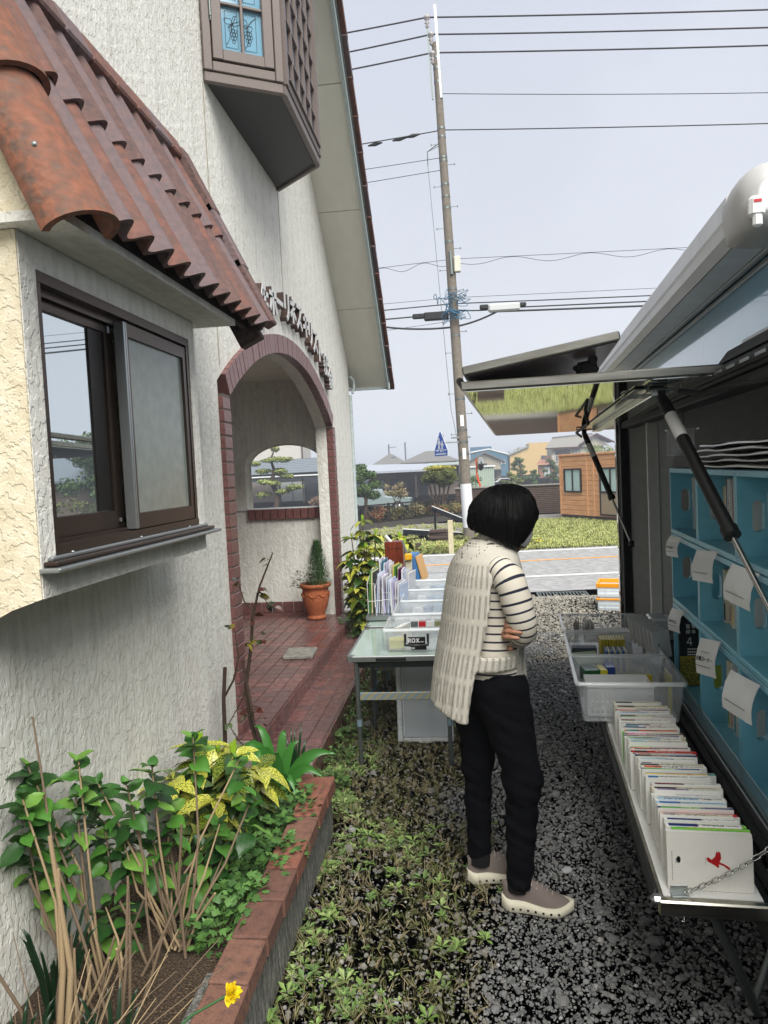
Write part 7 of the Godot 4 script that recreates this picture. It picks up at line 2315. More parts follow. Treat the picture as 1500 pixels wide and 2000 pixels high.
func tray_books():
	# a tight row of books, spines up, from the chain back to the bins
	var d = 1.872
	var k = 0
	var order = [19, 28, 8, 28, 27, 2, 4, 17, 3, 1, 24, 31, 0, 6, 12, 11, 34, 13, 26, 30, 7, 20, 10, 36, 15, 1, 14, 23, 24, 5, 29, 16, 21, 35, 37, 3, 18, 12, 33, 22, 38, 0, 39, 21, 13, 32]
	while d < 2.985 and k < 80:
		var t = rf(0.010, 0.0225)
		if k > 62: t = rf(0.022, 0.032)
		var L = rf(0.178, 0.196) if k < 22 else rf(0.165, 0.20)
		var h = rf(0.132, 0.146) - 0.0004 * k
		var i = order[k % order.size()]
		var lean = 0.055 + 0.02 * sin(k * 1.3)
		var s0 = 0.318 + rf(0.0, 0.018) - (0.012 if k > 25 else 0.0)
		var x = TR * Transform3D(Basis(V(1, 0, 0), -lean) * Basis(V(0, 1, 0), rf(-0.012, 0.012)), V(s0 + L / 2, 0.4995 + abs(sin(lean)) * t * 0.5, -(d + t / 2)))
		var lab = "%s book %s, %s from the chain in the tray row" % [STRIPS[i].name, ("with " + STRIPS[i].band + " band") if STRIPS[i].band != "" else "standing spine up", ordinal(k + 1)]
		add_book(x, L, h, t, i, lab, "books standing in the tray")
		d += t + 0.0006
		k += 1
	# the white book facing the camera at the near end
	var wb = thing("book", "white book with red bird on its cover behind the chain", "book", "books standing in the tray")
	wb.transform = TR * Transform3D(Basis(V(1, 0, 0), -0.05), V(0.316, 0.5, -1.868))
	var m = MB.new()
	m.box(V(0.099, 0.071, 0.0), V(0.198, 0.142, 0.0016)); m.box(V(0.099, 0.071, -0.012), V(0.198, 0.142, 0.0016)); m.box(V(0.099, 0.1425, -0.006), V(0.198, 0.0016, 0.0136))
	part(wb, "cover", m, tmat(ramp(noise(151, 0.02, 256, 3), [[0.0, Color(0.85, 0.84, 0.81)], [1.0, Color(0.88, 0.87, 0.85)]]), 0.3, 0.4))
	m = MB.new(); m.box(V(0.099, 0.069, -0.006), V(0.192, 0.136, 0.010))
	part(wb, "pages", m, M.pages)
	m = MB.new()
	m.prism(PackedVector2Array([Vector2(0.092, 0.082), Vector2(0.094, 0.074), Vector2(0.105, 0.068), Vector2(0.112, 0.064), Vector2(0.118, 0.058), Vector2(0.121, 0.062), Vector2(0.12, 0.068), Vector2(0.132, 0.064), Vector2(0.143, 0.055), Vector2(0.148, 0.053), Vector2(0.145, 0.061), Vector2(0.134, 0.068), Vector2(0.122, 0.073), Vector2(0.126, 0.082), Vector2(0.125, 0.096), Vector2(0.121, 0.100), Vector2(0.119, 0.096), Vector2(0.116, 0.100), Vector2(0.114, 0.094), Vector2(0.112, 0.086), Vector2(0.104, 0.078), Vector2(0.097, 0.084)]), 0.0009, 0.0013)
	part(wb, "printed_bird", m, mat(Color(0.66, 0.05, 0.09), 0.45))
	m = MB.new()
	for a in 10: m.box(V(0.0115, 0.025 + a * 0.0075, 0.0011), V(0.0014, 0.005, 0.0004))
	for a in 3: m.box(V(0.021, 0.068 + a * 0.004, 0.0011), V(0.0025, 0.003, 0.0004))
	for a in 6: m.box(V(0.09, 0.066 + a * 0.003, 0.0011), V(0.001, 0.002, 0.0004))
	part(wb, "small_print", m, mat(Color(0.45, 0.45, 0.45), 0.5))
	m = MB.new()
	var ov = PackedVector2Array()
	for a in 16: ov.append(Vector2(0.027 + 0.0048 * cos(TAU * a / 16), 0.075 + 0.0085 * sin(TAU * a / 16)))
	m.prism(ov, 0.0009, 0.0013)
	part(wb, "emblem", m, M.black)
	# chain across the last book
	var chn = thing("chain", "shiny steel chain stretched across the white book", "chain")
	chn.transform = TR
	var a0 = V(0.352, 0.507, -1.845); var b0 = V(0.585, 0.655, -1.852)
	var n_ = 15
	var dir = (b0 - a0).normalized()
	for i in n_:
		var q = MB.new()
		var p = []
		var side = (V(0, 0, 1) if i % 2 == 0 else dir.cross(V(0, 0, 1))).normalized()
		if i % 2 == 0: side = (side + dir.cross(V(0, 0, 1)) * 0.6).normalized()
		else: side = (side - V(0, 0, 1) * 0.6).normalized()
		for j in 17:
			var t = TAU * j / 16.0
			p.append(dir * (cos(t) * 0.0075 + sign(cos(t)) * 0.004) + side * sin(t) * 0.0052)
		q.tube(p, 0.0016, 6, false)
		var sag = -0.012 * sin(PI * (i + 0.5) / n_)
		part(chn, "link", q, M.steel, a0.lerp(b0, (i + 0.5) / n_) + V(0, sag, 0.002))
	var cl = MB.new(); cl.xf = Transform3D(Basis(V(0, 1, 0), 0.1), V(0.338, 0.512, -1.848))
	cl.box(V(0, 0, 0), V(0.042, 0.022, 0.0025), 0.001); cl.box(V(0, -0.0105, 0.008), V(0.042, 0.002, 0.018), 0.0008)
	part(chn, "anchor_plate", cl, M.alu)

func bin(called, label, cat, s0, s1, y0, y1, d0, d1, taper, material, rim_material, xf, group = ""):
	# open clear bin: four walls, floor, flanged rim
	var b = thing(called, label, cat, group)
	b.transform = xf
	var t = 0.0025
	var cx = (s0 + s1) / 2; var cz = -(d0 + d1) / 2
	var hx = (s1 - s0) / 2; var hz = (d1 - d0) / 2
	var ring = func(hx_, hz_, y, r):
		var p = []
		for qi in 4:
			var q = [[1, 1], [-1, 1], [-1, -1], [1, -1]][qi]
			for k in 4:
				var a = PI / 2 * qi + PI / 2 * k / 3.0
				p.append(V(cx + q[0] * (hx_ - r) + cos(a) * r, y, cz + q[1] * (hz_ - r) + sin(a) * r))
		p.append(p[0])
		return p
	var r = 0.02
	var o0 = ring.call(hx - taper, hz - taper, y0, r); var o1 = ring.call(hx, hz, y1, r)
	var i0 = ring.call(hx - taper - t, hz - taper - t, y0 + t, r); var i1 = ring.call(hx - t, hz - t, y1, r)
	var m = MB.new()
	m.grid([o0, o1]); m.grid([i0, i1], true, true)
	for k in 16:
		m.tri(V(cx, y0, cz), o0[k], o0[k + 1]); m.tri(V(cx, y0 + t, cz), i0[k + 1], i0[k])
	part(b, "tub", m, material)
	var rim = MB.new()
	var f0 = ring.call(hx + 0.010, hz + 0.010, y1 + 0.002, r); var f1 = ring.call(hx + 0.010, hz + 0.010, y1 - 0.010, r); var g0 = ring.call(hx - t, hz - t, y1 + 0.004, r)
	rim.grid([f1, f0, g0]); 
	part(b, "rim", rim, rim_material)
	return b

func tray_bins():
	var labs = ["clear plastic bin nearest the row of books, holding cards and a paper", "clear plastic bin in the middle of the tray, holding yellow booklets", "clear plastic bin at the far end of the tray, holding white papers"]
	var ds = [[3.03, 3.46], [3.475, 3.93], [3.985, 4.42]]
	for i in 3:
		bin("storage_bin", labs[i], "bin", 0.185, 0.60, 0.51, 0.675, ds[i][0], ds[i][1], 0.02, M.plastic, M.plastic_rim, TR, "clear bins on the truck tray")
	var put = func(called, label, cat, c, size, turn, material, tilt = 0.0):
		var m = MB.new(); m.box(Vector3.ZERO, size, 0.0015)
		var o = solo(called, m, material, label, cat, "things in the tray bins")
		o.transform = TR * Transform3D(Basis(V(0, 1, 0), turn) * Basis(V(1, 0, 0), tilt), V(c.x, c.y, -c.z))
		return o
	# near bin: perforated white basket, card boxes, a pale booklet and a yellow one
	var bk = thing("basket", "white perforated plastic basket inside the nearest bin", "basket", "things in the tray bins")
	bk.transform = TR
	var m = MB.new()
	for r in 5:
		for k in 13: m.box(V(0.235 + k * 0.0205, 0.537 + r * 0.022, -3.09), V(0.0115, 0.021, 0.002))
		m.box(V(0.358, 0.5265 + r * 0.022, -3.09), V(0.262, 0.0095, 0.0019))
	m.box(V(0.358, 0.641, -3.09), V(0.27, 0.012, 0.012), 0.003)
	part(bk, "front_lattice", m, M.white_paint)
	m = MB.new(); m.box(V(0.358, 0.517, -3.19), V(0.26, 0.003, 0.19)); m.box(V(0.228, 0.578, -3.19), V(0.002, 0.12, 0.19)); m.box(V(0.488, 0.578, -3.19), V(0.002, 0.12, 0.19)); m.box(V(0.358, 0.578, -3.285), V(0.26, 0.12, 0.002))
	part(bk, "basket_wall", m, M.white_paint)
	put.call("snack_packet", "green wrapped packet in the nearest bin", "packet", V(0.265, 0.62, 3.36), V(0.075, 0.055, 0.09), 0.2, mat(Color(0.13, 0.34, 0.20), 0.2))
	put.call("snack_packet", "blue wrapped packet beside the yellow one", "packet", V(0.345, 0.625, 3.38), V(0.04, 0.06, 0.08), 0.1, mat(Color(0.12, 0.24, 0.52), 0.2))
	put.call("snack_packet", "yellow wrapped packet between green and blue ones", "packet", V(0.312, 0.622, 3.35), V(0.03, 0.058, 0.085), 0.15, mat(Color(0.80, 0.76, 0.18), 0.25))
	put.call("card_box", "long yellow card box lying in the nearest bin", "box", V(0.45, 0.60, 3.36), V(0.15, 0.03, 0.03), 0.02, mat(Color(0.82, 0.74, 0.20), 0.4))
	put.call("card_box", "grey flat box under the yellow card box", "box", V(0.45, 0.56, 3.38), V(0.16, 0.045, 0.10), 0.0, mat(Color(0.42, 0.44, 0.46), 0.5))
	put.call("leaflet", "clear-wrapped leaflet leaning in the bin corner", "leaflet", V(0.565, 0.60, 3.20), V(0.004, 0.15, 0.12), 0.05, mat(Color(0.72, 0.72, 0.62), 0.15))
	put.call("leaflet", "yellow strip leaflet standing in the nearest bin corner", "leaflet", V(0.555, 0.585, 3.12), V(0.008, 0.13, 0.03), 0.0, mat(Color(0.84, 0.78, 0.22), 0.35))
	# middle bin
	for k in 9:
		put.call("booklet", "yellow booklet, %s in its row in the middle bin" % ORD[k], "booklet", V(0.355 + k * 0.0135, 0.612, 3.84), V(0.011, 0.12, 0.10), 0.0, mat(Color(0.82, 0.74, 0.16).lerp(Color(0.66, 0.62, 0.2), rng.randf() * 0.6), 0.4), 0.0)
	for k in 8:
		put.call("booklet", "blue striped booklet, %s in the row before the yellow ones" % ORD[k], "booklet", V(0.365 + k * 0.013, 0.598, 3.70), V(0.010, 0.10, 0.10), 0.0, mat([Color(0.22, 0.40, 0.62), Color(0.80, 0.80, 0.72)][k % 2], 0.4), 0.0)
	put.call("leaflet", "pale green picture leaflet lying in the middle bin", "leaflet", V(0.27, 0.625, 3.62), V(0.12, 0.004, 0.10), 0.3, mat(Color(0.62, 0.70, 0.58), 0.4), 0.35)
	put.call("card_box", "dark slate box in the middle bin", "box", V(0.27, 0.585, 3.80), V(0.12, 0.10, 0.06), 0.0, mat(Color(0.20, 0.24, 0.28), 0.5))
	# far bin: fanned papers
	for k in 7:
		put.call("paper_slip", "white paper slip, %s in the fan in the far bin" % ORD[k], "paper", V(0.255 + k * 0.014, 0.64, 4.18), V(0.002, 0.10, 0.08), -0.3 + k * 0.1, M.paper, 0.25)
	put.call("card_box", "long white box lying in the far bin", "box", V(0.42, 0.60, 4.2), V(0.24, 0.06, 0.10), 0.0, M.paper)
	# envelopes packed between the bins and the shelf wall
	for k in 7:
		var o = put.call("envelope", "white envelope, %s of those standing behind the middle bin" % ORD[k], "envelope", V(0.55 + k * 0.012, 0.70 - k * 0.004, 3.95 - k * 0.045), V(0.10, 0.13, 0.003), 0.45, M.paper, -0.2)
	var sb = bin("basket", "small white basket hanging at the far wall of the truck", "basket", 0.64, 0.74, 0.62, 0.72, 4.05, 4.18, 0.008, M.plastic_milky, M.plastic_rim, TR)
	# yellow folding crates on the ground beyond the truck
	for i in 2:
		var cr = thing("folding_crate", ["folding crate with clear walls and open yellow rim, lower of two", "folding crate with wide yellow rim, upper of two by the truck"][i], "crate", "yellow folding crates", V(1.62, ground_y(1.5, -8.0) + i * 0.145, -7.95), -0.25)
		var fr = MB.new()
		var yr = 0.12
		for s in [-1, 1]:
			fr.box(V(s * 0.25, yr, 0), V(0.02, 0.045 if i else 0.02, 0.36), 0.004); fr.box(V(0, yr, s * 0.17), V(0.48, 0.045 if i else 0.02, 0.02), 0.004)
		part(cr, "rim", fr, mat(Color(0.88, 0.58, 0.10), 0.45))
		fr = MB.new()
		for s in [-1, 1]:
			fr.box(V(s * 0.245, 0.055, 0), V(0.006, 0.10, 0.33)); fr.box(V(0, 0.055, s * 0.165), V(0.48, 0.10, 0.006))
			for k in 3: fr.box(V(-0.16 + k * 0.16, 0.055, s * 0.171), V(0.012, 0.10, 0.006)); 
			for k in 2: fr.box(V(0, 0.03 + k * 0.04, s * 0.171), V(0.46, 0.008, 0.0055))
		fr.box(V(0, 0.005, 0), V(0.48, 0.006, 0.33))
		part(cr, "wall", fr, M.plastic_milky)

# ---- across the road ----------------------------------------------------------
func foliage_mesh(clumps: Array, per: int, leaf: float, cols: Array, flat := 0.0) -> MB:
	# many small leaf faces spread through ellipsoid clumps [centre, radii]
	var m = MB.new()
	for c in clumps:
		var cc: Vector3 = c[0]; var r: Vector3 = c[1]
		var tone = rf(0.85, 1.15)
		for i in per:
			var d = V(rng.randfn(), rng.randfn(), rng.randfn()).normalized()
			var k = pow(rng.randf(), 0.45)
			var p = cc + d * r * k
			var nn = (d + V(rng.randfn(), rng.randfn(), rng.randfn()) * 0.6 + V(0, flat, 0)).normalized()
			var x = nn.cross(V(rng.randfn(), rng.randfn(), rng.randfn())).normalized()
			var y = nn.cross(x)
			var s = leaf * rf(0.6, 1.3)
			m.col = pick(cols) * rf(0.75, 1.25) * tone
			m.tri(p - x * s * 0.5, p + y * s * 0.35, p + x * s); m.tri(p - x * s * 0.5, p + x * s, p - y * s * 0.35)
	return m

func tree(called, label, cat, at: Vector3, trunks: Array, clumps: Array, per: int, leaf: float, cols: Array, group = "", flat := 0.0):
	var t = thing(called, label, cat, group, at)
	var m = MB.new()
	for q in trunks: m.tube(q[0], q[1], 7)
	part(t, "trunk", m, M.bark)
	part(t, "crown", foliage_mesh(clumps, per, leaf, cols, flat), grass_mat())
	return t

func window_on(parent, xf, w, h, frame, pane, bars = 1):
	# window centred at the origin of xf, facing +z
	var m = MB.new(); m.xf = xf
	for s in [-1, 1]: m.box(V(s * (w / 2 - 0.03), 0, 0.02), V(0.06, h, 0.06)); m.box(V(0, s * (h / 2 - 0.03), 0.02), V(w - 0.12, 0.06, 0.06))
	if bars: m.box(V(0, 0, 0.025), V(0.05, h - 0.12, 0.05))
	var wn = holder(parent, "window") if parent.get_parent() == self else parent
	part(wn, "frame", m, frame)
	m = MB.new(); m.xf = xf; m.box(V(0, 0, 0.005), V(w - 0.1, h - 0.1, 0.01))
	part(wn, "pane", m, pane)
	return wn

func hip_roof(x0, x1, z0, z1, ye, yr, over, ridge_in):
	# ridge along x; z0 is the near side
	var m = MB.new()
	var a = V(x0 - over, ye, z0 + over); var b = V(x1 + over, ye, z0 + over); var c = V(x1 + over, ye, z1 - over); var d = V(x0 - over, ye, z1 - over)
	var zc = (z0 + z1) / 2
	var e = V(x0 - over + ridge_in, yr, zc); var f = V(x1 + over - ridge_in, yr, zc)
	m.quad(a, b, f, e); m.quad(c, d, e, f); m.tri(b, c, f); m.tri(d, a, e)
	var t = V(0, -0.15, 0)
	m.quad(a + t, b + t, b, a); m.quad(b + t, c + t, c, b); m.quad(d + t, a + t, a, d); m.quad(d + t, c + t, b + t, a + t)
	return m

func car(label, at, turn, prof: Array, glass_prof: Array, w, paint, L0, L1, wheel_r, group = ""):
	var c = thing("parked_car", label, "car", group, at, turn)
	var m = MB.new()
	var poly = PackedVector2Array(); for q in prof: poly.append(Vector2(q[0], q[1]))
	m.prism(poly, -w / 2, w / 2)
	part(c, "body", m, paint)
	var gp = PackedVector2Array(); for q in glass_prof: gp.append(Vector2(q[0], q[1]))
	m = MB.new(); m.prism(gp, -w / 2 * 0.985 - 0.02, w / 2 * 0.985 + 0.02)
	part(c, "side_glass", m, mat(Color(0.05, 0.06, 0.07), 0.08))
	for x in [L0, L1]:
		for s in [-1, 1]:
			var wh = holder(c, "wheel", V(x, wheel_r, s * (w / 2 - 0.08)))
			m = MB.new(); m.xf = Transform3D(Basis(V(1, 0, 0), PI / 2), Vector3.ZERO)
			m.lathe([Vector2(wheel_r * 0.6, -0.1), Vector2(wheel_r, -0.09), Vector2(wheel_r, 0.09), Vector2(wheel_r * 0.6, 0.1)], 20)
			part(wh, "tyre", m, M.rubber)
			m = MB.new(); m.xf = Transform3D(Basis(V(1, 0, 0), PI / 2), Vector3.ZERO)
			m.lathe([Vector2(0, -0.09), Vector2(wheel_r * 0.6, -0.09), Vector2(wheel_r * 0.6, 0.09), Vector2(0, 0.09)], 16)
			part(wh, "rim", m, M.alu)
	return c

func build_background():
	utility_pole()
	roadside()
	hut()
	houses()
	trees()

func wire(called, label, pts: Array, r, sag, group, wavy = false, col = null):
	var p = []
	for k in pts.size() - 1:
		var a: Vector3 = pts[k]; var b: Vector3 = pts[k + 1]
		var n_ = 24
		for i in n_ + 1:
			if i == 0 and k > 0: continue
			var t = float(i) / n_
			p.append(a.lerp(b, t) - V(0, sag * 4.0 * t * (1.0 - t), 0))
	var m = MB.new(); m.tube(p, r, 5, false)
	if wavy:
		var q = []
		for k in pts.size() - 1:
			var n2 = 160
			for i in n2 + 1:
				var t = float(i) / n2
				q.append(pts[k].lerp(pts[k + 1], t) - V(0, sag * 4.0 * t * (1.0 - t) + 0.10 + 0.09 * sin(t * 110.0), 0))
		m.tube(q, r * 0.9, 4, false)
	solo(called, m, col if col else mat(Color(0.10, 0.10, 0.13), 0.6), label, "wire", group)

func utility_pole():
	var z = -22.8
	var po = thing("utility_pole", "tall grey concrete utility pole with white base band", "pole", "", V(0.094, LOW, z))
	var top = V(-0.405, 14.84, 0)
	var at = func(y): return top * (y / 14.84)
	var m = MB.new(); m.tube([V(0, -0.1, 0), top * 0.5, top], [0.172, 0.14, 0.105], 20)
	part(po, "shaft", m, M.pole)
	m = MB.new(); m.tube([at.call(0.36), at.call(1.70)], [0.176, 0.171], 20, false)
	part(po, "white_band", m, mat(Color(0.84, 0.85, 0.87), 0.6))
	for y in [14.4, 14.1, 13.7, 12.35, 12.1, 11.4, 10.7, 10.35, 11.5, 10.0, 9.0, 7.6, 7.2, 6.2, 3.35, 2.98, 2.62, 4.3]:
		m = MB.new(); var r = lerp(0.175, 0.107, y / 14.84) + 0.006
		m.tube([at.call(y - 0.03), at.call(y + 0.03)], r, 18, false)
		part(po, "band", m, M.alu_dull)
	for k in 16:
		var y = 2.6 + k * 0.62
		m = MB.new(); var s = -1 if k % 2 else 1
		m.tube([at.call(y), at.call(y) + V(s * 0.33, 0, 0.02)], 0.010, 5); m.tube([at.call(y) + V(s * 0.33, 0.03, 0.02), at.call(y) + V(s * 0.33, -0.03, 0.02)], 0.014, 5)
		part(po, "step_bolt", m, M.alu_dull)
	m = MB.new(); m.bar(V(-0.29, 13.2, 0.10), V(-0.37, 15.9, 0.08), 0.07, 0.04, V(0, 0, 1))
	part(po, "top_rod", m, M.alu)
	m = MB.new(); m.bar(V(-0.55, 13.2, 0.05), V(-0.62, 15.5, 0.05), 0.05, 0.05, V(0, 0, 1))
	part(po, "side_arm", m, M.alu_dull)
	for q in [[-0.62, 15.55], [-0.52, 15.05], [-0.50, 14.5]]:
		m = MB.new(); m.lathe([Vector2(0.02, -0.30), Vector2(0.06, -0.24), Vector2(0.03, -0.18), Vector2(0.075, -0.14), Vector2(0.03, -0.08), Vector2(0.08, -0.03), Vector2(0.10, 0.04), Vector2(0.05, 0.09), Vector2(0, 0.10)], 12, V(q[0], q[1], 0.06))
		part(po, "insulator", m, mat(Color(0.62, 0.60, 0.60), 0.3))
	m = MB.new(); m.tube([at.call(12.0), V(-0.78, 11.72, 0), V(-0.78, 11.3, 0)], 0.015, 5); m.tube([at.call(11.9), V(-0.78, 11.72, 0)], 0.012, 5)
	part(po, "stay_arm", m, M.alu_dull)
	m = MB.new(); m.tube([V(-0.78, 11.3, 0), V(-0.40, 4.0, 0.05), V(-0.22, 2.9, 0.1)], 0.008, 5, false)
	part(po, "drop_wire", m, M.alu_dull)
	m = MB.new(); m.box(at.call(8.3) + V(0.20, 0, 0.12), V(0.20, 0.48, 0.16), 0.03)
	part(po, "relay_box", m, mat(Color(0.78, 0.78, 0.72), 0.5))
	m = MB.new(); m.tube([at.call(8.7) + V(0.02, 0, 0.15), at.call(8.0) + V(0.02, 0, 0.18)], 0.05, 8)
	part(po, "bracket_arm", m, M.alu_dull)
	for q in [[3.62, 0.34], [2.62, 0.34]]:
		m = MB.new(); m.box(at.call(q[0]) + V(0.02, 0, 0.176), V(0.11, q[1], 0.01), 0.004)
		part(po, "number_plate", m, M.white_paint)
	m = MB.new(); m.box(at.call(3.12) + V(-0.22, 0, 0.12), V(0.26, 0.05, 0.05)); m.box(at.call(3.12) + V(0.2, 0, 0.10), V(0.1, 0.05, 0.04))
	part(po, "sign_clamp", m, M.alu)
	# tangle of blue service wires at the communications level
	m = MB.new()
	for k in 12:
		var a = at.call(7.05) + V(rf(-0.3, 0.3), rf(-0.3, 0.35), 0.16)
		var pts = [a]
		for j in 6: pts.append(a + V(rf(-0.32, 0.32), rf(-0.28, 0.22), rf(0.0, 0.2)))
		var c = []
		for i in 31:
			var t = i / 30.0 * 6.0; var q = min(int(t), 5)
			c.append(pts[q].cubic_interpolate(pts[q + 1], pts[max(q - 1, 0)], pts[min(q + 2, 6)], t - q))
		m.tube(c, 0.011, 4, false)
	part(po, "service_wires", m, mat(Color(0.14, 0.36, 0.48), 0.5))
	m = MB.new(); m.box(V(1.32, 6.95, 0), V(0.95, 0.24, 0.2), 0.05); 
	part(po, "white_closure", m, mat(Color(0.74, 0.75, 0.75), 0.5))
	for q in [[0.72, 7.0, 0.26, 0.14], [1.88, 7.0, 0.2, 0.12], [-0.72, 6.83, 0.75, 0.24], [-1.25, 6.86, 0.4, 0.15]]:
		m = MB.new(); m.box(V(q[0], q[1], 0.02), V(q[2], q[3], q[3] * 0.9), 0.03); part(po, "black_closure", m, M.black)
	# lines, each from left of the gable to far right
	var g = "overhead lines"
	var L = func(x, y): return V(x, y, z - 0.1 * x * 0.3)
	wire("power_line", "topmost thick power line over the pole top", [L.call(-22, 14.2), L.call(-0.53, 14.95), L.call(40, 13.1)], 0.024, 0.35, g)
	wire("power_line", "second thick power line from the top of the pole", [L.call(-22, 13.2), L.call(-0.43, 14.45), L.call(40, 12.6)], 0.024, 0.35, g)
	wire("power_line", "third thick power line from the top of the pole", [L.call(-22, 12.8), L.call(-0.41, 13.92), L.call(40, 12.2)], 0.024, 0.35, g)
	wire("power_line", "thin line leaving the pole to the right below the thick lines", [L.call(-0.2, 12.72), L.call(40, 11.2)], 0.011, 0.6, g)
	wire("power_line", "knotted dark line meeting the pole below the thin line", [L.call(-22, 11.0), L.call(-0.2, 11.66), L.call(40, 10.2)], 0.017, 0.35, g)
	wire("power_line", "upper of two thin lines leaving the pole to the left", [L.call(-22, 9.7), L.call(-0.2, 10.86)], 0.010, 0.1, g)
	wire("power_line", "lower of two thin lines leaving the pole to the left", [L.call(-22, 9.0), L.call(-0.2, 10.5)], 0.010, 0.1, g)
	wire("spiral_line", "thin spiral hanger line crossing the pole at mid height", [L.call(-22, 7.3), L.call(0.0, 7.85), L.call(40, 7.5)], 0.008, 0.15, g, true)
	wire("telephone_cable", "thick black telephone cable sagging across the pole", [L.call(-22, 5.6), L.call(-2.2, 5.95), L.call(-0.15, 5.82), L.call(1.2, 6.2), L.call(40, 5.4)], 0.03, 0.06, g)
	wire("telephone_cable", "telephone cable running to the white closure", [L.call(-22, 5.9), L.call(-1.4, 6.2), L.call(-0.1, 6.34), L.call(1.4, 6.3), L.call(40, 5.7)], 0.022, 0.05, g)
	wire("telephone_cable", "upper telephone cable bundle crossing the pole", [L.call(-22, 6.3), L.call(-0.1, 6.52), L.call(40, 5.95)], 0.018, 0.12, g)
	wire("telephone_cable", "thin messenger wire above the telephone cables", [L.call(-22, 6.6), L.call(-0.1, 6.70), L.call(40, 6.35)], 0.007, 0.12, g)
	wire("telephone_cable", "lowest thin wire below the telephone cables", [L.call(-22, 5.2), L.call(-0.2, 6.0)], 0.007, 0.25, g)
	m = MB.new()
	for q in [[-1.5, 11.52], [-1.1, 11.58], [-2.25, 11.44]]: m.tube([V(q[0] - 0.22, q[1] - 0.03, z), V(q[0], q[1], z), V(q[0] + 0.22, q[1] + 0.03, z)], [0.02, 0.06, 0.02], 7)
	solo("line_splice", m, M.black, "dark wrapped splices on the knotted line left of the pole", "splice")
	# crosswalk sign turned toward the road
	var sg = thing("crosswalk_sign", "blue pointed crosswalk sign with two white walking figures", "sign", "", V(-0.66, 2.28, z + 0.18), -1.02)
	var sh = PackedVector2Array([Vector2(-0.40, -0.36), Vector2(0.40, -0.36), Vector2(0.42, -0.20), Vector2(0.03, 0.40), Vector2(-0.03, 0.40), Vector2(-0.42, -0.20)])
	m = MB.new(); m.prism(sh, -0.01, 0.0)
	part(sg, "border", m, M.white_paint)
	var inner = PackedVector2Array(); for q in sh: inner.append(q * 0.94)
	m = MB.new(); m.prism(inner, 0.001, 0.006)
	part(sg, "plate", m, mat(Color(0.02, 0.30, 0.68), 0.4))
	m = MB.new()
	for f in [[-0.09, 0.0, 1.0], [0.10, -0.05, 0.82]]:
		var c = V(f[0], f[1], 0.008); var k = f[2]
		m.tube([c + V(0, 0.17, 0) * k + V(0, 0, -0.001), c + V(0, 0.17, 0) * k + V(0, 0, 0.002)], 0.038 * k, 12)
		m.bar(c + V(0, 0.13, 0) * k, c + V(-0.01, -0.03, 0) * k, 0.085 * k, 0.003, V(0, 0, 1)); m.bar(c + V(0.0, -0.02, 0) * k, c + V(0.07, -0.22, 0) * k, 0.04 * k, 0.003, V(0, 0, 1)); m.bar(c + V(-0.02, -0.02, 0) * k, c + V(-0.09, -0.22, 0) * k, 0.04 * k, 0.003, V(0, 0, 1))
		m.bar(c + V(0.03, 0.11, 0) * k, c + V(0.10, 0.0, 0) * k, 0.028 * k, 0.003, V(0, 0, 1)); m.bar(c + V(-0.03, 0.11, 0) * k, c + V(-0.10, 0.02, 0) * k, 0.028 * k, 0.003, V(0, 0, 1))
	m.box(V(0, -0.285, 0.007), V(0.62, 0.035, 0.002)); m.box(V(-0.26, -0.17, 0.007), V(0.14, 0.03, 0.002)); m.box(V(0.27, -0.17, 0.007), V(0.12, 0.03, 0.002))
	part(sg, "pictogram", m, M.white_paint)
	m = MB.new(); m.box(V(0.1, 0.1, -0.03), V(0.04, 0.4, 0.03)); m.bar(V(0.1, 0.05, -0.04), V(0.28, 0.05, -0.48), 0.04, 0.04)
	part(sg, "bracket", m, M.alu)

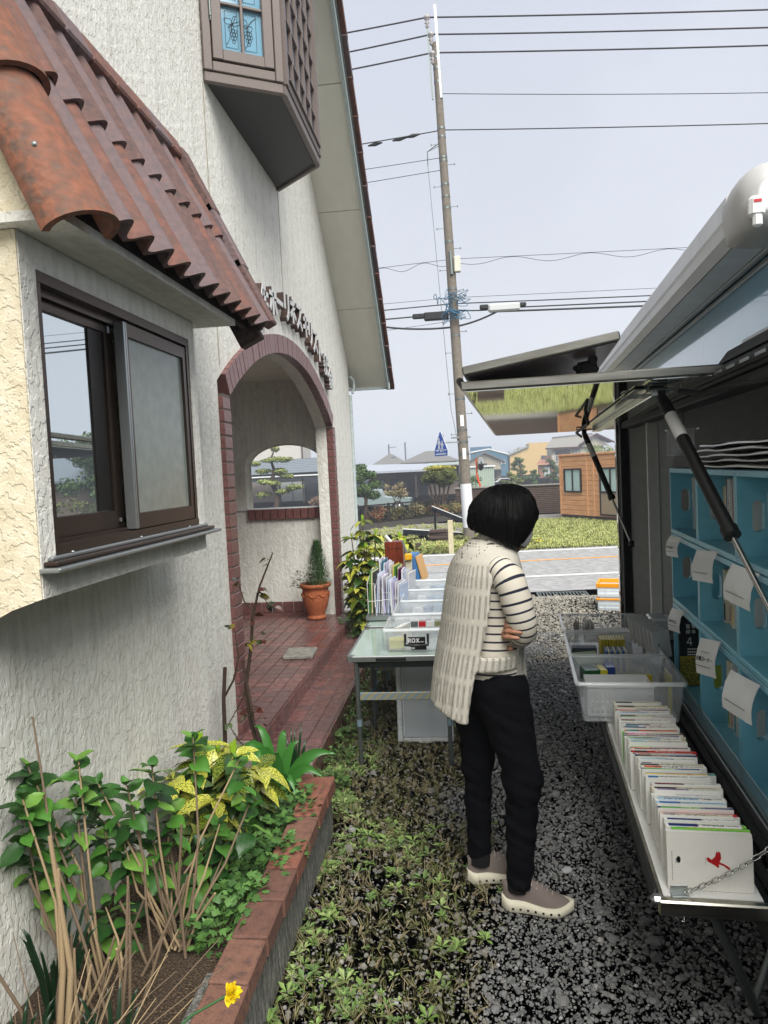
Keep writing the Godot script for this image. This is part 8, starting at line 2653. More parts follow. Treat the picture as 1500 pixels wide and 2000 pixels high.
func roadside():
	var m = MB.new(); m.box(V(0, 0.43, 0), V(0.13, 0.87, 0.13), 0.01)
	solo("boundary_post", m, tmat(ramp(noise(301, 0.05, 128, 3), [[0.0, Color(0.66, 0.62, 0.50)], [1.0, Color(0.76, 0.73, 0.62)]]), 0.5, 0.8), "cream square boundary post at the far road edge", "post", "", V(-0.40, LOW, -19.0))
	m = MB.new(); m.box(V(0, 0.12, 0), V(0.16, 0.26, 0.14), 0.02)
	solo("low_stump", m, M.bark, "short dark wooden stump in the roadside weeds", "stump", "", V(-1.28, LOW, -19.6))
	for i in 4:
		m = MB.new(); m.xf = Transform3D(Basis(V(0, 1, 0), rf(-0.15, 0.15)), Vector3.ZERO); m.box(V(0, 0.05, 0), V(0.62, 0.09, 0.14), 0.01)
		solo("timber_offcut", m, M.wood_dark, "weathered timber, %s from the bottom of the stack behind the post" % ORD[i], "timber", "stacked timbers by the post", V(-0.80 + rf(-0.04, 0.04), LOW + i * 0.095, -22.2 + (i % 2) * 0.05))
	for i in 4:
		m = MB.new(); m.xf = Transform3D(Basis(V(0, 1, 0), rf(-0.1, 0.1)), Vector3.ZERO); m.box(V(0, 0.055, 0), V(0.75, 0.10, 0.16), 0.012)
		solo("railway_sleeper", m, M.wood_dark, "dark weathered sleeper, %s from the bottom beside the customer's face" % ORD[i], "timber", "stacked sleepers in the field", V(0.85, LOW + i * 0.105, -21.2 + (i % 2) * 0.05))
	# long steel gate beams lying open on the lot
	var bm = mat(Color(0.09, 0.11, 0.14), 0.4, 0.3)
	for i in 2:
		var b = thing("steel_beam", ["dark steel beam with white top edge low across the lot", "dark steel beam with white top edge slanting down to the pole"][i], "beam", "steel beams on the lot")
		var a0 = [V(-2.05, -0.45, -24.0), V(-1.17, 0.16, -26.0)][i]; var b0 = [V(-0.15, -0.64, -24.0), V(-0.0, -0.36, -26.0)][i]
		m = MB.new(); m.bar(a0, b0, 0.08, 0.16); part(b, "web", m, bm)
		m = MB.new(); m.bar(a0 + V(0, 0.092, 0), b0 + V(0, 0.092, 0), 0.10, 0.022); part(b, "flange", m, M.white_paint)
		m = MB.new(); m.box(V(a0.x + 0.1, (a0.y + LOW) / 2 - 0.03, a0.z), V(0.08, max(0.05, a0.y - LOW - 0.06), 0.08)); part(b, "foot", m, bm)
	# orange convex mirror post
	var mr = thing("traffic_mirror", "orange bent post with round convex traffic mirror", "mirror", "", V(0.62, LOW, -34))
	m = MB.new(); m.tube([V(0.10, 0, 0), V(0.10, 1.35, 0), V(-0.02, 1.75, 0), V(-0.02, 2.55, 0)], 0.045, 10)
	part(mr, "post", m, mat(Color(0.85, 0.33, 0.10), 0.5))
	m = MB.new(); m.xf = Transform3D(Basis(V(0, 1, 0), 1.1) * Basis(V(1, 0, 0), PI / 2), V(0.14, 2.34, 0.05))
	m.lathe([Vector2(0.0, -0.02), Vector2(0.30, -0.02), Vector2(0.33, 0.02), Vector2(0.30, 0.05)], 24)
	part(mr, "hood", m, mat(Color(0.45, 0.40, 0.34), 0.6))
	m = MB.new(); m.xf = Transform3D(Basis(V(0, 1, 0), 1.1) * Basis(V(1, 0, 0), PI / 2), V(0.14, 2.34, 0.05))
	m.lathe([Vector2(0.30, 0.05), Vector2(0.2, 0.08), Vector2(0.1, 0.095), Vector2(0, 0.10)], 24)
	part(mr, "glass", m, M.mirror)
	# fence on its kerb
	var A = V(-6.1, 0, -25.3); var B = V(0.15, 0, -31.9)
	var cu = MB.new(); cu.bar(A + V(0, LOW + 0.08, 0), B + V(0, LOW + 0.08, 0), 0.22, 0.30)
	solo("fence_kerb", cu, tmat(ramp(noise(302, 0.05, 128, 4), [[0.0, Color(0.20, 0.19, 0.18)], [1.0, Color(0.34, 0.33, 0.31)]]), 0.8, 0.95), "dark low concrete kerb under the fence", "kerb")
	var fe = thing("picket_fence", "dark brown metal picket fence across the road", "fence")
	var fm = mat(Color(0.13, 0.10, 0.09), 0.5)
	var n_ = 66
	var pk = box_of(V(0, 0, 0), V(0.022, 0.70, 0.022)).mesh()
	for i in n_:
		var q = A.lerp(B, (i + 0.5) / n_)
		part(fe, "picket", pk, fm, V(q.x, -0.08, q.z))
	for y in [-0.38, 0.27]:
		m = MB.new(); m.bar(A + V(0, y, 0), B + V(0, y, 0), 0.045, 0.05); part(fe, "rail", m, fm)
	for i in 5:
		var q = A.lerp(B, i / 4.0)
		m = MB.new(); m.box(V(q.x, -0.06, q.z), V(0.08, 0.76, 0.08), 0.01); part(fe, "post", m, fm)
	# the retaining wall of brown sheet behind the field
	var rw = thing("retaining_wall", "brown ribbed sheet retaining wall behind the field", "wall")
	var rm = tmat(ramp(noise(303, 0.05, 256, 4), [[0.0, Color(0.24, 0.19, 0.16)], [1.0, Color(0.38, 0.31, 0.26)]]), 1.2, 0.85, null, 0.0, true, V(0.3, 2.0, 1))
	m = MB.new(); m.box(V(4.6, -0.03, -33.3), V(10.0, 1.24, 0.2)); part(rw, "core", m, rm)
	for k in 15:
		m = MB.new(); m.box(V(4.6 + rf(-0.05, 0.05), LOW + 0.04 + k * 0.083, -33.18 + rf(-0.01, 0.01)), V(10.0, 0.06, 0.06), 0.008); part(rw, "rib", m, rm)
	m = MB.new(); m.box(V(4.6, 0.62, -33.3), V(10.1, 0.05, 0.4)); part(rw, "coping", m, M.concrete)
	# concrete block feet, red and white marker
	m = MB.new(); m.tube([V(0, 0, 0), V(0, 0.75, 0)], 0.10, 14)
	var mk = thing("marker_post", "red and white marker post beside the truck jamb", "post", "", V(6.05, LOW, -23.0))
	for k in 5:
		m = MB.new(); m.tube([V(0, k * 0.2, 0), V(0, k * 0.2 + 0.199, 0)], 0.11, 14)
		part(mk, "band", m, mat(Color(0.80, 0.12, 0.08), 0.5) if k % 2 == 0 else M.white_paint)

func hut():
	# timber-look cabin on concrete blocks; front turned to the left
	var hu = thing("site_cabin", "orange timber-look cabin with two curtained windows in the field", "cabin", "", V(3.80, LOW, -29.84))
	hu.rotation.y = atan2(-0.89, 0.454)
	# local +x runs along the front, front faces +z
	var wm = []
	for k in 3: wm.append(tmat(ramp(noise(311 + k, 0.04, 128, 4), [[0.0, Color(0.82, 0.58, 0.38)], [1.0, Color(0.90, 0.69, 0.50)]]), 0.8, 0.7, null, 0.0, false, V(0.2, 1, 1)))
	var L = 5.6; var D = 2.4; var y0 = 0.16; var H = 2.28
	var m = MB.new(); m.box(V(L / 2, y0 + H / 2, -D / 2), V(L - 0.04, H, D - 0.04)); part(hu, "core", m, wm[0])
	for k in 12:
		var y = y0 + 0.09 + k * 0.188
		m = MB.new(); m.box(V(L / 2, y, 0.0), V(L, 0.178, 0.03), 0.012); part(hu, "board", m, wm[k % 3])
		m = MB.new(); m.box(V(0, y, -D / 2), V(0.03, 0.178, D - 0.06), 0.012); part(hu, "end_board", m, wm[k % 3])
	for x in [0.02, 1.72, 2.12, 3.9, 5.55]:
		m = MB.new(); m.box(V(x, y0 + H / 2, 0.022), V(0.10, H, 0.03), 0.008); part(hu, "post", m, wm[1])
	m = MB.new(); m.box(V(L / 2, y0 + H + 0.04, -D / 2), V(L + 0.12, 0.08, D + 0.12), 0.01); part(hu, "roof", m, wm[2])
	m = MB.new(); m.box(V(L / 2, y0 - 0.03, -D / 2), V(L, 0.10, D)); part(hu, "floor_frame", m, M.wood_dark)
	var dark = mat(Color(0.12, 0.09, 0.08), 0.5)
	var cur = tmat(ramp(noise(314, 0.08, 128, 2), [[0.0, Color(0.60, 0.72, 0.70)], [1.0, Color(0.80, 0.88, 0.86)]]), 0.7, 0.6, null, 0.0, false, V(2.5, 0.1, 1))
	window_on(hu, Transform3D(Basis(), V(0.86, 1.50, 0.02)), 1.1, 0.92, dark, cur)
	window_on(hu, Transform3D(Basis(), V(3.12, 1.50, 0.02)), 1.2, 0.92, dark, cur)
	m = MB.new()
	m.box(V(3.12, 0.62, 0.03), V(1.12, 0.80, 0.03)); 
	part(hu, "door_panel", m, tmat(ramp(noise(315, 0.08, 128, 2), [[0.0, Color(0.58, 0.50, 0.40)], [1.0, Color(0.66, 0.58, 0.48)]]), 0.7, 0.6))
	m = MB.new(); m.box(V(2.54, 1.1, 0.035), V(0.06, 1.75, 0.05)); m.box(V(3.12, 0.24, 0.04), V(1.2, 0.06, 0.06)); part(hu, "door_frame", m, dark)
	for k in 4:
		m = MB.new(); m.box(V(0.25 + k * 1.5, 0.055, -0.15), V(0.40, 0.11, 0.2), 0.01); part(hu, "block", m, M.concrete)

func houses():
	var pane = mat(Color(0.20, 0.22, 0.25), 0.08); var white_pane = mat(Color(0.70, 0.72, 0.72), 0.3)
	var frame = mat(Color(0.22, 0.18, 0.16), 0.5); var lightframe = mat(Color(0.55, 0.52, 0.48), 0.5)
	var face = func(x, y, z): return Transform3D(Basis(), V(x, y, z))
	# brown bungalow with carport
	var h = thing("bungalow", "mauve brown single storey house with flat grey carport roof", "house")
	var siding = tmat(ramp(noise(321, 0.05, 128, 3), [[0.0, Color(0.46, 0.40, 0.38)], [1.0, Color(0.54, 0.48, 0.45)]]), 1.5, 0.8)
	var m = MB.new(); m.box(V(-4.2, 0.5, -65), V(7.6, 2.5, 6.0)); part(h, "wall", m, siding)
	for k in 14:
		m = MB.new(); m.box(V(-7.8 + k * 0.4, 0.5, -61.98), V(0.36, 2.4, 0.04), 0.01); part(h, "siding_panel", m, tmat(ramp(noise(321, 0.05, 128, 3), [[0.0, Color(0.58, 0.52, 0.47)], [1.0, Color(0.66, 0.60, 0.55)]]), 1.5, 0.8) if k < 6 else siding)
	m = MB.new(); m.quad(V(-8.3, 1.55, -57.6), V(-2.4, 1.45, -57.6), V(-2.4, 2.0, -65), V(-8.3, 2.15, -65)); m.box(V(-5.35, 1.46, -57.55), V(5.9, 0.16, 0.12)); part(h, "carport_roof", m, tmat(ramp(noise(321, 0.05, 128, 3), [[0.0, Color(0.58, 0.60, 0.64)], [1.0, Color(0.66, 0.68, 0.72)]]), 1.5, 0.5))
	m = MB.new(); m.box(V(-1.2, 1.9, -62.5), V(3.2, 0.2, 5.0)); part(h, "side_roof", m, M.gutter)
	for x in [-3.75, -2.6]:
		m = MB.new(); m.box(V(x, 0.4, -57.8), V(0.14, 2.1, 0.14)); part(h, "carport_post", m, frame)
	window_on(h, face.call(-7.0, 0.4, -61.95), 0.8, 0.85, frame, white_pane); window_on(h, face.call(-5.83, 0.5, -61.95), 0.7, 0.7, frame, pane, 0)
	window_on(h, face.call(-4.3, -0.05, -61.95), 0.8, 1.6, frame, pane); window_on(h, face.call(-3.4, -0.05, -61.95), 0.75, 1.6, frame, pane, 0)
	# long tiled house seen through the porch opening
	h = thing("tiled_house", "dark walled house with grey tiled roof seen through the porch window", "house")
	var dw = tmat(ramp(noise(321, 0.05, 128, 3), [[0.0, Color(0.20, 0.22, 0.25)], [1.0, Color(0.28, 0.30, 0.33)]]), 1.5, 0.8)
	m = MB.new(); m.box(V(-15.0, 0.5, -65), V(8.6, 2.5, 6.0)); part(h, "wall", m, dw)
	m = MB.new(); m.box(V(-17.4, 0.2, -61.97), V(3.2, 1.8, 0.06)); part(h, "pale_wall", m, mat(Color(0.52, 0.48, 0.46), 0.8))
	var roofm = tmat(ramp(noise(325, 0.1, 128, 3), [[0.0, Color(0.34, 0.37, 0.40)], [1.0, Color(0.50, 0.53, 0.56)]]), 1.0, 0.5)
	for k in 8:
		m = MB.new()
		var z0 = -61.6 - k * 0.5; var y0 = 1.78 + k * 0.155
		m.quad(V(-19.6, y0, z0), V(-10.4, y0 + 0.05, z0), V(-10.4, y0 + 0.16, z0 - 0.5), V(-19.6, y0 + 0.12, z0 - 0.5)); m.quad(V(-19.6, y0 - 0.05, z0), V(-10.4, y0 - 0.0, z0), V(-10.4, y0 + 0.05, z0), V(-19.6, y0, z0))
		part(h, "roof_course", m, roofm)
	m = MB.new(); m.quad(V(-19.6, 3.0, -65.6), V(-10.4, 3.05, -65.6), V(-10.4, 1.7, -68.5), V(-19.6, 1.7, -68.5)); part(h, "back_slope", m, roofm)
	m = MB.new(); m.box(V(-14.0, 1.52, -59.5), V(9.0, 0.10, 3.4)); part(h, "canopy", m, M.white_paint)
	m = MB.new(); m.box(V(-14.0, 1.41, -58.0), V(9.0, 0.12, 0.2)); part(h, "canopy_beam", m, frame)
	m = MB.new(); m.box(V(-12.95, 0.35, -58.6), V(0.12, 2.0, 0.12)); part(h, "canopy_post", m, frame)
	window_on(h, face.call(-14.6, 0.15, -61.95), 2.2, 1.9, frame, white_pane)
	# plain pale block behind it
	h = thing("pale_block", "plain pale wall of a taller building behind the tiled house", "building")
	m = MB.new(); m.box(V(-22.5, 2.5, -88), V(7.4, 6.3, 5)); part(h, "wall", m, mat(Color(0.74, 0.73, 0.70), 0.85))
	m = MB.new(); m.tube([V(-18.76, -0.6, -85.4), V(-18.76, 5.6, -85.4)], 0.09, 8); part(h, "downpipe", m, mat(Color(0.30, 0.16, 0.12), 0.6))
	# hip roofed houses
	var tilem = tmat(ramp(noise(326, 0.1, 128, 3), [[0.0, Color(0.36, 0.35, 0.34)], [1.0, Color(0.46, 0.45, 0.43)]]), 1.6, 0.6)
	h = thing("hip_roof_house", "beige house with grey hip roof and solar panel above the round tree", "house")
	m = MB.new(); m.box(V(-5.4, 1.0, -124), V(8.6, 3.6, 8)); part(h, "wall", m, mat(Color(0.68, 0.61, 0.52), 0.85))
	part(h, "roof", hip_roof(-9.7, -1.1, -120, -128, 2.72, 4.5, 0.5, 4.0), tilem)
	m = MB.new(); m.quad(V(-6.4, 3.45, -121.9), V(-4.9, 3.45, -121.9), V(-4.5, 4.2, -123.4), V(-5.6, 4.2, -123.4)); part(h, "solar_panel", m, mat(Color(0.68, 0.72, 0.78), 0.15))
	for x in [-7.9, -6.9, -4.6, -3.2]: window_on(h, face.call(x, 1.75, -119.9), 0.8, 0.9, lightframe, pane)
	h = thing("hip_roof_house", "far house with tall grey hip roof left of the beige house", "house")
	m = MB.new(); m.box(V(-13.1, 0.8, -134), V(6.2, 3.2, 8)); part(h, "wall", m, mat(Color(0.60, 0.56, 0.50), 0.85))
	part(h, "roof", hip_roof(-16.0, -10.2, -130, -138, 2.4, 4.6, 0.5, 3.2), tilem)
	m = MB.new(); m.quad(V(-13.0, 3.55, -131.9), V(-12.3, 3.55, -131.9), V(-12.1, 4.0, -132.7), V(-12.8, 4.0, -132.7)); part(h, "skylight", m, pane)
	# shed
	h = thing("metal_shed", "pale green ribbed metal shed behind the traffic mirror", "shed")
	m = MB.new(); m.box(V(1.4, 0.4, -82), V(3.7, 2.1, 3.6)); part(h, "core", m, mat(Color(0.60, 0.66, 0.60), 0.7))
	for k in 18:
		m = MB.new(); m.box(V(-0.35 + k * 0.206, 0.4, -80.17), V(0.12, 2.1, 0.05), 0.01); part(h, "rib", m, mat(Color(0.66, 0.72, 0.66), 0.6))
	m = MB.new(); m.box(V(1.4, 1.53, -82), V(4.0, 0.16, 4.0)); part(h, "roof", m, M.white_paint)
	# grey gabled house
	h = thing("gabled_house", "grey cream gabled house between the pole and the blue building", "house")
	m = MB.new(); m.prism(PackedVector2Array([Vector2(0.9, -0.6), Vector2(5.7, -0.6), Vector2(5.7, 2.3), Vector2(3.3, 3.45), Vector2(0.9, 2.3)]), -121, -115); part(h, "wall", m, mat(Color(0.62, 0.59, 0.52), 0.85))
	m = MB.new(); m.prism(PackedVector2Array([Vector2(0.3, 2.1), Vector2(3.3, 3.55), Vector2(6.3, 2.1), Vector2(6.3, 2.25), Vector2(3.3, 3.75), Vector2(0.3, 2.25)]), -121.5, -114.5); part(h, "roof", m, tilem)
	m = MB.new(); m.box(V(4.9, 0.95, -114.2), V(2.6, 0.12, 1.6)); part(h, "porch_roof", m, tilem)
	window_on(h, face.call(3.1, 1.5, -114.95), 1.1, 1.0, lightframe, pane); window_on(h, face.call(4.6, 0.2, -114.95), 0.9, 1.2, lightframe, pane)
	m = MB.new(); m.box(V(3.3, 2.75, -114.97), V(0.3, 0.5, 0.05)); part(h, "vent", m, lightframe)
	# blue and cream buildings
	h = thing("blue_building", "teal blue building with white roof edge in the distance", "building")
	m = MB.new(); m.prism(PackedVector2Array([Vector2(1.6, -0.6), Vector2(8.9, -0.6), Vector2(8.9, 3.6), Vector2(5.2, 4.8), Vector2(1.6, 4.3)]), -160, -150); part(h, "wall", m, mat(Color(0.16, 0.38, 0.48), 0.7))
	m = MB.new(); m.prism(PackedVector2Array([Vector2(1.6, 4.3), Vector2(5.2, 4.8), Vector2(9.0, 3.6), Vector2(9.0, 3.85), Vector2(5.2, 5.05), Vector2(1.6, 4.55)]), -160.2, -149.8); part(h, "roof_edge", m, M.white_paint)
	m = MB.new(); m.box(V(3.8, 4.9, -158), V(4.4, 1.4, 3)); part(h, "upper_block", m, mat(Color(0.12, 0.30, 0.40), 0.7))
	window_on(h, face.call(7.6, 2.2, -149.9), 1.6, 0.8, M.white_paint, pane)
	h = thing("cream_building", "yellow cream building with sloping roof line in the distance", "building")
	m = MB.new(); m.prism(PackedVector2Array([Vector2(9.3, -0.6), Vector2(17.3, -0.6), Vector2(17.3, 5.7), Vector2(13.2, 5.7), Vector2(13.2, 4.9), Vector2(9.3, 3.4)]), -158, -150); part(h, "wall", m, mat(Color(0.78, 0.66, 0.42), 0.85))
	m = MB.new(); m.prism(PackedVector2Array([Vector2(9.0, 3.35), Vector2(13.1, 4.95), Vector2(13.1, 5.2), Vector2(9.0, 3.6)]), -158.4, -149.6); part(h, "roof_slope", m, tmat(ramp(noise(327, 0.1, 128, 3), [[0.0, Color(0.48, 0.50, 0.48)], [1.0, Color(0.58, 0.60, 0.58)]]), 1.6, 0.6))
	window_on(h, face.call(11.0, 1.9, -149.9), 1.1, 1.0, lightframe, pane); window_on(h, face.call(16.0, 2.6, -149.9), 1.1, 1.0, lightframe, pane)
	# two storey house with balcony
	h = thing("balcony_house", "two storey white house with grey tiled gable and maroon fascia", "house")
	var fas = mat(Color(0.24, 0.08, 0.08), 0.6)
	m = MB.new(); m.box(V(17.0, 1.5, -116), V(7.6, 4.6, 6)); m.prism(PackedVector2Array([Vector2(17.2, 3.7), Vector2(21.6, 3.7), Vector2(19.6, 5.2)]), -112.9, -112.6); part(h, "wall", m, mat(Color(0.72, 0.70, 0.64), 0.85))
	m = MB.new(); m.quad(V(12.2, 3.75, -112.2), V(17.6, 3.75, -112.2), V(19.7, 5.55, -115), V(13.6, 5.25, -115)); m.quad(V(19.7, 5.6, -112.0), V(22.3, 4.2, -112.0), V(22.3, 4.2, -118), V(19.7, 5.6, -118)); m.quad(V(17.1, 4.0, -118), V(17.1, 4.0, -112), V(19.7, 5.6, -112), V(19.7, 5.6, -118)); part(h, "roof", m, tmat(ramp(noise(328, 0.1, 128, 3), [[0.0, Color(0.44, 0.43, 0.41)], [1.0, Color(0.56, 0.55, 0.52)]]), 1.6, 0.6))
	m = MB.new(); m.bar(V(12.2, 3.68, -112.1), V(17.5, 3.68, -112.1), 0.1, 0.2); m.bar(V(17.1, 3.95, -111.9), V(19.7, 5.5, -111.9), 0.1, 0.22); m.bar(V(19.7, 5.5, -111.9), V(22.3, 4.1, -111.9), 0.1, 0.22); part(h, "fascia", m, fas)
	m = MB.new(); m.box(V(14.6, 1.55, -111.8), V(4.8, 0.14, 1.4)); m.box(V(12.5, 2.1, -111.2), V(0.9, 1.0, 0.1)); part(h, "balcony", m, mat(Color(0.42, 0.30, 0.24), 0.7))
	m = MB.new()
	for k in 13: m.box(V(13.3 + k * 0.3, 2.1, -111.2), V(0.05, 0.9, 0.05))
	m.box(V(15.0, 2.55, -111.2), V(4.0, 0.06, 0.08)); part(h, "railing", m, M.white_paint)
	m = MB.new(); m.quad(V(10.6, 1.35, -110.6), V(13.4, 1.35, -110.6), V(13.4, 2.1, -112.8), V(11.4, 2.1, -112.8)); m.box(V(12.2, 0.35, -112), V(2.2, 1.9, 1.6)); part(h, "lower_wing", m, mat(Color(0.58, 0.40, 0.32), 0.8))
	for x in [14.3, 15.4, 16.8]: window_on(h, face.call(x, 2.6, -112.9), 1.0, 1.5, frame, white_pane if x > 16 else pane)
	window_on(h, face.call(12.3, 0.3, -111.15), 1.1, 1.5, frame, white_pane)
	m = MB.new(); m.bar(V(13.6, 5.35, -115), V(19.6, 5.68, -115), 0.2, 0.2); part(h, "ridge", m, tilem)
	# parked cars
	car("silver grey off-road car parked behind the fence", V(-4.75, LOW, -38.2), 0.0, [[-1.6, 0.45], [2.0, 0.42], [2.0, 0.75], [0.75, 0.85], [0.60, 0.92], [0.40, 1.26], [-1.4, 1.30], [-1.62, 1.1]], [[-1.3, 0.92], [0.48, 0.92], [0.32, 1.20], [-1.25, 1.22]], 1.5, mat(Color(0.52, 0.58, 0.58), 0.3), -0.95, 1.35, 0.33, "parked cars")
	car("white saloon car parked beyond the retaining wall", V(5.45, -1.55, -100), 0.0, [[-1.7, 0.35], [1.75, 0.35], [1.75, 0.78], [1.0, 0.92], [0.45, 1.36], [-0.55, 1.38], [-1.2, 0.98], [-1.7, 0.92]], [[-1.0, 0.95], [0.85, 0.95], [0.40, 1.30], [-0.5, 1.31]], 1.6, mat(Color(0.84, 0.85, 0.86), 0.25), -1.1, 1.15, 0.32, "parked cars")
	# distant poles
	for q in [[-14.95, 6.9, "distant thin pole with crossarm behind the left house"], [-11.6, 7.1, "distant plain thin pole behind the beige house"]]:
		m = MB.new(); m.tube([V(q[0], LOW, -150), V(q[0], q[1], -150)], 0.16, 7)
		if q[0] < -13: m.bar(V(q[0] - 0.2, 6.2, -150), V(q[0] + 1.6, 6.3, -150), 0.1, 0.14)
		solo("distant_pole", m, mat(Color(0.36, 0.36, 0.38), 0.8), q[2], "pole", "distant poles")
	# house the bay window mirrors, off to the right
	h = thing("farmhouse", "farmhouse with grey tiled roof mirrored in the bay window", "house")
	m = MB.new(); m.box(V(25, 0.6, -48), V(9, 2.5, 6)); part(h, "wall", m, mat(Color(0.40, 0.34, 0.30), 0.85))
	part(h, "roof", hip_roof(20.5, 29.5, -45, -51, 1.9, 3.5, 0.8, 3.0), roofm)

func trees():
	var green = [Color(0.055, 0.10, 0.025), Color(0.08, 0.14, 0.03), Color(0.04, 0.08, 0.02)]
	var olive = [Color(0.10, 0.13, 0.02), Color(0.17, 0.17, 0.03), Color(0.07, 0.10, 0.02)]
	# clipped round tree, sunlit top put into brighter yellow leaf colour
	var cl = []
	for k in 44:
		var a = rng.randf() * TAU; var r = sqrt(rng.randf()) * 0.70
		cl.append([V(cos(a) * r, 1.82 + rf(-0.42, 0.36) * (1.0 - r * 0.75), sin(a) * r * 0.9), V(0.28, 0.22, 0.28)])
	var tr = []
	for k in 5: tr.append([[V(rf(-0.12, 0.12), 0, rf(-0.1, 0.1)), V(-0.35 + k * 0.17, 0.8, rf(-0.1, 0.1)), V(-0.6 + k * 0.3, 1.8, rf(-0.2, 0.2))], [0.06, 0.05, 0.03]])
	var rt = tree("clipped_tree", "round clipped tree with yellow green crown behind the fence", "tree", V(-1.2, LOW, -36), tr, cl, 190, 0.075, olive)
	var top = []
	for k in 16:
		var a = rng.randf() * TAU; var r = sqrt(rng.randf()) * 0.66
		top.append([V(cos(a) * r, 2.16 + 0.14 * (1.0 - r), sin(a) * r), V(0.25, 0.09, 0.25)])
	part(rt, "sunlit_top", foliage_mesh(top, 130, 0.06, [Color(0.42, 0.36, 0.04), Color(0.34, 0.32, 0.05), Color(0.28, 0.30, 0.05)]), grass_mat())
	# cloud-pruned tree by the wall corner
	cl = []
	for q in [[-0.1, 2.4, 0.34], [0.35, 2.05, 0.36], [-0.2, 1.9, 0.42], [0.5, 1.6, 0.36], [0.1, 1.45, 0.40], [-0.35, 1.3, 0.38], [0.45, 1.12, 0.34], [0.0, 2.2, 0.3]]: cl.append([V(q[0], q[1], rf(-0.25, 0.25)), V(q[2], q[2] * 0.6, q[2])])
	tree("broadleaf_tree", "dark green cloud-pruned tree beside the church corner", "tree", V(-4.6, LOW, -33.5), [[[V(0, 0, 0), V(0.1, 0.9, 0), V(-0.1, 1.6, 0), V(0.0, 2.3, 0)], [0.09, 0.08, 0.06, 0.03]], [[V(0.1, 0.9, 0), V(0.45, 1.5, 0)], [0.05, 0.03]]], cl, 360, 0.085, green)
	# small flowering tree
	cl = []
	for k in 14: cl.append([V(rf(-0.45, 0.45), 1.28 + rf(-0.26, 0.32), rf(-0.3, 0.3)), V(0.2, 0.14, 0.2)])
	tree("flowering_tree", "small pale tree with pinkish young leaves behind the fence", "tree", V(-3.05, LOW, -33), [[[V(0, 0, 0), V(0.05, 0.6, 0), V(-0.25, 1.2, 0)], [0.04, 0.03, 0.015]], [[V(0.05, 0.6, 0), V(0.3, 1.25, 0)], [0.03, 0.012]]], cl, 80, 0.06, [Color(0.30, 0.26, 0.14), Color(0.36, 0.24, 0.18), Color(0.20, 0.22, 0.08)])
	# layered pine seen through the porch opening
	cl = []
	for q in [[0.2, 4.05, 0.5], [-0.1, 3.3, 1.0], [0.9, 3.25, 0.9], [-0.8, 2.55, 0.8], [0.5, 2.55, 0.9], [1.0, 2.2, 0.8], [-0.6, 1.85, 0.9], [0.3, 1.75, 0.8], [1.4, 1.4, 0.9], [-0.6, 1.05, 0.8], [0.6, 1.15, 0.9], [-1.2, 3.1, 0.6]]:
		for k in 3: cl.append([V(q[0] + rf(-0.35, 0.35) * q[2], q[1] + rf(-0.06, 0.06), rf(-0.5, 0.5)), V(q[2] * 0.55, 0.15, q[2] * 0.5)])
	tree("garden_pine", "layered garden pine framed by the porch window", "tree", V(-12.6, LOW, -48), [[[V(0.1, 0, 0), V(0.2, 1.0, 0), V(-0.1, 1.8, 0.1), V(0.1, 2.6, 0), V(-0.1, 3.3, 0), V(0.2, 4.0, 0)], [0.2, 0.18, 0.15, 0.12, 0.08, 0.04]]], cl, 260, 0.13, [Color(0.20, 0.24, 0.05), Color(0.13, 0.18, 0.04), Color(0.26, 0.28, 0.09)], "", 0.8)
	cl = []
	for k in 10: cl.append([V(rf(-0.5, 0.5), 0.35 + rf(-0.2, 0.3), rf(-0.3, 0.3)), V(0.28, 0.22, 0.25)])
	tree("dry_bush", "dry pinkish bush at the lower right of the porch window", "bush", V(-9.3, LOW, -46), [[[V(0, 0, 0), V(0, 0.3, 0)], [0.04, 0.03]]], cl, 70, 0.09, [Color(0.26, 0.16, 0.12), Color(0.34, 0.22, 0.16)])
	# bushes inside the fence
	var kinds = [["red photinia bush behind the fence, leftmost", [Color(0.24, 0.05, 0.04), Color(0.16, 0.08, 0.03), Color(0.08, 0.09, 0.03)]], ["olive bush behind the fence, second from the left", [Color(0.13, 0.11, 0.04), Color(0.09, 0.09, 0.03)]], ["dull brown-green bush behind the fence, in the middle", [Color(0.12, 0.11, 0.05), Color(0.16, 0.13, 0.06)]], ["yellow and red bush behind the fence, fourth from the left", [Color(0.34, 0.24, 0.04), Color(0.26, 0.06, 0.04), Color(0.10, 0.12, 0.03)]], ["tan bush behind the fence, fifth from the left", [Color(0.20, 0.16, 0.06), Color(0.13, 0.12, 0.04)]], ["red and green bush behind the fence, nearest the pole", [Color(0.28, 0.06, 0.05), Color(0.10, 0.12, 0.03)]]]
	var xs = [-3.9, -3.2, -2.45, -1.65, -1.05, -0.35]
	for k in 6:
		var f = (xs[k] + 6.1) / 6.25
		cl = []
		for j in 7: cl.append([V(rf(-0.35, 0.35), 0.45 + rf(-0.22, 0.26), rf(-0.25, 0.25)), V(0.26, 0.22, 0.24)])
		tree("hedge_bush", kinds[k][0], "bush", V(xs[k] + 0.45, LOW, lerp(-25.3, -31.9, f) - 0.75), [[[V(0, 0, 0), V(0, 0.3, 0)], [0.04, 0.03]]], cl, 190, 0.06, kinds[k][1], "bushes behind the fence")
	cl = []
	for k in 8: cl.append([V(rf(-0.4, 0.4), 1.2 + rf(-0.6, 0.5), rf(-0.3, 0.3)), V(0.32, 0.3, 0.3)])
	tree("dark_shrub", "dark green shrub between the pole and the traffic mirror", "shrub", V(0.3, LOW, -37), [[[V(0, 0, 0), V(0, 1.0, 0)], [0.06, 0.04]]], cl, 170, 0.08, green)
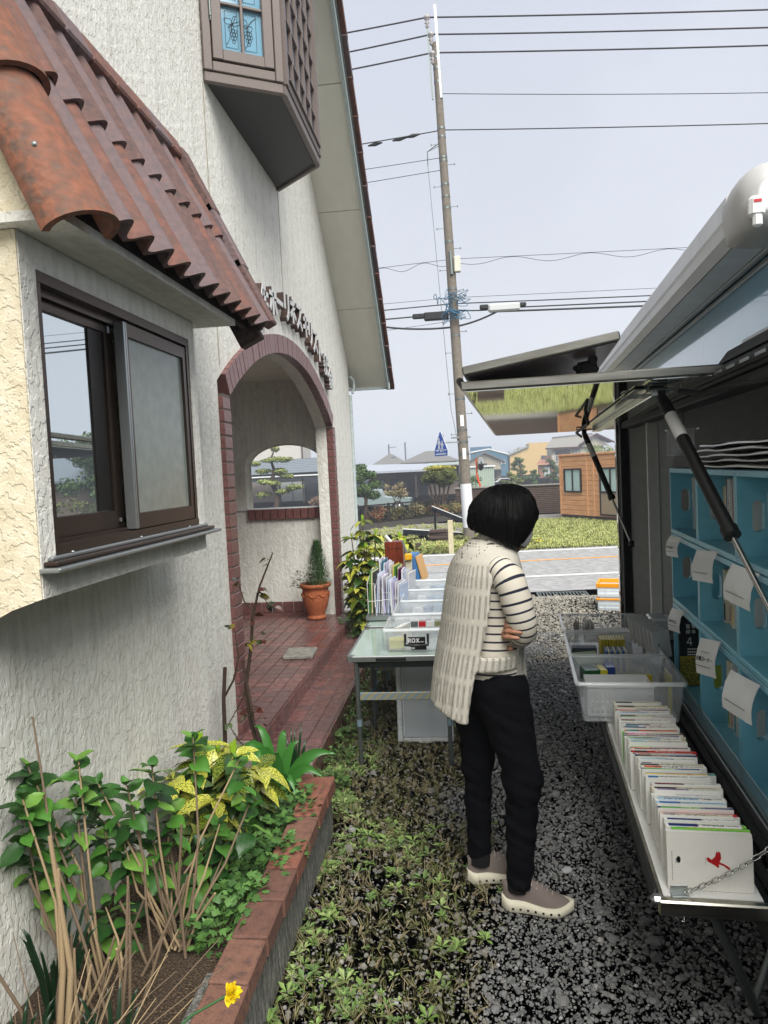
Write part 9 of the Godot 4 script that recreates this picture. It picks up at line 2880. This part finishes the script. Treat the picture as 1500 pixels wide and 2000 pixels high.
	# garden trees before the far houses
	var mids = [[5.6, -75, 2.9, 0.95, "tall layered pine before the cream building", green], [4.4, -72, 1.5, 0.9, "yellow green shrub beside the white car", olive], [7.0, -76, 1.6, 0.7, "grey green rounded shrub right of the layered pine", green], [8.9, -78, 2.6, 0.8, "layered pine left of the site cabin", green], [5.0, -70, 1.0, 0.8, "low pale shrub in front of the layered pine", olive]]
	for q in mids:
		cl = []
		var hh = q[2]
		for k in 12:
			var t = k / 11.0
			cl.append([V(rf(-1, 1) * q[3] * (1.1 - t * 0.7), hh * (0.25 + 0.75 * t), rf(-0.4, 0.4)), V(q[3] * (0.6 - 0.3 * t), hh * 0.075, q[3] * 0.5)])
		tree("garden_tree", q[4], "tree", V(q[0], LOW - 0.1, q[1]), [[[V(0, 0, 0), V(0.1, hh * 0.5, 0), V(0, hh, 0)], [0.12, 0.09, 0.04]]], cl, 110, 0.15, q[5], "garden trees before the far houses", 0.4)
	cl = []
	for k in 14: cl.append([V(rf(-1.6, 1.6), 3.0 + rf(-0.9, 0.9), rf(-0.6, 0.6)), V(0.8, 0.5, 0.6)])
	tree("leafy_tree", "fresh light green tree crown above the site cabin", "tree", V(17.4, LOW, -95), [[[V(0, 0, 0), V(0, 2.8, 0)], [0.2, 0.12]]], cl, 130, 0.22, [Color(0.24, 0.30, 0.08), Color(0.16, 0.22, 0.06)])
	cl = []
	for k in 16: cl.append([V(rf(-5, 5), 5.5 + rf(-2, 2.5), rf(-2, 2)), V(2.0, 1.5, 1.8)])
	tree("wooded_knoll_tree", "distant yellow green tree crown behind the blue building", "tree", V(17.0, LOW, -290), [[[V(0, 0, 0), V(0, 5, 0)], [0.4, 0.25]]], cl, 120, 0.55, [Color(0.24, 0.26, 0.08), Color(0.16, 0.20, 0.06)])
	# big tree that the bay window mirrors
	cl = []
	for k in 26: cl.append([V(rf(-1.7, 1.7), 3.2 + rf(-1.9, 1.6), rf(-1.4, 1.4)), V(0.8, 0.7, 0.8)])
	tree("mirrored_tree", "large dark tree off to the right, mirrored in the bay window", "tree", V(20.8, LOW, -44), [[[V(0, 0, 0), V(0, 3, 0)], [0.25, 0.15]]], cl, 150, 0.22, green)
	cl = []
	for k in 12: cl.append([V(rf(-4, 5), 0.8 + rf(-0.4, 0.5), rf(-0.8, 0.8)), V(0.8, 0.45, 0.6)])
	tree("mirrored_hedge", "low olive hedge mirrored in the bay window", "hedge", V(21.0, LOW, -40), [[[V(0, 0, 0), V(0, 0.5, 0)], [0.06, 0.04]]], cl, 120, 0.14, olive)

# ---- weeds on the drive ---------------------------------------------------------
func build_weeds():
	# leafy weeds: rosettes of small green leaves
	var rosette = func(seed_, n_, L):
		var r2 = RandomNumberGenerator.new(); r2.seed = seed_
		var m = MB.new()
		for i in n_:
			var a = TAU * i / n_ + r2.randf_range(-0.4, 0.4)
			var el = r2.randf_range(0.15, 1.1)
			var d = V(cos(a) * cos(el), sin(el), sin(a) * cos(el))
			var s = d.cross(Vector3.UP).normalized() * L * r2.randf_range(0.12, 0.2)
			var l2 = L * r2.randf_range(0.6, 1.1)
			var k = r2.randf_range(0.8, 1.25)
			m.col = Color(k, k, k)
			var o = d * L * 0.06; var mid = d * l2 * 0.55 + V(0, L * 0.04, 0); var e = d * l2 - V(0, L * 0.12, 0)
			m.tri(o, mid - s, e); m.tri(o, e, mid + s)
		return m.mesh()
	var xs = []; var cs = []
	for i in 1500:
		var z = -1.25 - rng.randf() * 2.9; var x = rf(-0.64, 0.08)
		if z < -3.25: x = rf(-0.80, -0.52)
		var near = smoothstep(0.02, -0.5, x)
		var n1 = fn_a.get_noise_2d(x * 4.0 + 9.0, z * 4.0)
		if rng.randf() > near * 0.55 + n1 * 1.1: continue
		var s = rf(0.35, 1.05)
		xs.append(Transform3D(Basis(V(0, 1, 0), rf(0, TAU)).scaled(V(s, s, s)), V(x, 0.002, z)))
		cs.append([Color(0.14, 0.23, 0.05), Color(0.20, 0.31, 0.08), Color(0.11, 0.19, 0.05), Color(0.26, 0.34, 0.12)][rng.randi_range(0, 3)])
	for v in 3:
		var sx = []; var sc = []
		for i in xs.size():
			if i % 3 == v: sx.append(xs[i]); sc.append(cs[i])
		stuff(self, "leafy_weeds", multimesh(rosette.call(7 + v, [7, 12, 9][v], [0.05, 0.03, 0.038][v]), sx, sc), grass_mat(), "small bright green leafy weeds beside the planter", "weeds")
	xs = []; cs = []
	for i in 5200:
		var z = -1.2 - rng.randf() * 4.6; var x = rf(-0.66, 0.12)
		if z < -3.3: x = rf(-0.80, -0.05)
		if rng.randf() > soil_share(x, z) * 1.1: continue
		var s = rf(0.4, 1.1)
		xs.append(Transform3D(Basis.from_euler(V(rf(-0.9, 0.9), rf(0, TAU), rf(-0.9, 0.9))).scaled(V(s, s, s)), V(x, 0.002, z)))
		cs.append([Color(0.32, 0.26, 0.15), Color(0.40, 0.34, 0.21), Color(0.20, 0.21, 0.08), Color(0.17, 0.20, 0.06)][rng.randi_range(0, 3)])
	stuff(self, "dry_grass", multimesh(tuft(11, 6, 0.05, 0.0012, 0.9), xs, cs), grass_mat(), "thin dry and green grass blades on the soil strip", "grass")
	# taller weeds against the step and the fence-side verge
	var gcols = [Color(0.06, 0.12, 0.03), Color(0.09, 0.16, 0.045)]
	for k in 7:
		leafy_clump("weed_clump", "dark green weed clump, %s along the foot of the lower step" % ORD[k], "weeds", V(-0.77 + rf(-0.02, 0.06), 0.0, -3.55 - k * 0.33), 110, 0.03, 0.016, 0.10, 0.10, gcols, "weed clumps along the step", k % 2 == 0)
	var vb = [[-1.6, -19.4], [-1.0, -19.3], [-0.75, -19.5], [-0.2, -19.35], [-1.9, -19.7]]
	for k in vb.size():
		leafy_clump("verge_weed", "bright weed clump, %s along the far road edge by the post" % ORD[k], "weeds", V(vb[k][0], LOW, vb[k][1]), 120, 0.07, 0.03, 0.28, 0.32, [Color(0.20, 0.28, 0.06), Color(0.30, 0.34, 0.08), Color(0.36, 0.30, 0.10)], "weeds along the far road edge", true)
	leafy_clump("yellow_weeds", "patch of yellow flowering weeds in the field beside the sleepers", "weeds", V(1.75, LOW, -20.6), 240, 0.06, 0.03, 0.2, 0.6, [Color(0.55, 0.45, 0.03), Color(0.22, 0.30, 0.06), Color(0.22, 0.30, 0.06)], "", true)
